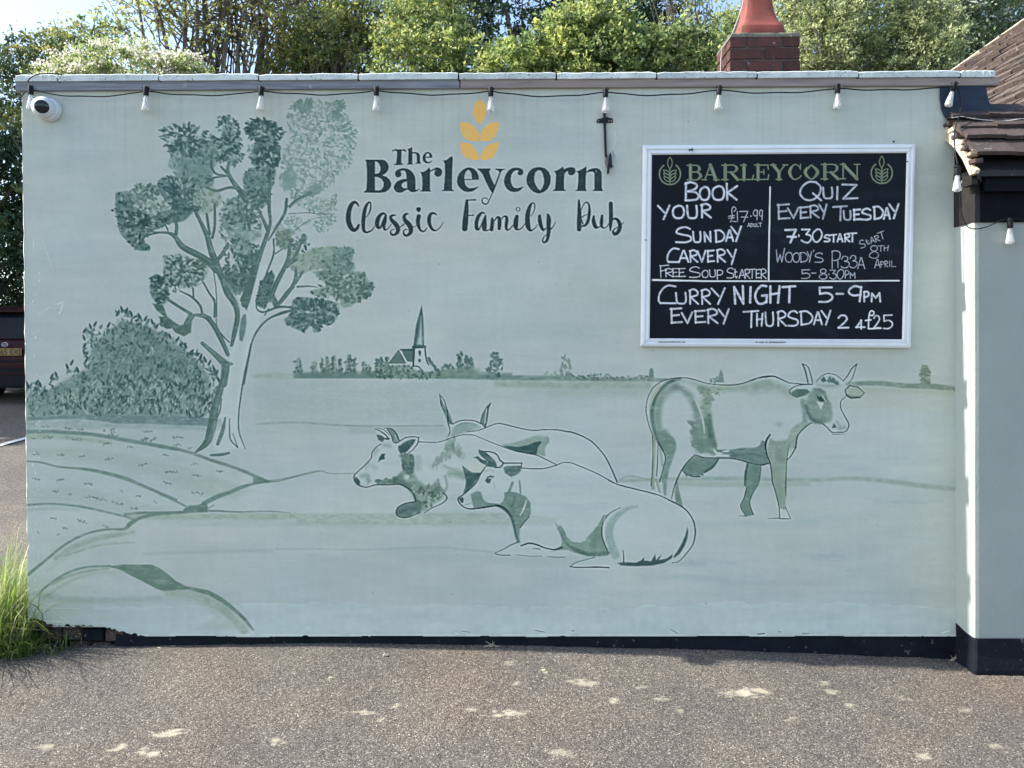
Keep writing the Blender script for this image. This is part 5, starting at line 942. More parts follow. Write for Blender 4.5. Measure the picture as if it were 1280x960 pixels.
def curry():
    row([('C', 821.8, 355.8, 845.6, 380.6), ('U', 843.2, 365, 859.2, 380.6), ('R', 860.6, 361, 873.8, 381), ('R', 875.6, 361, 888.8, 381), ('Y', 888, 359.2, 907, 381)], 2.3)
    row([('N', 916, 356.4, 932.6, 380.8), ('I', 938.2, 357.6, 937.6, 379.4), ('G', 942.2, 356, 960, 381), ('H', 960.6, 356.6, 976.4, 379.6), ('T', 977, 356.4, 995.4, 379.2)], 2.9)
    row([('5', 1021.8, 357.6, 1041.8, 378.8), ('-', 1044.4, 365, 1055.2, 369.6), ('9', 1059.4, 356.4, 1078.2, 377.8)], 2.6); row([('P', 1078.6, 363.4, 1087, 377.8), ('M', 1088, 364.6, 1101.4, 378)], 2.4)
def every():
    row([('E', 836.8, 384.2, 853.4, 405), ('V', 850.8, 389.4, 866.4, 405), ('E', 866.8, 387.2, 882.8, 404.6), ('R', 883, 385.2, 898, 405), ('Y', 897, 385.4, 912, 405.6)], 2.5, (180, 192, 214), .9)
    row([('T', 928.2, 387.6, 949, 410), ('H', 944.6, 391, 954.6, 408.2), ('U', 955.2, 389.4, 968.2, 408.6), ('R', 970.8, 388, 983.4, 408.2), ('S', 983.8, 387.6, 998.8, 408.6), ('D', 998.6, 388, 1016.6, 407), ('A', 1016.4, 389, 1028.4, 406.4), ('Y', 1025.6, 387.2, 1039.2, 406.8)], 2.3)
    row([('2', 1046.4, 393, 1061.6, 411.4)], 2.4); row([('4', 1069, 399.4, 1081.8, 412)], 2.2)
    bv.stroke([(1087, 394, 1.6), (1091, 394.2, 1.6), (1092.6, 390.6, 1.6), (1089.6, 388.4, 1.6), (1086.8, 392, 1.7), (1085.8, 402, 1.8), (1085.6, 410.6, 1.8)], CH); bv.stroke([(1081.8, 400.6), (1088.8, 399.8)], CH, 1.8); bv.stroke([(1085.6, 411), (1101, 410.4)], CH, 1.6)
    row([('2', 1091.2, 393.6, 1101.4, 411.2), ('5', 1103, 392.6, 1116.4, 411.8)], 1.9)
def rules():
    bv.stroke([(816, 350, 2.4), (880, 351.3, 1.9), (960, 351.6, 1.8), (1040, 351.5, 1.8), (1124, 350.7, 1.8)], (206, 216, 228), a=.95, smooth=False)
    bv.stroke([(962.6, 233.6, 1.6), (962, 270, 1.9), (961.2, 310, 1.9), (960.8, 350, 1.7)], (200, 212, 226), a=.95, smooth=False)
for k, f_ in enumerate([book, free, price, quiz, woody, curry, every, rules]): grp(k+2, f_)
b_ = bv.c.copy()
for ax in (0, 1): b_ = (np.roll(b_, 1, ax)+np.roll(b_, -1, ax)+b_*2)/4
for ax in (0, 1): b_ = (np.roll(b_, 2, ax)+np.roll(b_, -2, ax)+b_*2)/4
bv.c = np.clip(bv.c+.5*(bv.c-b_), 3, 240).astype(np.float32)
# ------------------------------------------------------------------ the mural wall and what is fixed to it
JUNC = 0.0                       # x of the inner corner, where the pub begins
RET = -0.175                     # plane of the pub's front wall
def lean(py): return 8.3*(py-110.0)/680.0
wall = thing('mural_wall', 'long grey-green rendered wall painted with a country mural of cows, tree and church', 'wall', (-2.5, 0, 0))
WL = Vector(wall.location)
def child(o): o.location = Vector(o.location)-WL; return o
def px_keep(x, y):
    left = x > 27.4+.5*(vnoise(y/5, y*0, 41)-.5); right = U(x+lean(y), y, 0)[..., 0] < .003
    br = 795.0+(vnoise(x/60, x*0, 42)-.5)*1.6-2.0*np.maximum(0, vnoise(x/11, x*0, 47)-.94)/.06
    bl = np.interp(x, [20, 33, 50, 60, 80, 95, 120, 140, 150, 175, 200], [770, 772, 778, 781, 781.5, 782, 783.5, 788, 791.5, 794.5, 803])+(vnoise(x/3, x*0, 43)-.5)*3.2
    return left & right & (y < np.minimum(br, bl)) & (y > 100)
NM = dict(names); NM.update({20+i: 'emblem_leaf' for i in range(5)}); NM.update({30+i: 'letter' for i in range(13)}); NM.update({50+i: 'painted_word' for i in range(3)})
LB_ = {2: 'pale green painted fields, hill lines and low horizon', 3: 'tall painted tree with pale trunk and dabbed foliage', 4: 'dark painted bush of short leaf strokes at the left edge', 5: 'painted village church with pointed spire',
       6: 'painted row of small distant trees along the horizon', 11: 'painted cow lying at the left, facing left', 12: 'painted cow lying behind, only horns and back outlined', 13: 'painted cow lying in front with its head on the left', 14: 'painted cow standing under the chalkboard',
       50: 'painted script word Classic', 51: 'painted script word Family', 52: 'painted script word Pub', 0: 'plain painted ground of the mural with brush marks'}
# canvas x is shifted so that both upright edges lean as in the photograph
_cx = cv.X.copy()
sh = lean(cv.Y)
# resample: column at canvas x shows photo x + lean; shift rows of colour and ids
for j in range(cv.h):
    s = sh[j, 0]*cv.k; i0 = int(math.floor(s)); fr = s-i0
    idx = np.clip(np.arange(cv.w)+i0, 0, cv.w-1); idx2 = np.clip(idx+1, 0, cv.w-1)
    cv.c[j] = cv.c[j][idx]*(1-fr)+cv.c[j][idx2]*fr; cv.id[j] = cv.id[j][np.clip(np.arange(cv.w)+int(round(s)), 0, cv.w-1)]
def bow(px, py):                # the render is not dead flat; it bells out a little at the foot
    return -0.004*np.exp(-((py-795)/14.0)**2)+0.003*(vnoise(px/120, py/100, 44)-.5)
parts = canvas_meshes(cv, M_PAINT, 0.0, NM, wall, px_keep, lean, labels=LB_, y_off=bow, thr=4.2)
for o in parts.values(): child(o)
xl = UX(29)+.003
# core of the wall: solid body behind the paint
co = MB().prism([(xl+.001, .16), (xl+.001, 3.10), (-.012, 3.10), (-.012, .16)], 'y', .03, .30); child(co.build('wall_core', M_WALLW, wall))
# rendered left end, ragged; whitened and chamfered for the sunlit line along its edge
zz = np.linspace(.2, 3.16, 60); eb = MB()
vs = []; fs = []
for i, z in enumerate(zz):
    py = CY-(z-CAM[2])*FPX/(-CAM[1]); xe = float(U(25.2+lean(py), py, 0)[0])+.0015*math.sin(z*41)+.001*math.sin(z*97)
    vs += [(xe+.0125+.0012*math.sin(z*37+2), -.0012, z), (xe+.001, .0115, z), (xe-.003+.002*math.sin(z*23), .10, z), (xe-.003, 3.0, z)]
for i in range(59):
    for k in range(3): a = i*4+k; fs.append((a, a+1, a+5, a+4))
child(eb.add(vs, fs).build('end_face', M_WALLW, wall, smooth=False))
# black plinth under the render, and the broken corner
pl = MB(); n = 60; vs = []
xs = np.linspace(xl+.5, -.004, n); rg = random.Random(3)
zt = [float(U(600, 795, 0)[2])+.006 for x in xs]
for i, x in enumerate(xs):
    vs += [(x, .022, -.4), (x, .012+rg.uniform(-.003, .003), .06+.0*i), (x, .014+rg.uniform(-.002, .002), zt[i]-.02), (x, .03, zt[i]+.03)]
fs = [(i*4+k, (i+1)*4+k, (i+1)*4+k+1, i*4+k+1) for i in range(n-1) for k in range(3)]
child(pl.add(vs, fs).build('plinth', M_TAR, wall, smooth=True))
bk = MB(); rg = random.Random(8)
child(MB().box(xl+.02, xl+.52, .05, .28, -.3, .24).build('plinth_core', M_TAR, wall))
for r in range(3):
    for k in range(4):
        x0 = xl+.03+k*.118+(r % 2)*.05-(.03 if r == 0 else 0); z0 = .015+r*.072
        dy = rg.uniform(.0, .018)+.004*r
        if z0 > .1 and k > 2: continue
        b = MB().box(x0, x0+.108, .012+dy, .09, z0, z0+.062, j=.005).build('broken_brick', M_OLDBRICK if rg.random() < .6 else M_TAR, wall, bevel=.006); child(b)
# fascia boards and coping slabs
def board_pts(pxa, pxb, ya, yb, Yf, Yb):
    A = [U(pxa, ya[0], Yf), U(pxb, ya[1], Yf), U(pxb, yb[1], Yf), U(pxa, yb[0], Yf)]
    V = [tuple(p) for p in A]+[(p[0], Yb, p[2]) for p in A]
    return V, [(0, 3, 2, 1), (4, 5, 6, 7), (0, 1, 5, 4), (1, 2, 6, 5), (2, 3, 7, 6), (3, 0, 4, 7)]
def edge_y(px, a, b): return a+(b-a)*(px-20)/1228.0
for a, b, m_ in [(19, 574.3, M_WOODG), (575.7, 1249, M_WOODB)]:
    V, F = board_pts(a, b, (edge_y(a, 102, 96.3), edge_y(b, 102, 96.3)), (edge_y(a, 113.2, 106.5), edge_y(b, 113.2, 106.5)), -.020, .02)
    child(MB().add(V, F).build('fascia_board', m_, wall, bevel=.002))
cuts = [19.5, 73, 199.5, 324.5, 449, 574.5, 697, 822.5, 948, 1075, 1202.5, 1247]
rg = random.Random(4)
for i, (a, b) in enumerate(zip(cuts[:-1], cuts[1:])):
    a += .9; b -= 1.1; d = rg.uniform(-.4, .4)
    x0 = UX(a, -.03); x1 = UX(b, -.03); z0 = UZ(edge_y(a, 101.6, 96.0), -.03, a); z1 = UZ(edge_y(a, 93.2, 87.6)+d, -.03, a)
    nseg = 14; m_ = MB(); vs = []; fs = []
    for k in range(nseg+1):
        x = x0+(x1-x0)*k/nseg; w = rg.uniform(-.0015, .0015); w2 = rg.uniform(-.002, .002)
        yo = -.030+w; zt_ = z1+w2-(.004 if k in (0, nseg) else 0)
        vs += [(x, yo, z0), (x, yo-.001, zt_-.006), (x, yo+.008, zt_), (x, .32, zt_+.01), (x, .32, z0)]
    for k in range(nseg):
        for q_ in range(5): a_ = k*5+q_; b_ = k*5+(q_+1) % 5; fs.append((a_, a_+5, b_+5, b_))
    fs += [tuple(range(5)), tuple(nseg*5+k for k in range(5))[::-1]]
    child(m_.add(vs, fs).build('coping_slab', M_COPING, wall))
for c_ in cuts[1:-1]:
    x = UX(c_, -.04); z = UZ(edge_y(c_, 98, 92), -.04, c_)
    child(MB().box(x-.005, x+.005, -.022, .2, z-.018, z+.014).build('slab_joint', M_TAR, wall))
child(MB().box(xl+.05, 0.22, .30, 3.2, 3.03, 3.13).build('flat_roof', M_TAR, wall))
child(MB().box(-.1, .0, 3.0, 3.2, .1, 3.03).build('rear_corner', M_WALLW, wall))

# ------------------------------------------------------------------ chalkboard
board = thing('chalkboard', 'large black chalkboard menu in a white frame, screwed to the mural wall', 'chalkboard', tuple(U(972, 434, -.03)))
BL_ = Vector(board.location)
def bch(o): o.location = Vector(o.location)-BL_; return o
def bkeep(x, y):
    xl_ = 815.2+(811.8-815.2)*(y-193)/230; xr_ = 1134.2+(1128.2-1134.2)*(y-191)/233
    yt_ = 193.2+(190.6-193.2)*(x-815)/319; yb_ = 423.2+(424.4-423.2)*(x-812)/316
    return (x > xl_-1.5) & (x < xr_+1.5) & (y > yt_-1.5) & (y < yb_+1.5)
BN = {1: 'board_panel', 2: 'chalk_writing', 3: 'chalk_writing', 4: 'chalk_writing', 5: 'chalk_writing', 6: 'chalk_writing', 7: 'chalk_writing', 8: 'chalk_writing', 9: 'ruled_line'}
BLB = {0: 'black board surface', 2: 'chalk words Book your Sunday Carvery', 3: 'thin chalk words Free Soup Starter', 4: 'small chalk price 17.99 adult', 5: 'chalk words Quiz every Tuesday 7.30 start',
       6: 'thin chalk words about pizza, 5 to 8.30pm, start 8th April', 7: 'chalk words Curry Night 5-9pm', 8: 'chalk words Every Thursday 2 for 25', 9: 'white ruled lines dividing the board', 1: 'printed green Barleycorn heading between two ear emblems'}
bn2 = dict(BN); bn2.update({g: 'chalk_writing' for g in rowlab}); BLB.update(rowlab); bn2[0] = 'board_panel'; bn2[1] = 'printed_heading'
for o in canvas_meshes(bv, M_BOARD, -.020, bn2, board, bkeep, None, B=4, thr=4, labels=BLB).values(): bch(o)
bch(MB().prism([tuple(U(a, b, -.018)[[0, 2]]) for a, b in [(812, 186), (1138, 184), (1133, 430), (808, 429)]], 'y', -.0185, -.002).build('backing', M_DARKFIX, board))
OUT = [(804, 181.2), (1145.2, 180), (1139, 435.2), (801, 433.2)]; INN = [(815, 193.2), (1134.2, 190.8), (1128.4, 424.3), (812, 423)]
prof = [(0, -.001), (0, -.024), (.10, -.030), (.30, -.034), (.44, -.034), (.50, -.029), (.56, -.030), (.86, -.033), (1, -.027), (1, -.012)]
for k, nm_ in enumerate(['frame_rail']*4):
    o0, o1, i0, i1 = OUT[k], OUT[(k+1) % 4], INN[k], INN[(k+1) % 4]
    vs = []; g_ = .0012
    for (oo, ii, s) in ((o0, i0, 1), (o1, i1, -1)):
        dx = (o1[0]-o0[0]); dy = (o1[1]-o0[1]); L = math.hypot(dx, dy)
        for t, yy in prof:
            p = U(oo[0]+(ii[0]-oo[0])*t+s*dx/L*.22, oo[1]+(ii[1]-oo[1])*t+s*dy/L*.22, -.03); vs.append((p[0], yy, p[2]))
    n_ = len(prof); fs = [(j, j+1, n_+j+1, n_+j) for j in range(n_-1)]+[(0, n_, 2*n_-1, n_-1), tuple(range(n_)), tuple(range(n_, 2*n_))[::-1]]
    bch(MB().add(vs, fs).build(nm_, M_FRAME, board))
for (x, y, r) in [(865, 187, 1.6), (862, 187.4, 1.2), (1117, 177.2, 1.4), (1134, 202, 1), (807, 300, .9), (842, 427.4, .8)]:
    p = U(x, y, -.036); bch(MB().lathe([(r*.0042, 0), (r*.0038, .003), (r*.001, .004)], (p[0], p[1], p[2]), (0, -1, 0), 8).build('screw', M_DARKFIX, board))
def strip(a, b, y, h): 
    p0 = U(a, y, -.0345); p1 = U(b, y, -.0345); return MB().box(p0[0], p1[0], -.0352, -.0345, p0[2]-h*.0043/2, p0[2]+h*.0043/2)
bch(strip(823, 851, 427.6, .8).build('worn_print', M_DARKFIX, board)); bch(strip(852.5, 856.5, 427.6, 1).build('worn_print', M_DARKFIX, board))
mk = MB(); x = 944.5
for w_ in [.8, 1.2, 0, .9, 1.2, 1, .7, 0, .9, 1, 0, .8, 1.2, .8, 1.1, .9, .8, 1.2, .8, .9, 1.1, .9, 1.2, .7, 1.1]:
    if w_:
        s_ = strip(x, x+w_, 427.8, 1.3); mk.add(s_.v, s_.f)
    x += w_+.55 if w_ else 1.6
bch(mk.build('maker_print', M_DARKFIX, board))

# ------------------------------------------------------------------ security camera
c = U(61, 138, 0); cm = thing('security_camera', 'white dome security camera at the top left corner of the wall', 'camera', (c[0], 0, c[2]))
MB().lathe([(.062, 0), (.066, .006), (.066, .022), (.058, .032)], (.012, 0, 0), (0, -1, 0), 36).build('base', M_WHITEPL, cm, smooth=True)
hd = Vector((.44, -1, -.24)).normalized()
ctr = Vector((.0, -.050, .002)); prof = [(.058*math.sin(t), -.058*math.cos(t)) for t in np.linspace(.15, 2.25, 16)]
MB().lathe(prof+[(.040, .043), (.0385, .050), (.036, .050), (.0355, .044)], ctr, hd, 36).build('housing', M_WHITEPL, cm, smooth=True)
MB().lathe([(.0354, .040), (.0350, .046), (.030, .050), (.018, .0545), (.004, .056)], ctr, hd, 32).build('lens_window', M_LENS, cm, smooth=True)
MB().lathe([(.0645, .0), (.0655, .004), (.0645, .008)], (.012, -.020, 0), (0, -1, 0), 36, False).build('trim_ring', M_WALLW, cm, smooth=True)
MB().tube([(.05, -.012, -.03), (.06, -.006, -.045), (.062, .001, -.055)], .004).build('cable', M_PALECABLE, cm)

# ------------------------------------------------------------------ string of festoon bulbs
st = thing('string_lights', 'string of clear festoon bulbs on black cable along the top of the wall', 'string lights', tuple(U(614, 112, -.05)))
SL = Vector(st.location)
def sch(o): o.location = Vector(o.location)-SL; return o
bulbs = [(38.5, 110, -.03, -.10), (182.5, 111, -.01, 0), (326.5, 111, -.04, 0), (470.5, 111, .02, -.06), (613.5, 112, 0, 0), (757, 113, 0, .06), (899, 110, -.06, 0), (1047, 108, .03, 0), (1191, 105, -.28, -.05)]
proto = None
def lamp(p, tilt, yaw):
    global proto
    R_ = Euler((0, tilt, yaw)).to_matrix().to_4x4(); M_ = Matrix.Translation(p) @ R_
    if proto is None:
        h = MB().lathe([(.006, .018), (.0125, .016), (.0145, .008), (.0145, -.022), (.0135, -.030), (.0125, -.034)], (0, 0, 0), (0, 0, 1), 16).mesh('lamp_holder', True)
        g1 = [(.0095, -.030), (.0100, -.038), (.0122, -.052), (.0152, -.068), (.0182, -.084), (.0208, -.098), (.0215, -.106), (.0200, -.112), (.0140, -.1165), (.0060, -.118), (.0005, -.1185)]
        g = MB().lathe(g1+[(r*.93, z+.0015) for r, z in g1[::-1]], (0, 0, 0), (0, 0, 1), 20, False).mesh('bulb', True)
        f = MB(); f.tube([(0, 0, -.032), (0, 0, -.048)], .0045); f.tube([(-.003, 0, -.045), (-.009, .002, -.098)], .0034); f.tube([(.003, 0, -.045), (.008, -.002, -.098)], .0030); f.tube([(0, .003, -.045), (-.001, .007, -.100)], .0030)
        f = f.mesh('filament'); cl = MB().box(-.019, .019, -.006, .006, .006, .012).mesh('cable_clip')
        proto = (h, g, f, cl)
    o = link('lamp_holder', proto[0], M_CABLE, st); o.matrix_basis = Matrix.Translation(-SL) @ M_
    for nme, me, mt in (('bulb', proto[1], M_GLASS), ('filament', proto[2], M_FIL), ('cable_clip', proto[3], M_CABLE)): link(nme, me, mt, o)
pts = []
for (bx, by, tl, _) in bulbs:
    p = Vector(U(bx, by+1.0, -.047)); 
    if bx > 1180: p = Vector(U(bx+2, by+1, -.055)); tl = .30
    lamp(p, -tl, random.uniform(0, 3)); pts.append(p+Vector((0, -.004, -.006)))
cb = [Vector(U(24.5, 134, -.008)), Vector(U(26, 122, -.012)), Vector(U(31, 115, -.03)), pts[0]]
sag = [(118, 121.5), (252, 120), (398, 119), (544, 119), (690, 121), (822, 119.5), (966, 117), (1112, 113.5)]
path = list(cb)
for i in range(8):
    a, b = pts[i], pts[i+1]; m_ = Vector(U(sag[i][0]-6+12*random.random(), sag[i][1], -.042))
    for t in np.linspace(0, 1, 15)[1:]:
        q_ = a.lerp(b, t); dz = m_.z-(a.z+b.z)/2; q_.z += dz*(1-(2*t-1)**2)+.002*math.sin(t*17+i); q_.y += .004*math.sin(t*9+i); path.append(q_)
sch(MB().tube(path, .0036, 6).build('cable', M_CABLE, st))
p5 = [U(1193, 106, -.05), U(1199, 115, -.045), U(1200.5, 135, -.06), U(1199, 146, -.10), U(1195, 156, -.14), U(1193, 170, -.20), U(1194, 190, -.24), U(1197, 205, -.26)]
sch(MB().tube([tuple(v) for v in catmull(np.array(p5))], .0034, 6).build('cable', M_CABLE, st))
lamp(Vector(U(1196.5, 211, -.262)), 0.02, .4)
p6 = [U(1196, 205, -.262), U(1192, 225, -.24), U(1199, 240, -.235), U(1201, 262, -.235), U(1207, 280, -.23), U(1216, 286, -.225), U(1232, 284, -.22), U(1250, 276, -.215), U(1262, 273, -.21)]
sch(MB().tube([tuple(v) for v in catmull(np.array(p6))], .0028, 6).build('cable', M_CABLE, st))
lamp(Vector(U(1262.5, 277, -.21)), -.05, 1.0)
sch(MB().tube([tuple(U(1262, 273, -.21)), tuple(U(1275, 274, -.205)), tuple(U(1300, 279, -.205)), tuple(U(1340, 271, -.2))], .0028, 6).build('cable', M_CABLE, st))
# spare cable over the coping at the left end
ct = thing('loose_cable', 'black cable looped over the coping at the left end of the wall', 'cable', tuple(U(36, 101, -.06)))
o = MB().tube([tuple(v) for v in catmull(np.array([U(35, 102, -.062), U(37, 98.5, -.064), U(44, 94, -.06), U(54, 92, -.055), U(68, 92.2, -.05), U(76, 93, -.02), (UX(78), .1, 3.235)]))], .0032, 6).build('strand', M_CABLE, ct); o.location = -Vector(ct.location)

# ------------------------------------------------------------------ iron hook bracket
bt = thing('iron_bracket', 'black iron strap bracket with a broken latch hanging on the wall beside the lettering', 'bracket', tuple(U(757, 150, 0)))
T0 = Vector(bt.location)
def bp(o): o.location = Vector(o.location)-T0; return o
a = U(755.4, 137, -.012); b = U(757.4, 196, -.012)
bp(MB().add([(a[0]-.0065, -.016, a[2]), (a[0]+.0065, -.016, a[2]), (b[0]+.006, -.016, b[2]), (b[0]-.006, -.016, b[2]), (a[0]-.0065, -.004, a[2]), (a[0]+.0065, -.004, a[2]), (b[0]+.006, -.004, b[2]), (b[0]-.006, -.004, b[2])], [(0, 3, 2, 1), (4, 5, 6, 7), (0, 1, 5, 4), (1, 2, 6, 5), (2, 3, 7, 6), (3, 0, 4, 7)]).build('bar', M_DARKFIX, bt))
pl_ = [tuple(U(x, y, 0)[[0, 2]]) for x, y in [(745.2, 153), (746.5, 149.4), (752, 148), (757, 146.2), (762, 147.6), (765.5, 148.2), (766.2, 153), (764, 153.6), (757, 153.8), (748, 153.8)]]
bp(MB().prism(pl_, 'y', -.006, .004).build('back_strap', M_DARKFIX, bt))
for x in (748, 761, 764):
    p = U(x, 151.2, -.006); bp(MB().lathe([(.0045, 0), (.004, .003), (.001, .004)], tuple(p), (0, -1, 0), 8).build('screw', M_RUST, bt))
pl_ = [tuple(U(x, y, 0)[[0, 2]]) for x, y in [(762.5, 191), (764, 196), (764.6, 207), (766, 209.4), (764.4, 210.4), (761.4, 210), (761, 217), (759.6, 218.6), (758.4, 217.4), (758.8, 210), (760.4, 202), (761, 195)]]
bp(MB().prism(pl_, 'y', -.022, -.010).build('latch_tongue', M_DARKFIX, bt))
pl_ = [tuple(U(x, y, 0)[[0, 2]]) for x, y in [(755.8, 195), (759.8, 194.4), (760, 203), (758.6, 209.6), (757, 208), (756, 202)]]
bp(MB().prism(pl_, 'y', -.010, .002).build('worn_plate', M_RUST, bt))

# ------------------------------------------------------------------ the pub building on the right
pub = thing('pub_building', 'grey rendered pub with black plinth and brown tiled roofs at the right edge', 'building', (1.2, RET, 0))
PL = Vector(pub.location)
def pch(o): o.location = Vector(o.location)-PL; return o
XR = 3.4; zp = UZ(798, RET, 1230)
xc = UX(1217.5, RET)                                      # outer corner
zb_ = UZ(278, RET, 1230)
wv = MB(); rows = np.linspace(zp, zb_, 40); rg = random.Random(12)
vs = []; fs = []
for z in rows:
    w1 = .0006*math.sin(z*5)+.0002*math.sin(z*21); xt = xc+.006*(z-.2)/2
    vs += [(.004, .05, z), (.001, .0, z), (.001+(xt-.001)*.5, RET*.5+w1*.5, z), (xt-.004+w1, RET+.012, z), (xt+.002+w1, RET+.002, z), (xt+.02, RET-.0005, z), (XR, RET-.0008, z)]
nc = 7
for i in range(len(rows)-1):
    for k in range(3, nc-1): a_ = i*nc+k; fs.append((a_, a_+1, a_+nc+1, a_+nc))
# inner corner must meet the wall: return starts at x of the junction
def used(vs, fs):
    u = sorted({i for f in fs for i in f}); m = {a: k for k, a in enumerate(u)}
    return [vs[i] for i in u], [tuple(m[i] for i in f) for f in fs]
pch(wv.add(*used(vs, fs)).build('front_wall', M_PUBWALL, pub, smooth=False))
fs2 = [(i*nc+k, i*nc+k+1, i*nc+k+nc+1, i*nc+k+nc) for i in range(len(rows)-1) for k in range(3)]
pch(MB().add(*used(vs, fs2)).build('return_face', M_RETURN, pub, smooth=False))
pch(MB().box(.012, XR, RET+.03, 3.0, -.3, 2.60).build('wall_core', M_PUBWALL, pub))
pz = [(-.004, .045), (-.002, -.004), (xc*.5, RET*.5-.004), (xc-.004, RET-.002), (xc+.006, RET-.010), (XR, RET-.010), (XR, .1)]
m_ = MB(); vs = []; fs = []; n_ = len(pz)
lev = [(-.45, -.012), (.02, -.012), (.1, .0), (zp+.001, .0)]
for z, o_ in lev: vs += [((x+(o_*.9 if 0 < i < 5 else 0)), y+(o_ if 2 < i < 6 else 0), z+(.0 if z < .15 else (.018 if i < 2 else 0))) for i, (x, y) in enumerate(pz)]
for l in range(len(lev)-1):
    for i in range(n_-1): a_ = l*n_+i; fs.append((a_, a_+1, a_+n_+1, a_+n_))
fs.append(tuple((len(lev)-1)*n_+i for i in range(n_)))
pch(m_.add(vs, fs).build('plinth', M_TAR, pub))
# black timber beam under the eaves: end face (brownish, speckled) and long front
pch(MB().prism([(-.003, .0), (-.003, RET*.5), (xc+.004, RET-.006), (xc+.03, RET-.006), (xc+.03, .0)], 'z', zb_, UZ(229, RET, 1230)+.02).build('beam_end', M_BEAM, pub))
pch(MB().box(xc+.0302, XR, RET-.008, .05, zb_-.001, 2.62).build('beam', M_BEAMF, pub))
# pent roof: slope, courses of clay tiles
Ye = -.285; z0 = UZ(155, 0, 1190); z1 = UZ(209.5, Ye, 1215); x0 = UX(1186, -.01)
sl_v = Vector((0, Ye, z1-z0)); Ls = sl_v.length; sd_ = sl_v.normalized(); nrm = Vector((0, sd_.z, -sd_.y)); nrm = nrm if nrm.z > 0 else -nrm
tm = {}
def tile_mesh(key, w, l, t, crack=False):
    if key in tm: return tm[key]
    rg2 = random.Random(key); n1 = 5; vs = []; fs = []
    for k in range(n1+1):
        u = w*k/n1; e1 = rg2.uniform(-.002, .002); e2 = rg2.uniform(-.0018, .0018)
        vs += [(u, 0, 0), (u, l+e1, e2), (u, l+e1, t+e2), (u, 0, t)]
    for k in range(n1):
        for q_ in range(4): a_ = k*4+q_; b_ = k*4+(q_+1) % 4; fs.append((a_, a_+4, b_+4, b_))
    fs += [(0, 1, 2, 3), (n1*4+3, n1*4+2, n1*4+1, n1*4)]
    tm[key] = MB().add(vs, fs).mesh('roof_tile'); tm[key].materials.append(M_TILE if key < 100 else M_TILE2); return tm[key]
rowy = [164, 176.5, 190.5, 209.5]; rg = random.Random(21)
for r, yy in enumerate(rowy):
    # place each course so its butt shows at this height
    best = min(np.linspace(0, 1, 200), key=lambda t: abs((CY-FPX*((z0+sl_v.z*t)-CAM[2])/((Ye*t)-CAM[1]))-(yy-2)))
    down = best*Ls; up = down-.17
    x = x0+.006-rg.random()*.02+(r % 2)*-.0; k = 0
    while x < XR-.4:
        w = .182+rg.uniform(-.012, .012) if k else (.20 if r != 1 else .185)
        if r == 3 and k == 0: w = .205
        me = tile_mesh(rg.randrange(6), .176, .17, .020)
        o = link('roof_tile', me, None, pub)
        base = Vector((x, 0, z0))+sd_*up+nrm*(.012+.0)
        Mx = Matrix(((1, 0, 0, base.x), (0, sd_.y, nrm.y, base.y), (0, sd_.z, nrm.z, base.z), (0, 0, 0, 1)))
        tilt = Matrix.Rotation(math.radians(10.5+rg.uniform(-2.5, 3.5)), 4, 'X') if True else Matrix()
        o.matrix_basis = Matrix.Translation(-PL) @ Mx @ Matrix.Rotation(rg.gauss(0, .012), 4, 'Z') @ tilt @ Matrix.Diagonal((w/.176, 1, 1, 1))
        x += w+.003; k += 1
pch(MB().add([(x0+.01, -.0, z0-.01), (XR-.4, 0, z0-.01), (XR-.4, Ye+.02, z1-.01), (x0+.01, Ye+.02, z1-.01), (x0+.01, 0, z0-.04), (XR-.4, 0, z0-.04), (XR-.4, Ye+.02, z1-.04), (x0+.01, Ye+.02, z1-.04)], [(0, 1, 2, 3), (4, 7, 6, 5), (0, 4, 5, 1), (1, 5, 6, 2), (2, 6, 7, 3), (3, 7, 4, 0)]).build('roof_deck', M_BEAM, pub))
pch(MB().box(xc+.03, XR-.4, Ye+.05, RET-.02, z1-.11, z1-.02).build('eaves_fascia', M_BEAMF, pub))
pch(MB().box(xc+.03, XR-.4, RET-.03, RET-.012, z1-.105, z1-.02).build('soffit', M_BEAMF, pub))
# curved verge board at the left end of the pent roof, cream, with mortar bedding
o_ = [(.004, z0-.005), (-.06, z0-.05), (-.13, z0-.12), (-.20, z0-.215), (-.25, z1+.02), (Ye-.008, z1-.012), (Ye+.004, z1-.03), (-.235, z1-.03), (-.17, z0-.235), (-.10, z0-.16), (-.04, z0-.115), (.004, z0-.09)]
pch(MB().prism(o_, 'x', x0-.012, x0+.012).build('verge_board', M_CREAM, pub, bevel=.002))
for k in range(7):
    t = k/7+.05; b_ = Vector((x0, 0, z0))+sl_v*t
    pch(MB().box(-.018, .03, -.028, .028, -.012, .010, j=.004).build('verge_mortar', M_CREAM if k % 2 else M_TILE, pub, loc=b_+nrm*.012, bevel=.003))
pch(MB().box(x0+.0, x0+.03, Ye+.05, RET+.03, z1-.075, z1-.02).build('verge_foot', M_BEAM, pub))
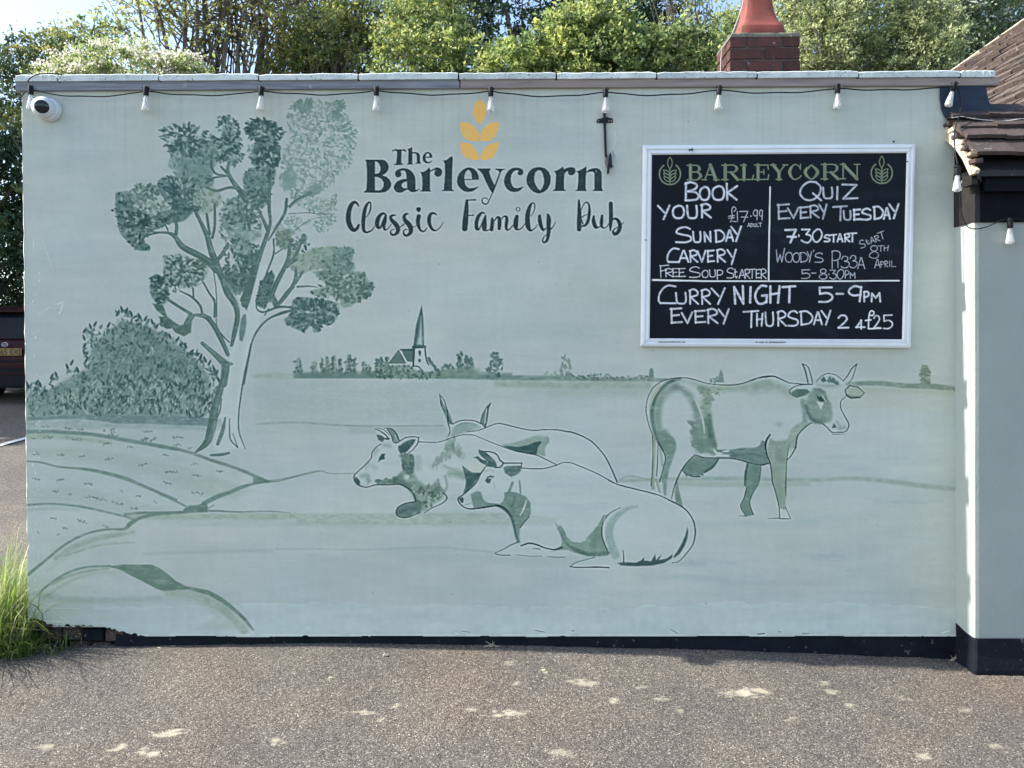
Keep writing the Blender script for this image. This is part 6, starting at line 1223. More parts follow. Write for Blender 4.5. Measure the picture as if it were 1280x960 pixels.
# lead flashing over the junction
fp = [(1175.5, 107.3), (1232, 106.8), (1234, 118), (1236, 128), (1243, 134.5), (1256, 137), (1300, 138.5), (1420, 140), (1420, 151), (1300, 151), (1262, 150.5), (1230, 151.5), (1208, 149.5), (1186, 151), (1181, 146), (1177, 136), (1175, 122)]
vs = [tuple(U(x, y, -.012)) for x, y in fp]
pch(MB().prism([(v[0], v[2]) for v in vs], 'y', -.014, -.007).build('lead_flashing', M_LEAD, pub))
ed = [(1182, 150), (1195, 149), (1208, 150), (1222, 152.5), (1240, 154.5), (1252, 152.5), (1268, 151), (1290, 152), (1320, 151)]
vs = []; fs = []
for i, (x, y) in enumerate(ed):
    p = U(x, y, -.02); d = .004*math.sin(i*2.1)
    d *= 1.6; vs += [(p[0], -.016, p[2]+.010), (p[0], -.080+d, p[2]-.004+d), (p[0], -.082+d, p[2]-.0075+d), (p[0], -.016, p[2]+.006)]
fs = [(i*4+k, (i+1)*4+k, (i+1)*4+(k+1) % 4, i*4+(k+1) % 4) for i in range(len(ed)-1) for k in range(4)]
pch(MB().add(vs, fs).build('lead_edge', M_LEADB, pub))
# main roof: slope facing left, courses running away from us
yaw = math.atan(-.147); pitch = math.radians(37)
d1 = Vector((math.sin(yaw), math.cos(yaw), 0)); hx = Vector((math.cos(yaw), -math.sin(yaw), 0)); s1 = (hx*math.cos(pitch)+Vector((0, 0, math.sin(pitch)))).normalized()
n1_ = s1.cross(d1); n1_ = n1_ if n1_.z > 0 else -n1_
P0 = Vector(U(1284, 139.5, .10))
def ray_plane(px, py):
    a = Vector(CAM); b = Vector(U(px, py, 1.0)); d = b-a; t = (P0-a).dot(n1_)/d.dot(n1_); return a+d*t
far = ray_plane(1206, 85.5); far2 = ray_plane(1281, 34)
dd = (far-P0).dot(d1); su = (far-P0).dot(s1); dd2 = (far2-P0).dot(d1); su2 = (far2-P0).dot(s1)
print('roof far', dd, su, dd2, su2, P0)
G = .165; rg = random.Random(31)
nr = 0
for r in range(-2, 16):
    s_ = r*G
    # far end of this course follows the sloping verge
    t = (s_+.225-su)/(su2-su+1e-6); fd = dd+(dd2-dd)*t
    d_ = -.04-(r % 2)*.08; k = 0
    # near end is cut off by the lead flashing
    while d_ < min(fd, 6):
        l_ = .165
        if d_+l_ > -.1:
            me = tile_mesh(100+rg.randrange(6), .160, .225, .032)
            b_ = P0+d1*d_+s1*(s_+.225)+n1_*.0
            o = link('roof_tile', me, None, pub)
            # tile x axis along d1, y axis down-slope, z out
            Mx = Matrix(((d1.x, -s1.x, n1_.x, b_.x), (d1.y, -s1.y, n1_.y, b_.y), (d1.z, -s1.z, n1_.z, b_.z), (0, 0, 0, 1)))
            o.matrix_basis = Matrix.Translation(-PL) @ Mx @ Matrix.Rotation(math.radians(8+rg.uniform(-2.5, 2.5)), 4, 'X') @ Matrix.Rotation(rg.gauss(0, .02), 4, 'Z'); nr += 1
        d_ += l_
print('roof tiles', nr)
q0 = P0-s1*.26-d1*.05-n1_*.02; qa = P0+d1*dd+s1*su-n1_*.02; qb = P0+d1*dd2+s1*su2-n1_*.02; qc = q0+s1*(2.6)
qd = P0+d1*(dd-(dd2-dd)*.15)-s1*.26-n1_*.02
m_ = MB(); P_ = [q0, qc, qc+d1*.05+s1*0, qb, qa, qd]; dn = Vector((0, 0, -.12))
m_.add([tuple(p) for p in P_]+[tuple(p+dn) for p in P_], [(0, 1, 2, 3, 4, 5), (11, 10, 9, 8, 7, 6)]+[(i, i+6, (i+1) % 6+6, (i+1) % 6) for i in range(6)])
pch(m_.build('roof_boarding', M_BEAM, pub))
ve = qb-qa; nv = int(ve.length/.11)
for k in range(-2, nv+8):
    b_ = qa+ve*(k/nv)+n1_*.04
    pch(MB().box(-.05, .05, -.035, .035, -.02, .02, j=.007).build('verge_mortar', M_CREAM if k % 3 else M_TILE2, pub, loc=b_, bevel=.005)).rotation_euler = (0, -math.radians(37), yaw)
pch(MB().tube([tuple(qa+n1_*.03+Vector((-.05, .02, .01))-ve*.15), tuple(qb+n1_*.04+Vector((-.05, .02, .02))+ve)], .012, 6).build('verge_strip', M_CREAM, pub))

# ------------------------------------------------------------------ chimney
YC = .66
cl_, cr_ = UX(914, YC), UX(1001.5, YC); zt_ = UZ(45.3, YC, 950); CHW = cr_-cl_; CD = .34
ch = thing('chimney', 'dark red brick chimney stack with terracotta pot behind the wall', 'chimney', ((cl_+cr_)/2, YC+CD/2, 3.1))
C0 = Vector(ch.location)
def cch(o): o.location = Vector(o.location)-C0; return o
H = .0665; G_ = .0095
cch(MB().box(cl_+.008, cr_-.008, YC+.008, YC+CD-.008, 2.9, zt_-.004).build('mortar_core', M_MORTAR, ch))
rg = random.Random(6)
for r in range(6):
    zt1 = zt_-r*(H+G_); lens = [.24, .51, .25] if r % 2 == 0 else [.48, .52]; x = cl_
    for k, f_ in enumerate(lens):
        w = CHW*f_; jx = rg.uniform(-.002, .002)
        if r < 4:
            cch(MB().box(x+(.0 if k == 0 else G_/2), x+w-(.0 if k == len(lens)-1 else G_/2), YC+jx, YC+.09, zt1-H, zt1, j=.0012).build('brick', M_BRICK, ch, bevel=.003))
        x += w
    if r < 4:
        for k in range(2):
            a_ = YC+.0995+k*.121; cch(MB().box(cl_+rg.uniform(-.002, .002), cl_+.08, a_, a_+.112, zt1-H, zt1, j=.0012).build('brick', M_BRICK, ch, bevel=.003))
# flaunching
vs = []; n_ = 11; rg = random.Random(9)
for j, (ins, hh) in enumerate([(-.002, -.004), (.0, .018), (.03, .034), (.075, .044)]):
    for k in range(4*n_):
        s_, t = divmod(k, n_); t /= n_
        x_, y_ = [(t, 0), (1, t), (1-t, 1), (0, 1-t)][s_]
        vs.append((cl_+ins+(CHW-2*ins)*x_, YC+ins+(CD-2*ins)*y_, zt_+hh+rg.uniform(-.004, .004)*(j > 0)))
m4 = 4*n_; fs = [(j*m4+k, j*m4+(k+1) % m4, (j+1)*m4+(k+1) % m4, (j+1)*m4+k) for j in range(3) for k in range(m4)]+[tuple(3*m4+k for k in range(m4))]
cch(MB().add(vs, fs).build('flaunching', M_FLAUNCH, ch))
# pot: square base sweeping up to a narrower neck
pc = Vector(((UX(926, YC+.07)+UX(984, YC+.07))/2, YC+.07+.135, zt_+.036)); hw = (UX(984, YC+.07)-UX(926, YC+.07))/2
prof = [(1, 0), (1, .055), (.985, .062), (.93, .072), (.84, .09), (.76, .115), (.69, .145), (.635, .18), (.60, .22), (.575, .28), (.565, .40), (.56, .52), (.63, .535), (.64, .58), (.56, .59), (.50, .585)]
vs = []; nq = 40; fs = []
for f_, z in prof:
    e_ = .28 if z < .2 else .40
    for k in range(nq):
        a_ = 2*math.pi*k/nq; c_, s_ = math.cos(a_), math.sin(a_); p_ = 2/(e_ if z < .07 else e_)
        r_ = (abs(c_)**(2/.25)+abs(s_)**(2/.25))**(-.25/2)
        vs.append((pc.x+hw*f_*r_*c_, pc.y+hw*f_*r_*s_, pc.z+z))
fs = [(j*nq+k, j*nq+(k+1) % nq, (j+1)*nq+(k+1) % nq, (j+1)*nq+k) for j in range(len(prof)-1) for k in range(nq)]
cch(MB().add(vs, fs).build('chimney_pot', M_POT, ch, smooth=True))
wr = [U(930, -6, YC-.03), U(927, 10, YC-.03), U(920, 30, YC-.03), U(913.5, 45, YC-.02), U(906, 56, YC+.1), U(902.5, 62, YC+.15), U(901, 80, YC+.15), U(901, 95, YC+.15)]
cch(MB().tube([tuple(v) for v in catmull(np.array(wr), 4)], .0035, 6).build('aerial_cable', M_PALECABLE, ch))
# ------------------------------------------------------------------ ground
def hgt(x, y):
    x = np.asarray(x, float); y = np.asarray(y, float)
    base = np.interp(x, [-9, -5.1, -3.4, -2.3, -1.2, -.4, 0, 1.5], [.03, .052, .082, .068, .045, .014, 0, -.02])
    f = base*np.exp(-(np.minimum(y, 0)/.9)**2)
    back = .112*np.clip(y-.2, 0, 13)
    return f*(1-np.clip(y/3, 0, 1))+back
def gaps(pts):
    o = []
    for a, b, s in pts: o += list(np.arange(a, b, s))
    return np.array(o+[pts[-1][1]])
gx = gaps([(-150, -20, 13), (-20, -6, .8), (-6, 1.4, .011), (1.4, 6, .6), (6, 150, 14)])
gy = gaps([(-60, -6, 6), (-6, -1.3, .35), (-1.3, .05, .011), (.05, 4, .25), (4, 16, .8), (16, 150, 14)])
GX, GY = np.meshgrid(gx, gy); GZ = hgt(GX, GY)
fine = (np.abs(GX+2.3) < 3.7) & (np.abs(GY+.62) < .68)
GZ = GZ+np.where(fine, .004*(vnoise(GX*9, GY*9, 71)-.5)+.0035*(vnoise(GX*60, GY*60, 72)-.5), 0)
stain = np.zeros_like(GX)
def spx(px, py):   # photo pixel -> ground point (z about 0.01)
    d = U(px, py, 0)-CAM; t = (.012-CAM[2])/d[2]; return CAM+d*t
rg = random.Random(17)
for (px, py, rx, ry, a) in [(930, 872, 24, 3.2, 1), (945, 869, 12, 2.4, .8), (632, 898.5, 20, 3, .95), (731, 863, 18, 3, .7), (770, 883.5, 9, 2.5, .8), (213, 920.5, 14, 3, .95), (185, 943, 12, 4, .9), (149, 936.5, 9, 2.6, .8), (346, 931, 8, 3, .85),
                            (57, 936, 10, 2.6, .6), (400, 900, 2.6, 1, .7), (455, 899, 11, 1.6, .7), (494, 892, 6, 1.6, .7), (476, 906, 4, 1.6, .7), (413, 861, 3.6, 1.2, .8), (680, 850, 4, 1.4, .9), (645, 865, 5, 1.6, .7), (638, 841, 6, 2, .5), (803, 867, 5, 1.2, .6), (827, 880, 7, 1.6, .7),
                            (1040, 868, 9, 2, .7), (1062, 883, 8, 2, .6), (1155, 944, 12, 3, .7), (1205, 886, 8, 2.4, .6), (1132, 874, 6, 1.6, .6), (700, 942, 14, 3, .5), (590, 894, 6, 1.6, .6), (1245, 930, 8, 2, .5), (1030, 858, 6, 1.6, .6), (990, 902, 6, 2, .5), (850, 893, 4, 1.4, .5)]:
    c = spx(px, py); sx = abs(spx(px+rx, py)[0]-c[0]); sy = abs(spx(px, py-ry)[1]-c[1])+.004
    u = (GX-c[0]+.02*(vnoise(GX*14, GY*40, 75)-.5))/sx; v = (GY-c[1]-.0*u+.5*sy*math.sin(px)*(GX-c[0])/sx)/sy; r_ = u*u+v*v
    stain = np.maximum(stain, a*.72*np.clip(1.15-r_*.75-(vnoise(GX*45, GY*85, 73)-.5)*2.2, 0, 1)*(r_ < 2.6))
V = np.stack([GX, GY, GZ], -1).reshape(-1, 3); nx, ny = len(gx), len(gy)
J, I = np.meshgrid(np.arange(ny-1), np.arange(nx-1), indexing='ij'); a_ = (J*nx+I).ravel()
F = np.stack([a_, a_+1, a_+nx+1, a_+nx], 1).astype(np.int32)
me = bpy.data.meshes.new('ground'); me.vertices.add(len(V)); me.vertices.foreach_set('co', V.astype(np.float32).ravel())
me.loops.add(F.size); me.loops.foreach_set('vertex_index', F.ravel()); me.polygons.add(len(F)); me.polygons.foreach_set('loop_start', np.arange(0, F.size, 4, dtype=np.int32)); me.update(calc_edges=True)
me.polygons.foreach_set('use_smooth', [True]*len(F))
at = me.color_attributes.new('stain', 'FLOAT_COLOR', 'POINT'); sc_ = stain.ravel()[:, None]; at.data.foreach_set('color', np.hstack([sc_, sc_, sc_, np.ones_like(sc_)]).astype(np.float32).ravel())
m, n, l, b = new_mat('tarmac')
g = N(n, 'ShaderNodeNewGeometry')
vo = N(n, 'ShaderNodeTexVoronoi'); vo.inputs['Scale'].default_value = 200; vo.inputs['Randomness'].default_value = 1; l.new(g.outputs['Position'], vo.inputs['Vector'])
cr = N(n, 'ShaderNodeValToRGB'); e = cr.color_ramp.elements; e[0].position = 0; e[0].color = (0.0294, 0.02688, 0.02604, 1); e[1].position = 1; e[1].color = (0.3696, 0.3444, 0.294, 1)
for p_, c_ in [(.2, (0.06216, 0.05628, 0.05292, 1)), (.5, (0.09912, 0.09072, 0.08232, 1)), (.80, (0.1327, 0.121, 0.1075, 1)), (.94, (0.2016, 0.1865, 0.1596, 1))]:
    x_ = e.new(p_); x_.color = c_
sep = N(n, 'ShaderNodeSeparateColor'); l.new(vo.outputs['Color'], sep.inputs[0]); l.new(sep.outputs[0], cr.inputs['Fac'])
n1 = N(n, 'ShaderNodeTexNoise'); n1.inputs['Scale'].default_value = 1.7; n1.inputs['Detail'].default_value = 6; l.new(g.outputs['Position'], n1.inputs['Vector'])
c2 = N(n, 'ShaderNodeValToRGB'); c2.color_ramp.elements[0].position = .3; c2.color_ramp.elements[0].color = (.88, .88, .90, 1); c2.color_ramp.elements[1].position = .7; c2.color_ramp.elements[1].color = (1.26, 1.22, 1.15, 1)
l.new(n1.outputs['Fac'], c2.inputs['Fac'])
mx = N(n, 'ShaderNodeMix', data_type='RGBA', blend_type='MULTIPLY'); mx.inputs['Factor'].default_value = 1; l.new(cr.outputs[0], mx.inputs['A']); l.new(c2.outputs[0], mx.inputs['B'])
n3 = N(n, 'ShaderNodeTexNoise'); n3.inputs['Scale'].default_value = .9; n3.inputs['Detail'].default_value = 5; l.new(g.outputs['Position'], n3.inputs['Vector'])
m3 = N(n, 'ShaderNodeMapRange'); m3.inputs['From Min'].default_value = .5; m3.inputs['From Max'].default_value = .68; m3.inputs['To Max'].default_value = .8; l.new(n3.outputs['Fac'], m3.inputs['Value'])
mx3 = N(n, 'ShaderNodeMix', data_type='RGBA', blend_type='MULTIPLY'); mx3.inputs['B'].default_value = (1.03, .92, .83, 1); l.new(m3.outputs['Result'], mx3.inputs['Factor']); l.new(mx.outputs['Result'], mx3.inputs['A']); mx = mx3
at_ = N(n, 'ShaderNodeAttribute', attribute_name='stain')
mx2 = N(n, 'ShaderNodeMix', data_type='RGBA'); mx2.inputs['B'].default_value = (.50, .455, .35, 1); l.new(at_.outputs['Fac'], mx2.inputs['Factor']); l.new(mx.outputs['Result'], mx2.inputs['A'])
l.new(mx2.outputs['Result'], b.inputs['Base Color']); b.inputs['Roughness'].default_value = .9; b.inputs['Specular IOR Level'].default_value = .25
bp_ = N(n, 'ShaderNodeBump'); bp_.inputs['Strength'].default_value = .6; bp_.inputs['Distance'].default_value = .004; bp_.invert = True; l.new(vo.outputs['Distance'], bp_.inputs['Height']); l.new(bp_.outputs[0], b.inputs['Normal'])
gr = link('ground', me, m); tag(gr, 'brownish grey coarse tarmac yard with pale dried smears', kind='structure')
# parking line far behind on the left
def spy(px, py):
    a = CAM; d = U(px, py, 1.0)-CAM; lo, hi = .5, 60
    for _ in range(60):
        t = (lo+hi)/2; p = a+d*t/ (d[1]) ; 
        if p[2] > hgt(p[0], p[1]): lo = t
        else: hi = t
    return p
la = spy(-60, 574); lb = spy(60, 541)
dv = Vector(lb-la).normalized(); sd2 = Vector((-dv.y, dv.x, 0))*.05
vs = []
for k in range(9):
    p = Vector(la).lerp(Vector(lb), k/8)
    for s_ in (1, -1): q_ = p+sd2*s_; vs.append((q_.x, q_.y, float(hgt(q_.x, q_.y))+.012))
ln_ = MB().add(vs, [(i*2, i*2+2, i*2+3, i*2+1) for i in range(8)]).build('parking_line', M_LINE); tag(ln_, 'white painted parking line behind the wall', kind='structure')
# small stones and chips on the tarmac
for (px, py, r, lab, mt) in [(482, 835, .012, 'small dark stone on the tarmac below the lying cows', M_STONE), (218, 820.5, .006, 'tiny dark pebble on the tarmac below the lower left hill', M_STONE),
                             (199, 822, .006, 'pale chip of paint on the tarmac near the broken plinth', M_CHIP), (413, 861, .007, 'pale chip on the tarmac left of the middle', M_CHIP), (318, 833, .005, 'tiny dark pebble left of the stone, close to the wall', M_STONE), (680, 850, .008, 'flat pale chip on the tarmac below the front cow', M_CHIP)]:
    c = spx(px, py); s = thing('stone' if mt is M_STONE else 'paint_chip', lab, 'stone' if mt is M_STONE else 'chip', (c[0], c[1], float(hgt(c[0], c[1]))+r*.4))
    bm = bmesh.new(); bmesh.ops.create_icosphere(bm, subdivisions=2, radius=r)
    for v_ in bm.verts: v_.co *= random.uniform(.75, 1.15); v_.co.z *= .65 if mt is M_STONE else .25; v_.co.x *= 1.25
    me_ = bpy.data.meshes.new('lump'); bm.to_mesh(me_); bm.free(); link('lump', me_, mt, s)

# ------------------------------------------------------------------ leaves, grass, trees
def leaf_mesh(name, P, S, Cc, rng, up=.3, aspect=.5):
    """one folded diamond (2 triangles) per leaf"""
    n_ = len(P); d = rng.normal(size=(n_, 3)); d[:, 2] += up*0; d /= np.linalg.norm(d, axis=1)[:, None]
    nn = rng.normal(size=(n_, 3)); nn[:, 2] += 1.0; s_ = np.cross(d, nn); s_ /= np.linalg.norm(s_, axis=1)[:, None]+1e-9
    f = np.cross(s_, d)
    S = S[:, None]
    V = np.stack([P-d*S*.5, P+s_*S*aspect*.5+f*S*.08, P+d*S*.5, P-s_*S*aspect*.5+f*S*.08], 1).reshape(-1, 3)
    F_ = (np.arange(n_)[:, None]*4+np.array([0, 1, 2, 0, 2, 3])).astype(np.int32)
    me = bpy.data.meshes.new(name); me.vertices.add(len(V)); me.vertices.foreach_set('co', V.astype(np.float32).ravel())
    me.loops.add(F_.size); me.loops.foreach_set('vertex_index', F_.ravel()); me.polygons.add(n_*2); me.polygons.foreach_set('loop_start', np.arange(0, F_.size, 3, dtype=np.int32)); me.update(calc_edges=True)
    at = me.color_attributes.new('leafcol', 'FLOAT_COLOR', 'POINT'); cc = np.repeat(np.clip(Cc, 0, 1), 4, axis=0)
    at.data.foreach_set('color', np.hstack([cc, np.ones((len(cc), 1))]).astype(np.float32).ravel())
    return me
def crown_points(rng, blobs, nclump, per, spread, shell=.55):
    """blobs: (cx,cy,cz,rx,ry,rz); clump centres favour the outside of the blobs"""
    vol = np.array([b[3]*b[4]*b[5] for b in blobs])**.67; k = rng.choice(len(blobs), nclump, p=vol/vol.sum())
    B_ = np.array(blobs)[k]; d = rng.normal(size=(nclump, 3)); d /= np.linalg.norm(d, axis=1)[:, None]
    r = (shell+(1-shell)*rng.random(nclump)**.6)[:, None]; Cn = B_[:, :3]+d*r*B_[:, 3:]
    idx = np.repeat(np.arange(nclump), per); P = Cn[idx]+rng.normal(size=(len(idx), 3))*spread*(.35+1.1*rng.random(nclump)**1.5)[idx][:, None]*np.array([.95, .95, .62])
    return P, idx, Cn
def tree(name, label, cat, base, blobs, nclump, per, spread, size, cols, seed, group=None, stems=None, flowers=None, shell=.55, branch_n=26, trunk_r=.07, aspect=.5, kindlab=None):
    rng = np.random.default_rng(seed); t = thing(name, label, cat, base, group); b0 = np.array(base)
    P, idx, Cn = crown_points(rng, blobs, nclump, per, spread, shell)
    cols = np.array(cols); cc = cols[rng.integers(0, len(cols), nclump)]*(.95+1.1*rng.random((nclump, 1))); Cc = cc[idx]*(.8+.4*rng.random((len(idx), 1)))
    link('crown', leaf_mesh('crown', P-b0, size*1.18*(.55+.9*rng.random(len(P))), Cc, rng, aspect=aspect), M_LEAF, t)
    m_ = MB(); rg = random.Random(seed)
    if stems is None: stems = [((0, 0, 0), tuple(np.array(blobs[0][:3])-b0))]
    for a, b in stems:
        a = Vector(a); b = Vector(b); p = [a.lerp(b, k/6)+Vector((rg.gauss(0, .05), rg.gauss(0, .05), 0))*(k > 0)*a.lerp(b, k/6).length*.25 for k in range(7)]
        m_.tube(p, [trunk_r*(1-.75*k/6) for k in range(7)], 7)
    link('trunk', m_.mesh('trunk', True), M_BARK, t)
    m_ = MB()
    for k in rg.sample(range(nclump), min(branch_n, nclump)):
        a, b = rg.choice(stems); s_ = Vector(a).lerp(Vector(b), rg.uniform(.35, .95)); e_ = Vector(Cn[k]-b0); mid = s_.lerp(e_, .5)+Vector((rg.gauss(0, .1), rg.gauss(0, .1), .12))
        m_.tube([s_, s_.lerp(mid, .6)+Vector((0, 0, .03)), mid, e_], [trunk_r*.32, trunk_r*.25, trunk_r*.18, .004], 5)
    link('branches', m_.mesh('branches', True), M_BARK, t)
    if flowers:
        nf, fs_, fc = flowers; k = rng.integers(0, nclump, nf); ctr = Cn[k]+np.array([0, -.03, .05]); ii = np.repeat(np.arange(nf), 14)
        Pf = ctr[ii]+rng.normal(size=(len(ii), 3))*fs_*np.array([1, 1, .45]); cf = np.array(fc)*(.8+.4*rng.random((len(ii), 1)))
        link('blossom', leaf_mesh('blossom', Pf-b0, np.full(len(Pf), fs_*.55), cf, rng, aspect=.9), M_LEAF, t)
    return t
def B(px, py, Y, rx, ry, rz):
    p = U(px, py, Y); s = (Y-CAM[1])/FPX; return (p[0], p[1], p[2], rx*s, ry*s, rz*s)      # radii in photo pixels at that depth
def base_at(px, Y): x = UX(px, Y); return (x, Y, float(hgt(x, Y)))
YG = [(.23, .24, .07), (.17, .20, .06), (.30, .30, .11), (.11, .14, .05)]
GG = [(.11, .155, .06), (.08, .12, .05), (.17, .21, .09), (.05, .08, .035)]
DG = [(.022, .042, .022), (.03, .055, .028), (.015, .03, .018)]
OG = [(.17, .18, .055), (.12, .14, .045), (.22, .22, .07)]
# left corner: dark ivy-clad tree beside and behind the car, lit at the top
tree('ivy_tree', 'dark ivy-covered tree down the left edge behind the red car', 'tree', base_at(-30, 9.5), [B(-40, 240, 9.5, 120, 60, 130), B(-30, 200, 9.5, 80, 50, 60), B(20, 320, 10, 70, 40, 70), B(-90, 380, 9.5, 100, 40, 60), B(40, 210, 10, 50, 40, 80), B(-10, 400, 10.4, 90, 40, 60), B(40, 330, 10.4, 60, 40, 90)], 1300, 26, .13, .075, [(.03, .06, .035), (.045, .085, .04), (.02, .04, .03), (.09, .13, .05)], 1, shell=.3, trunk_r=.2)
tree('hawthorn_bush', 'yellow-green bush rising above the wall at its left end', 'bush', base_at(60, 7.5), [B(45, 84, 7.5, 52, 50, 42), B(115, 60, 8, 60, 40, 50), B(15, 130, 7.5, 40, 40, 40)], 340, 30, .10, .055, YG+GG, 2, shell=.3)
tree('hawthorn_bush', 'may bush with grey-white blossom just above the left part of the coping', 'bush', base_at(185, 5.6), [B(165, 95, 5.6, 90, 50, 42), B(95, 100, 5.8, 60, 40, 30), B(225, 100, 5.6, 50, 40, 30)], 300, 26, .09, .05, [(.12, .17, .06), (.2, .24, .1)], 3, flowers=(520, .055, (.66, .64, .56)), shell=.5)
def stems_fan(base, px0, Y, tops, py=-60):
    b0 = Vector(base); return [((Vector(U(px0+rd, 330, Y))-b0), Vector(U(tx, ty, Y+dy))-b0) for rd, tx, ty, dy in tops]
b_ = base_at(268, 6.6)
tree('multi_stemmed_tree', 'many-stemmed tree with bare brown stems and thin new leaves above the left lettering', 'tree', b_, [B(240, 20, 6.6, 110, 70, 80), B(330, 10, 6.8, 90, 60, 70), B(180, -30, 6.6, 80, 60, 50), B(290, -40, 6.6, 90, 60, 50)], 520, 15, .11, .05, OG+YG, 4, shell=.15,
     stems=stems_fan(b_, 262, 6.6, [(-4, 190, -60, .2), (-2, 225, -60, 0), (0, 246, -60, .1), (2, 262, -60, 0), (4, 285, -60, -.1), (6, 320, -60, .1), (-6, 160, -40, .4), (8, 350, -60, .3), (3, 270, -60, .3), (0, 236, -60, -.2), (9, 300, -60, .5), (12, 335, -50, .6)]), branch_n=110, trunk_r=.055)
b_ = base_at(345, 7.4)
tree('multi_stemmed_tree', 'thicket of thin upright stems with sparse leaves right of the many-stemmed tree', 'tree', b_, [B(370, 30, 7.4, 70, 60, 70), B(430, 30, 7.6, 70, 60, 70), B(400, -40, 7.4, 100, 60, 50)], 300, 18, .13, .055, OG+GG, 5, shell=.2,
     stems=stems_fan(b_, 345, 7.4, [(-10, 310, -60, .1), (-4, 332, -60, 0), (0, 345, -60, .3), (8, 372, -60, 0), (16, 400, -60, .2), (24, 430, -60, 0), (30, 450, -60, .4), (-14, 300, -60, .5), (12, 385, -60, .4), (36, 470, -60, .2)]), branch_n=130, trunk_r=.045)
tree('olive_tree', 'dense olive-green tree above the lettering, in front of the dark conifer', 'tree', base_at(440, 6.9), [B(430, 60, 6.9, 80, 50, 60), B(480, 20, 7.1, 70, 50, 60), B(380, 80, 7, 60, 40, 40)], 520, 26, .10, .052, [(.13, .17, .05), (.09, .13, .045), (.20, .22, .07), (.07, .09, .04)], 6, shell=.3, branch_n=70)
tree('elder_bush', 'elder bush with flat creamy flower heads above the painted ear of barley', 'bush', base_at(545, 5.8), [B(520, 75, 5.8, 60, 40, 50), B(575, 80, 5.8, 50, 40, 45), B(530, 25, 6.2, 60, 40, 45)], 430, 28, .085, .052, [(.14, .19, .06), (.21, .25, .08), (.08, .12, .045)], 7, flowers=(60, .06, (.55, .56, .30)), shell=.4)
tree('dark_conifer', 'dark drooping evergreen tree behind the bright bushes in the middle', 'tree', base_at(670, 9.6), [B(640, 30, 9.6, 110, 60, 90), B(740, 20, 9.9, 90, 60, 70), B(810, 50, 10, 70, 50, 60), B(570, 10, 10, 60, 50, 70), B(600, 160, 9.6, 160, 60, 120)], 1100, 28, .13, .07, DG, 8, shell=.35, trunk_r=.2)
tree('leafy_bush', 'bright green leafy bush rising left of the chimney', 'bush', base_at(690, 5.4), [B(650, 85, 5.4, 60, 40, 35), B(700, 70, 5.4, 50, 40, 55), B(735, 50, 5.6, 45, 40, 50)], 520, 28, .08, .055, [(.17, .22, .075), (.27, .31, .11), (.08, .12, .045)], 9, shell=.45)
tree('leafy_bush', 'tallest bright green bush, with its top just under the picture edge', 'bush', base_at(765, 5.6), [B(760, 50, 5.6, 42, 40, 52), B(800, 75, 5.5, 45, 40, 42), B(745, 90, 5.4, 60, 40, 40)], 520, 28, .08, .055, [(.16, .215, .075), (.26, .30, .11), (.08, .12, .045)], 10, shell=.45)
tree('leafy_bush', 'green bush reaching the chimney with a dead twig standing in it', 'bush', base_at(865, 5.7), [B(850, 70, 5.7, 50, 40, 45), B(890, 85, 5.6, 40, 35, 45), B(915, 60, 6.4, 30, 35, 50)], 430, 26, .085, .05, [(.14, .19, .075), (.22, .26, .10), (.07, .105, .045)], 11, shell=.45)
b_ = base_at(880, 8.2)
tree('open_crowned_tree', 'thin tree with sky showing between its leaves left of the chimney pot', 'tree', b_, [B(870, 10, 8.2, 55, 50, 55), B(915, 30, 8.4, 40, 40, 55), B(850, -30, 8.2, 60, 50, 40)], 150, 12, .10, .05, GG+YG, 12, shell=.1, branch_n=70, trunk_r=.04)
tree('shade_tree', 'unseen broad tree outside the left edge, placed to shade the parked car', 'tree', (-17.6, 9.8, float(hgt(-17.6, 9.8))), [(-16.8, 9.4, 8.6, 2.2, 3.0, 2.2), (-17.8, 11.4, 10.8, 2.4, 2.8, 1.8), (-16.0, 9.0, 7.6, 1.6, 2.2, 1.6), (-17.2, 12.6, 8.8, 2.2, 2.2, 2.2), (-15.8, 8.4, 9.6, 1.6, 2.0, 1.4), (-16.8, 7.2, 8.4, 1.8, 1.7, 2.2)], 3600, 26, .26, .22, DG+GG, 16, shell=.2, trunk_r=.22)  # out of view, put in to throw shade over the car bay
tree('tall_hedge', 'tall mid-green hedge right of the chimney', 'hedge', base_at(1060, 7.0), [B(1030, 60, 7, 60, 40, 75), B(1090, 40, 7.2, 70, 40, 80), B(1150, 60, 7, 60, 40, 70), B(1010, -10, 7.4, 50, 40, 60)], 1500, 30, .09, .042, [(.15, .19, .085), (.22, .25, .115), (.08, .105, .05), (.32, .35, .19)], 13, shell=.4, trunk_r=.1)
tree('may_tree', 'tree with white may blossom above the tiled roof at the right', 'tree', base_at(1210, 7.6), [B(1190, 25, 7.6, 60, 40, 50), B(1250, 10, 7.8, 60, 40, 60), B(1210, 90, 7.6, 70, 40, 50)], 900, 28, .09, .045, [(.09, .13, .07), (.14, .18, .085), (.05, .075, .04)], 14, flowers=(260, .075, (.62, .65, .58)), shell=.45, trunk_r=.1)
tree('dark_hedge', 'dark shaded hedge behind the may blossom and the tall hedge', 'hedge', base_at(1120, 10.5), [B(1100, 60, 10.5, 150, 60, 110), B(1260, 60, 10.5, 100, 60, 110), B(950, 120, 10.5, 120, 60, 60)], 900, 24, .15, .09, DG, 15, shell=.3, trunk_r=.12)
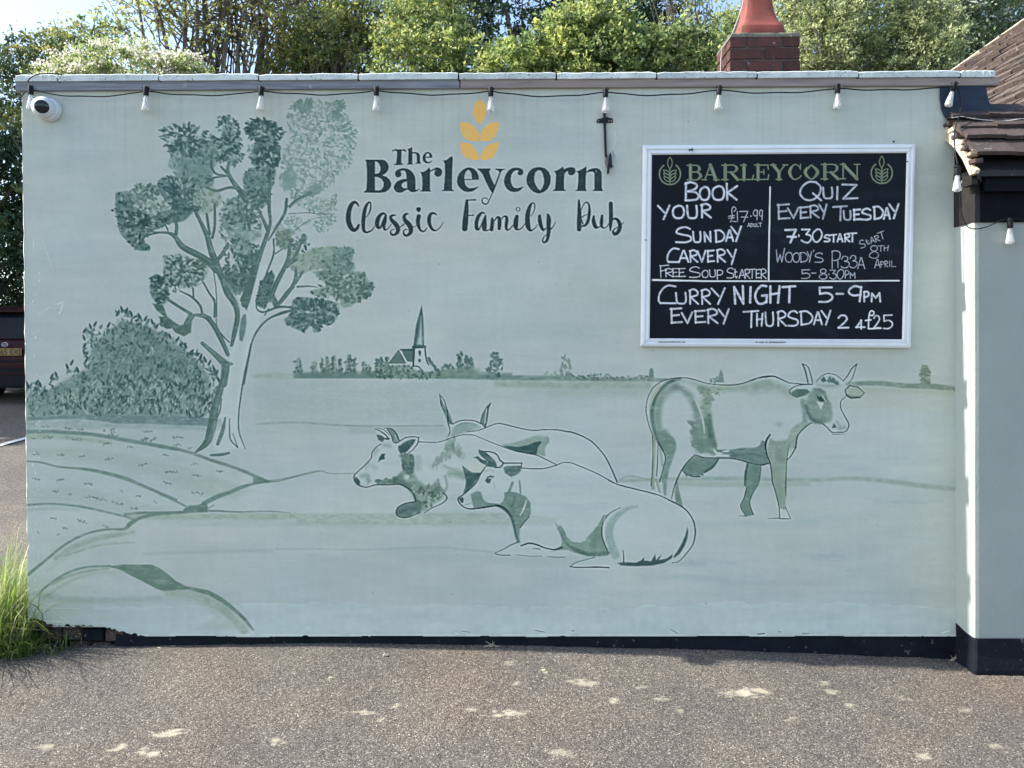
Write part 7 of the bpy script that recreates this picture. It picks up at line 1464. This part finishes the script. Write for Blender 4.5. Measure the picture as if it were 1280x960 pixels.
# grass tuft at the foot of the wall's left end
def grass(name, label, cx, cy, r, n_, hmin, hmax, seed, bend=.35):
    rng = np.random.default_rng(seed); V = []; F_ = []; Cc = []
    base = thing  # noqa
    for k in range(n_):
        a = rng.uniform(0, 2*math.pi); q = rng.random()**.6*r; x = cx+q*math.cos(a)*1.0; y = cy+q*math.sin(a)*1.1; z = float(hgt(x, y))-.01
        L = rng.uniform(hmin, hmax)*(1-.3*q/r); da = rng.normal(a, .9); bd = rng.uniform(.1, 1)*bend*(0.4+q/r); w = rng.uniform(.0016, .0034)*(1+rng.random()**3); sd_ = np.array([-math.sin(da), math.cos(da), 0])
        col = np.array([(.17, .26, .06), (.11, .19, .045), (.28, .34, .13), (.46, .44, .28), (.06, .11, .035)][rng.choice(5, p=[.3, .3, .18, .1, .12])])*rng.uniform(.55, 1.35); b0 = len(V)
        for s in range(5):
            t = s/4; ww = w*(1-t*.85); c_ = np.array([x+math.cos(da)*bd*L*t*t*1.3, y+math.sin(da)*bd*L*t*t*1.3, z+L*t*(1-.45*bd*t*t)])
            V += [c_+sd_*ww, c_-sd_*ww]; Cc += [col*(.75+.4*t)]*2
        F_ += [(b0+2*s, b0+2*s+1, b0+2*s+3, b0+2*s+2) for s in range(4)]
    me = bpy.data.meshes.new(name); me.from_pydata([tuple(v) for v in V], [], F_)
    at = me.color_attributes.new('leafcol', 'FLOAT_COLOR', 'POINT'); cc = np.array(Cc); at.data.foreach_set('color', np.hstack([cc, np.ones((len(cc), 1))]).astype(np.float32).ravel())
    return tag(link(name, me, M_GRASS), label, 'grass', kind='stuff')
xg = UX(8, -.05)
grass('grass_tuft', 'tall bright grass clump at the foot of the wall\'s left corner', xg-.14, .06, .25, 1800, .26, .76, 1, .8)
grass('grass_tuft', 'low green grass spilling onto the tarmac in front of the left corner', UX(18, -.1), -.05, .10, 600, .08, .2, 2, .9)
grass('grass_tuft', 'dry thin grass stalks against the broken left plinth', UX(72, 0)+.02, -.01, .10, 60, .06, .16, 3, .9)
for k, (px, lab) in enumerate([(1188, 'dead weed stalk at the inner corner by the pub plinth'), (614, 'tiny dry weed sprig at the wall foot below the lying cows')]):
    x = UX(px); rg = random.Random(k); w = thing('weed', lab, 'weed', (x, -.012, float(hgt(x, 0))))
    m_ = MB()
    for j in range(9): 
        a = rg.uniform(-1.1, 1.1); L = rg.uniform(.02, .05); m_.tube([(rg.uniform(-.05, .05), 0, 0), (math.sin(a)*L*.5, -.01, L*.5), (math.sin(a)*L, -.02, L*.85)], [.0014, .001, .0005], 4)
    link('stalks', m_.mesh('stalks'), M_CHIP, w)
# a strip of shade-loving scrub behind the car bay
# ------------------------------------------------------------------ red car behind, left
YK = 7.6; xk = UX(8.5, YK); gk = float(hgt(xk, YK))
car = thing('parked_car', 'dark red hatchback parked behind the wall at the left edge, yellow rear plate', 'car', (xk, YK, gk))
M_RED = mat('shaded_red_car_paint', (.026, .0022, .006), (.020, .002, .005), scale=3, rough=.5, spec=.12, coat=.04)  # darkened red: the shade over the car is put into the colour
M_CGL = mat('dark_car_glass', (.004, .006, .01), (.008, .011, .015), rough=.2, spec=.1)
M_BUMP = mat('black_bumper_plastic', (.005, .006, .010), (.008, .010, .015), rough=.7, spec=.15)
M_TYRE = mat('tyre_rubber', (.01, .01, .011), (.016, .016, .017), rough=.85, bump=.3)
M_RIM = mat('alloy_rim', (.45, .46, .48), (.38, .39, .4), metal=.8, rough=.35)
M_TAIL = mat('red_lamp_glass', (.32, .01, .012), (.22, .008, .01), rough=.15)
M_PLATE = mat('yellow_plate', (.25, .15, .025), (.21, .13, .02), rough=.5)
M_PTXT = mat('plate_lettering', (.01, .01, .012), (.012, .012, .014), rough=.6)
M_CHROME = mat('bright_badge', (.7, .72, .75), (.55, .56, .6), metal=.6, rough=.25)
# side profile (y back->front, z), seen from the rear we look along +y
sec = [(0.02, .30), (-.02, .52), (-.02, .86), (.06, .98), (.32, 1.42), (.42, 1.50), (1.2, 1.55), (2.1, 1.48), (2.75, 1.06), (3.6, .92), (3.95, .78), (4.02, .5), (3.98, .28), (0.06, .26)]
def bodyx(z, y):                    # half width
    w = .90 if z < .95 else .90-(z-.95)*.32
    return w-(.10 if y > 3.5 else 0)-(.05 if y < .02 else 0)
m_ = MB(); vs = []; fs = []; fr = [-1, -.97, -.8, -.4, 0, .4, .8, .97, 1]
for f_ in fr:
    for y, z in sec:
        pull = .06*(abs(f_) > .96); vs.append((bodyx(z, y)*f_, y+(.05 if y < .5 else -.05)*(abs(f_) > .9), z-(.03 if z > 1.3 and abs(f_) > .9 else 0)))
n_ = len(sec)
fs = [(i*n_+k, (i+1)*n_+k, (i+1)*n_+(k+1) % n_, i*n_+(k+1) % n_) for i in range(len(fr)-1) for k in range(n_)]+[tuple(range(n_)), tuple((len(fr)-1)*n_+k for k in range(n_))[::-1]]
m_.add(vs, fs).build('body', M_RED, car, smooth=True)
MB().add([(-.62, .075, 1.0), (.62, .075, 1.0), (.54, .325, 1.40), (-.54, .325, 1.40), (-.62, .11, 1.0), (.62, .11, 1.0), (.54, .36, 1.40), (-.54, .36, 1.40)], [(0, 1, 2, 3), (7, 6, 5, 4), (0, 4, 5, 1), (1, 5, 6, 2), (2, 6, 7, 3), (3, 7, 4, 0)]).build('rear_window', M_CGL, car, loc=(0, -.022, .012))
MB().add([(-.58, .22, 1.455), (.58, .22, 1.455), (.56, .46, 1.535), (-.56, .46, 1.535), (-.58, .22, 1.43), (.58, .22, 1.43), (.56, .46, 1.49), (-.56, .46, 1.49)], [(0, 1, 2, 3), (7, 6, 5, 4), (0, 4, 5, 1), (1, 5, 6, 2), (2, 6, 7, 3), (3, 7, 4, 0)]).build('roof_spoiler', M_RED, car)
MB().tube([(0, .11, 1.06), (.28, .16, 1.13), (.5, .14, 1.08)], .008).build('rear_wiper', M_BUMP, car)
MB().box(-.86, .86, -.075, .12, .26, .56).build('rear_bumper', M_BUMP, car, bevel=.03)
MB().box(-.80, .80, -.088, -.07, .47, .50).build('bumper_trim', M_RED, car)
MB().box(-.70, .70, -.040, -.02, .66, .685).build('tailgate_crease', M_BUMP, car)
for s in (-1, 1):
    MB().prism([(s*.60, .80), (s*.84, .78), (s*.84, 1.0), (s*.70, 1.02)], 'y', -.045, .05).build('tail_lamp', M_TAIL, car)
    MB().add([(s*.905, .75, .98), (s*.905, 1.75, .99), (s*.905, 2.55, 1.02), (s*.755, 2.05, 1.40), (s*.745, 1.2, 1.46), (s*.765, .62, 1.40)], [(0, 1, 2, 3, 4, 5)]).build('side_window', M_CGL, car, loc=(s*-.012, 0, 0))
    for y in (.75, 3.2):
        w = MB().lathe([(.20, -.1), (.31, -.1), (.33, -.07), (.33, .07), (.31, .1), (.20, .1)], (s*.80, y, .33), (1, 0, 0), 28).build('wheel', M_TYRE, car, smooth=True)
        MB().lathe([(.02, 0), (.18, .012), (.20, .03), (.20, -.02)], (s*.885, y, .33), (s, 0, 0), 24).build('rim', M_RIM, w, smooth=True)
bpy_t = MB().box(-.26, .26, -.052, -.040, .755, .865).build('number_plate', M_PLATE, car, bevel=.004)
tc = bpy.data.curves.new('plate_text', 'FONT'); tc.body = 'Z65 EXJ'; tc.size = .115; tc.align_x = 'RIGHT'; tc.extrude = .0008; tc.offset = .0016
to = bpy.data.objects.new('tmp', tc); COL.objects.link(to); dg = bpy.context.evaluated_depsgraph_get(); tme = bpy.data.meshes.new_from_object(to.evaluated_get(dg)); bpy.data.objects.remove(to)
tme.materials.clear(); tx = link('plate_characters', tme, M_PTXT, bpy_t); tx.location = (.245, -.0535, .771); tx.rotation_euler = (math.pi/2, 0, 0)
bd = MB(); bd.tube([(.045*math.cos(a), -.045, .925+.028*math.sin(a)) for a in np.linspace(0, 2*math.pi, 25)], .006, 6); bd.tube([(-.024, -.045, .922), (0, -.045, .934), (.024, -.045, .922)], .006, 6)
bd.build('badge', M_CHROME, car)
print('objects', len(bpy.data.objects))
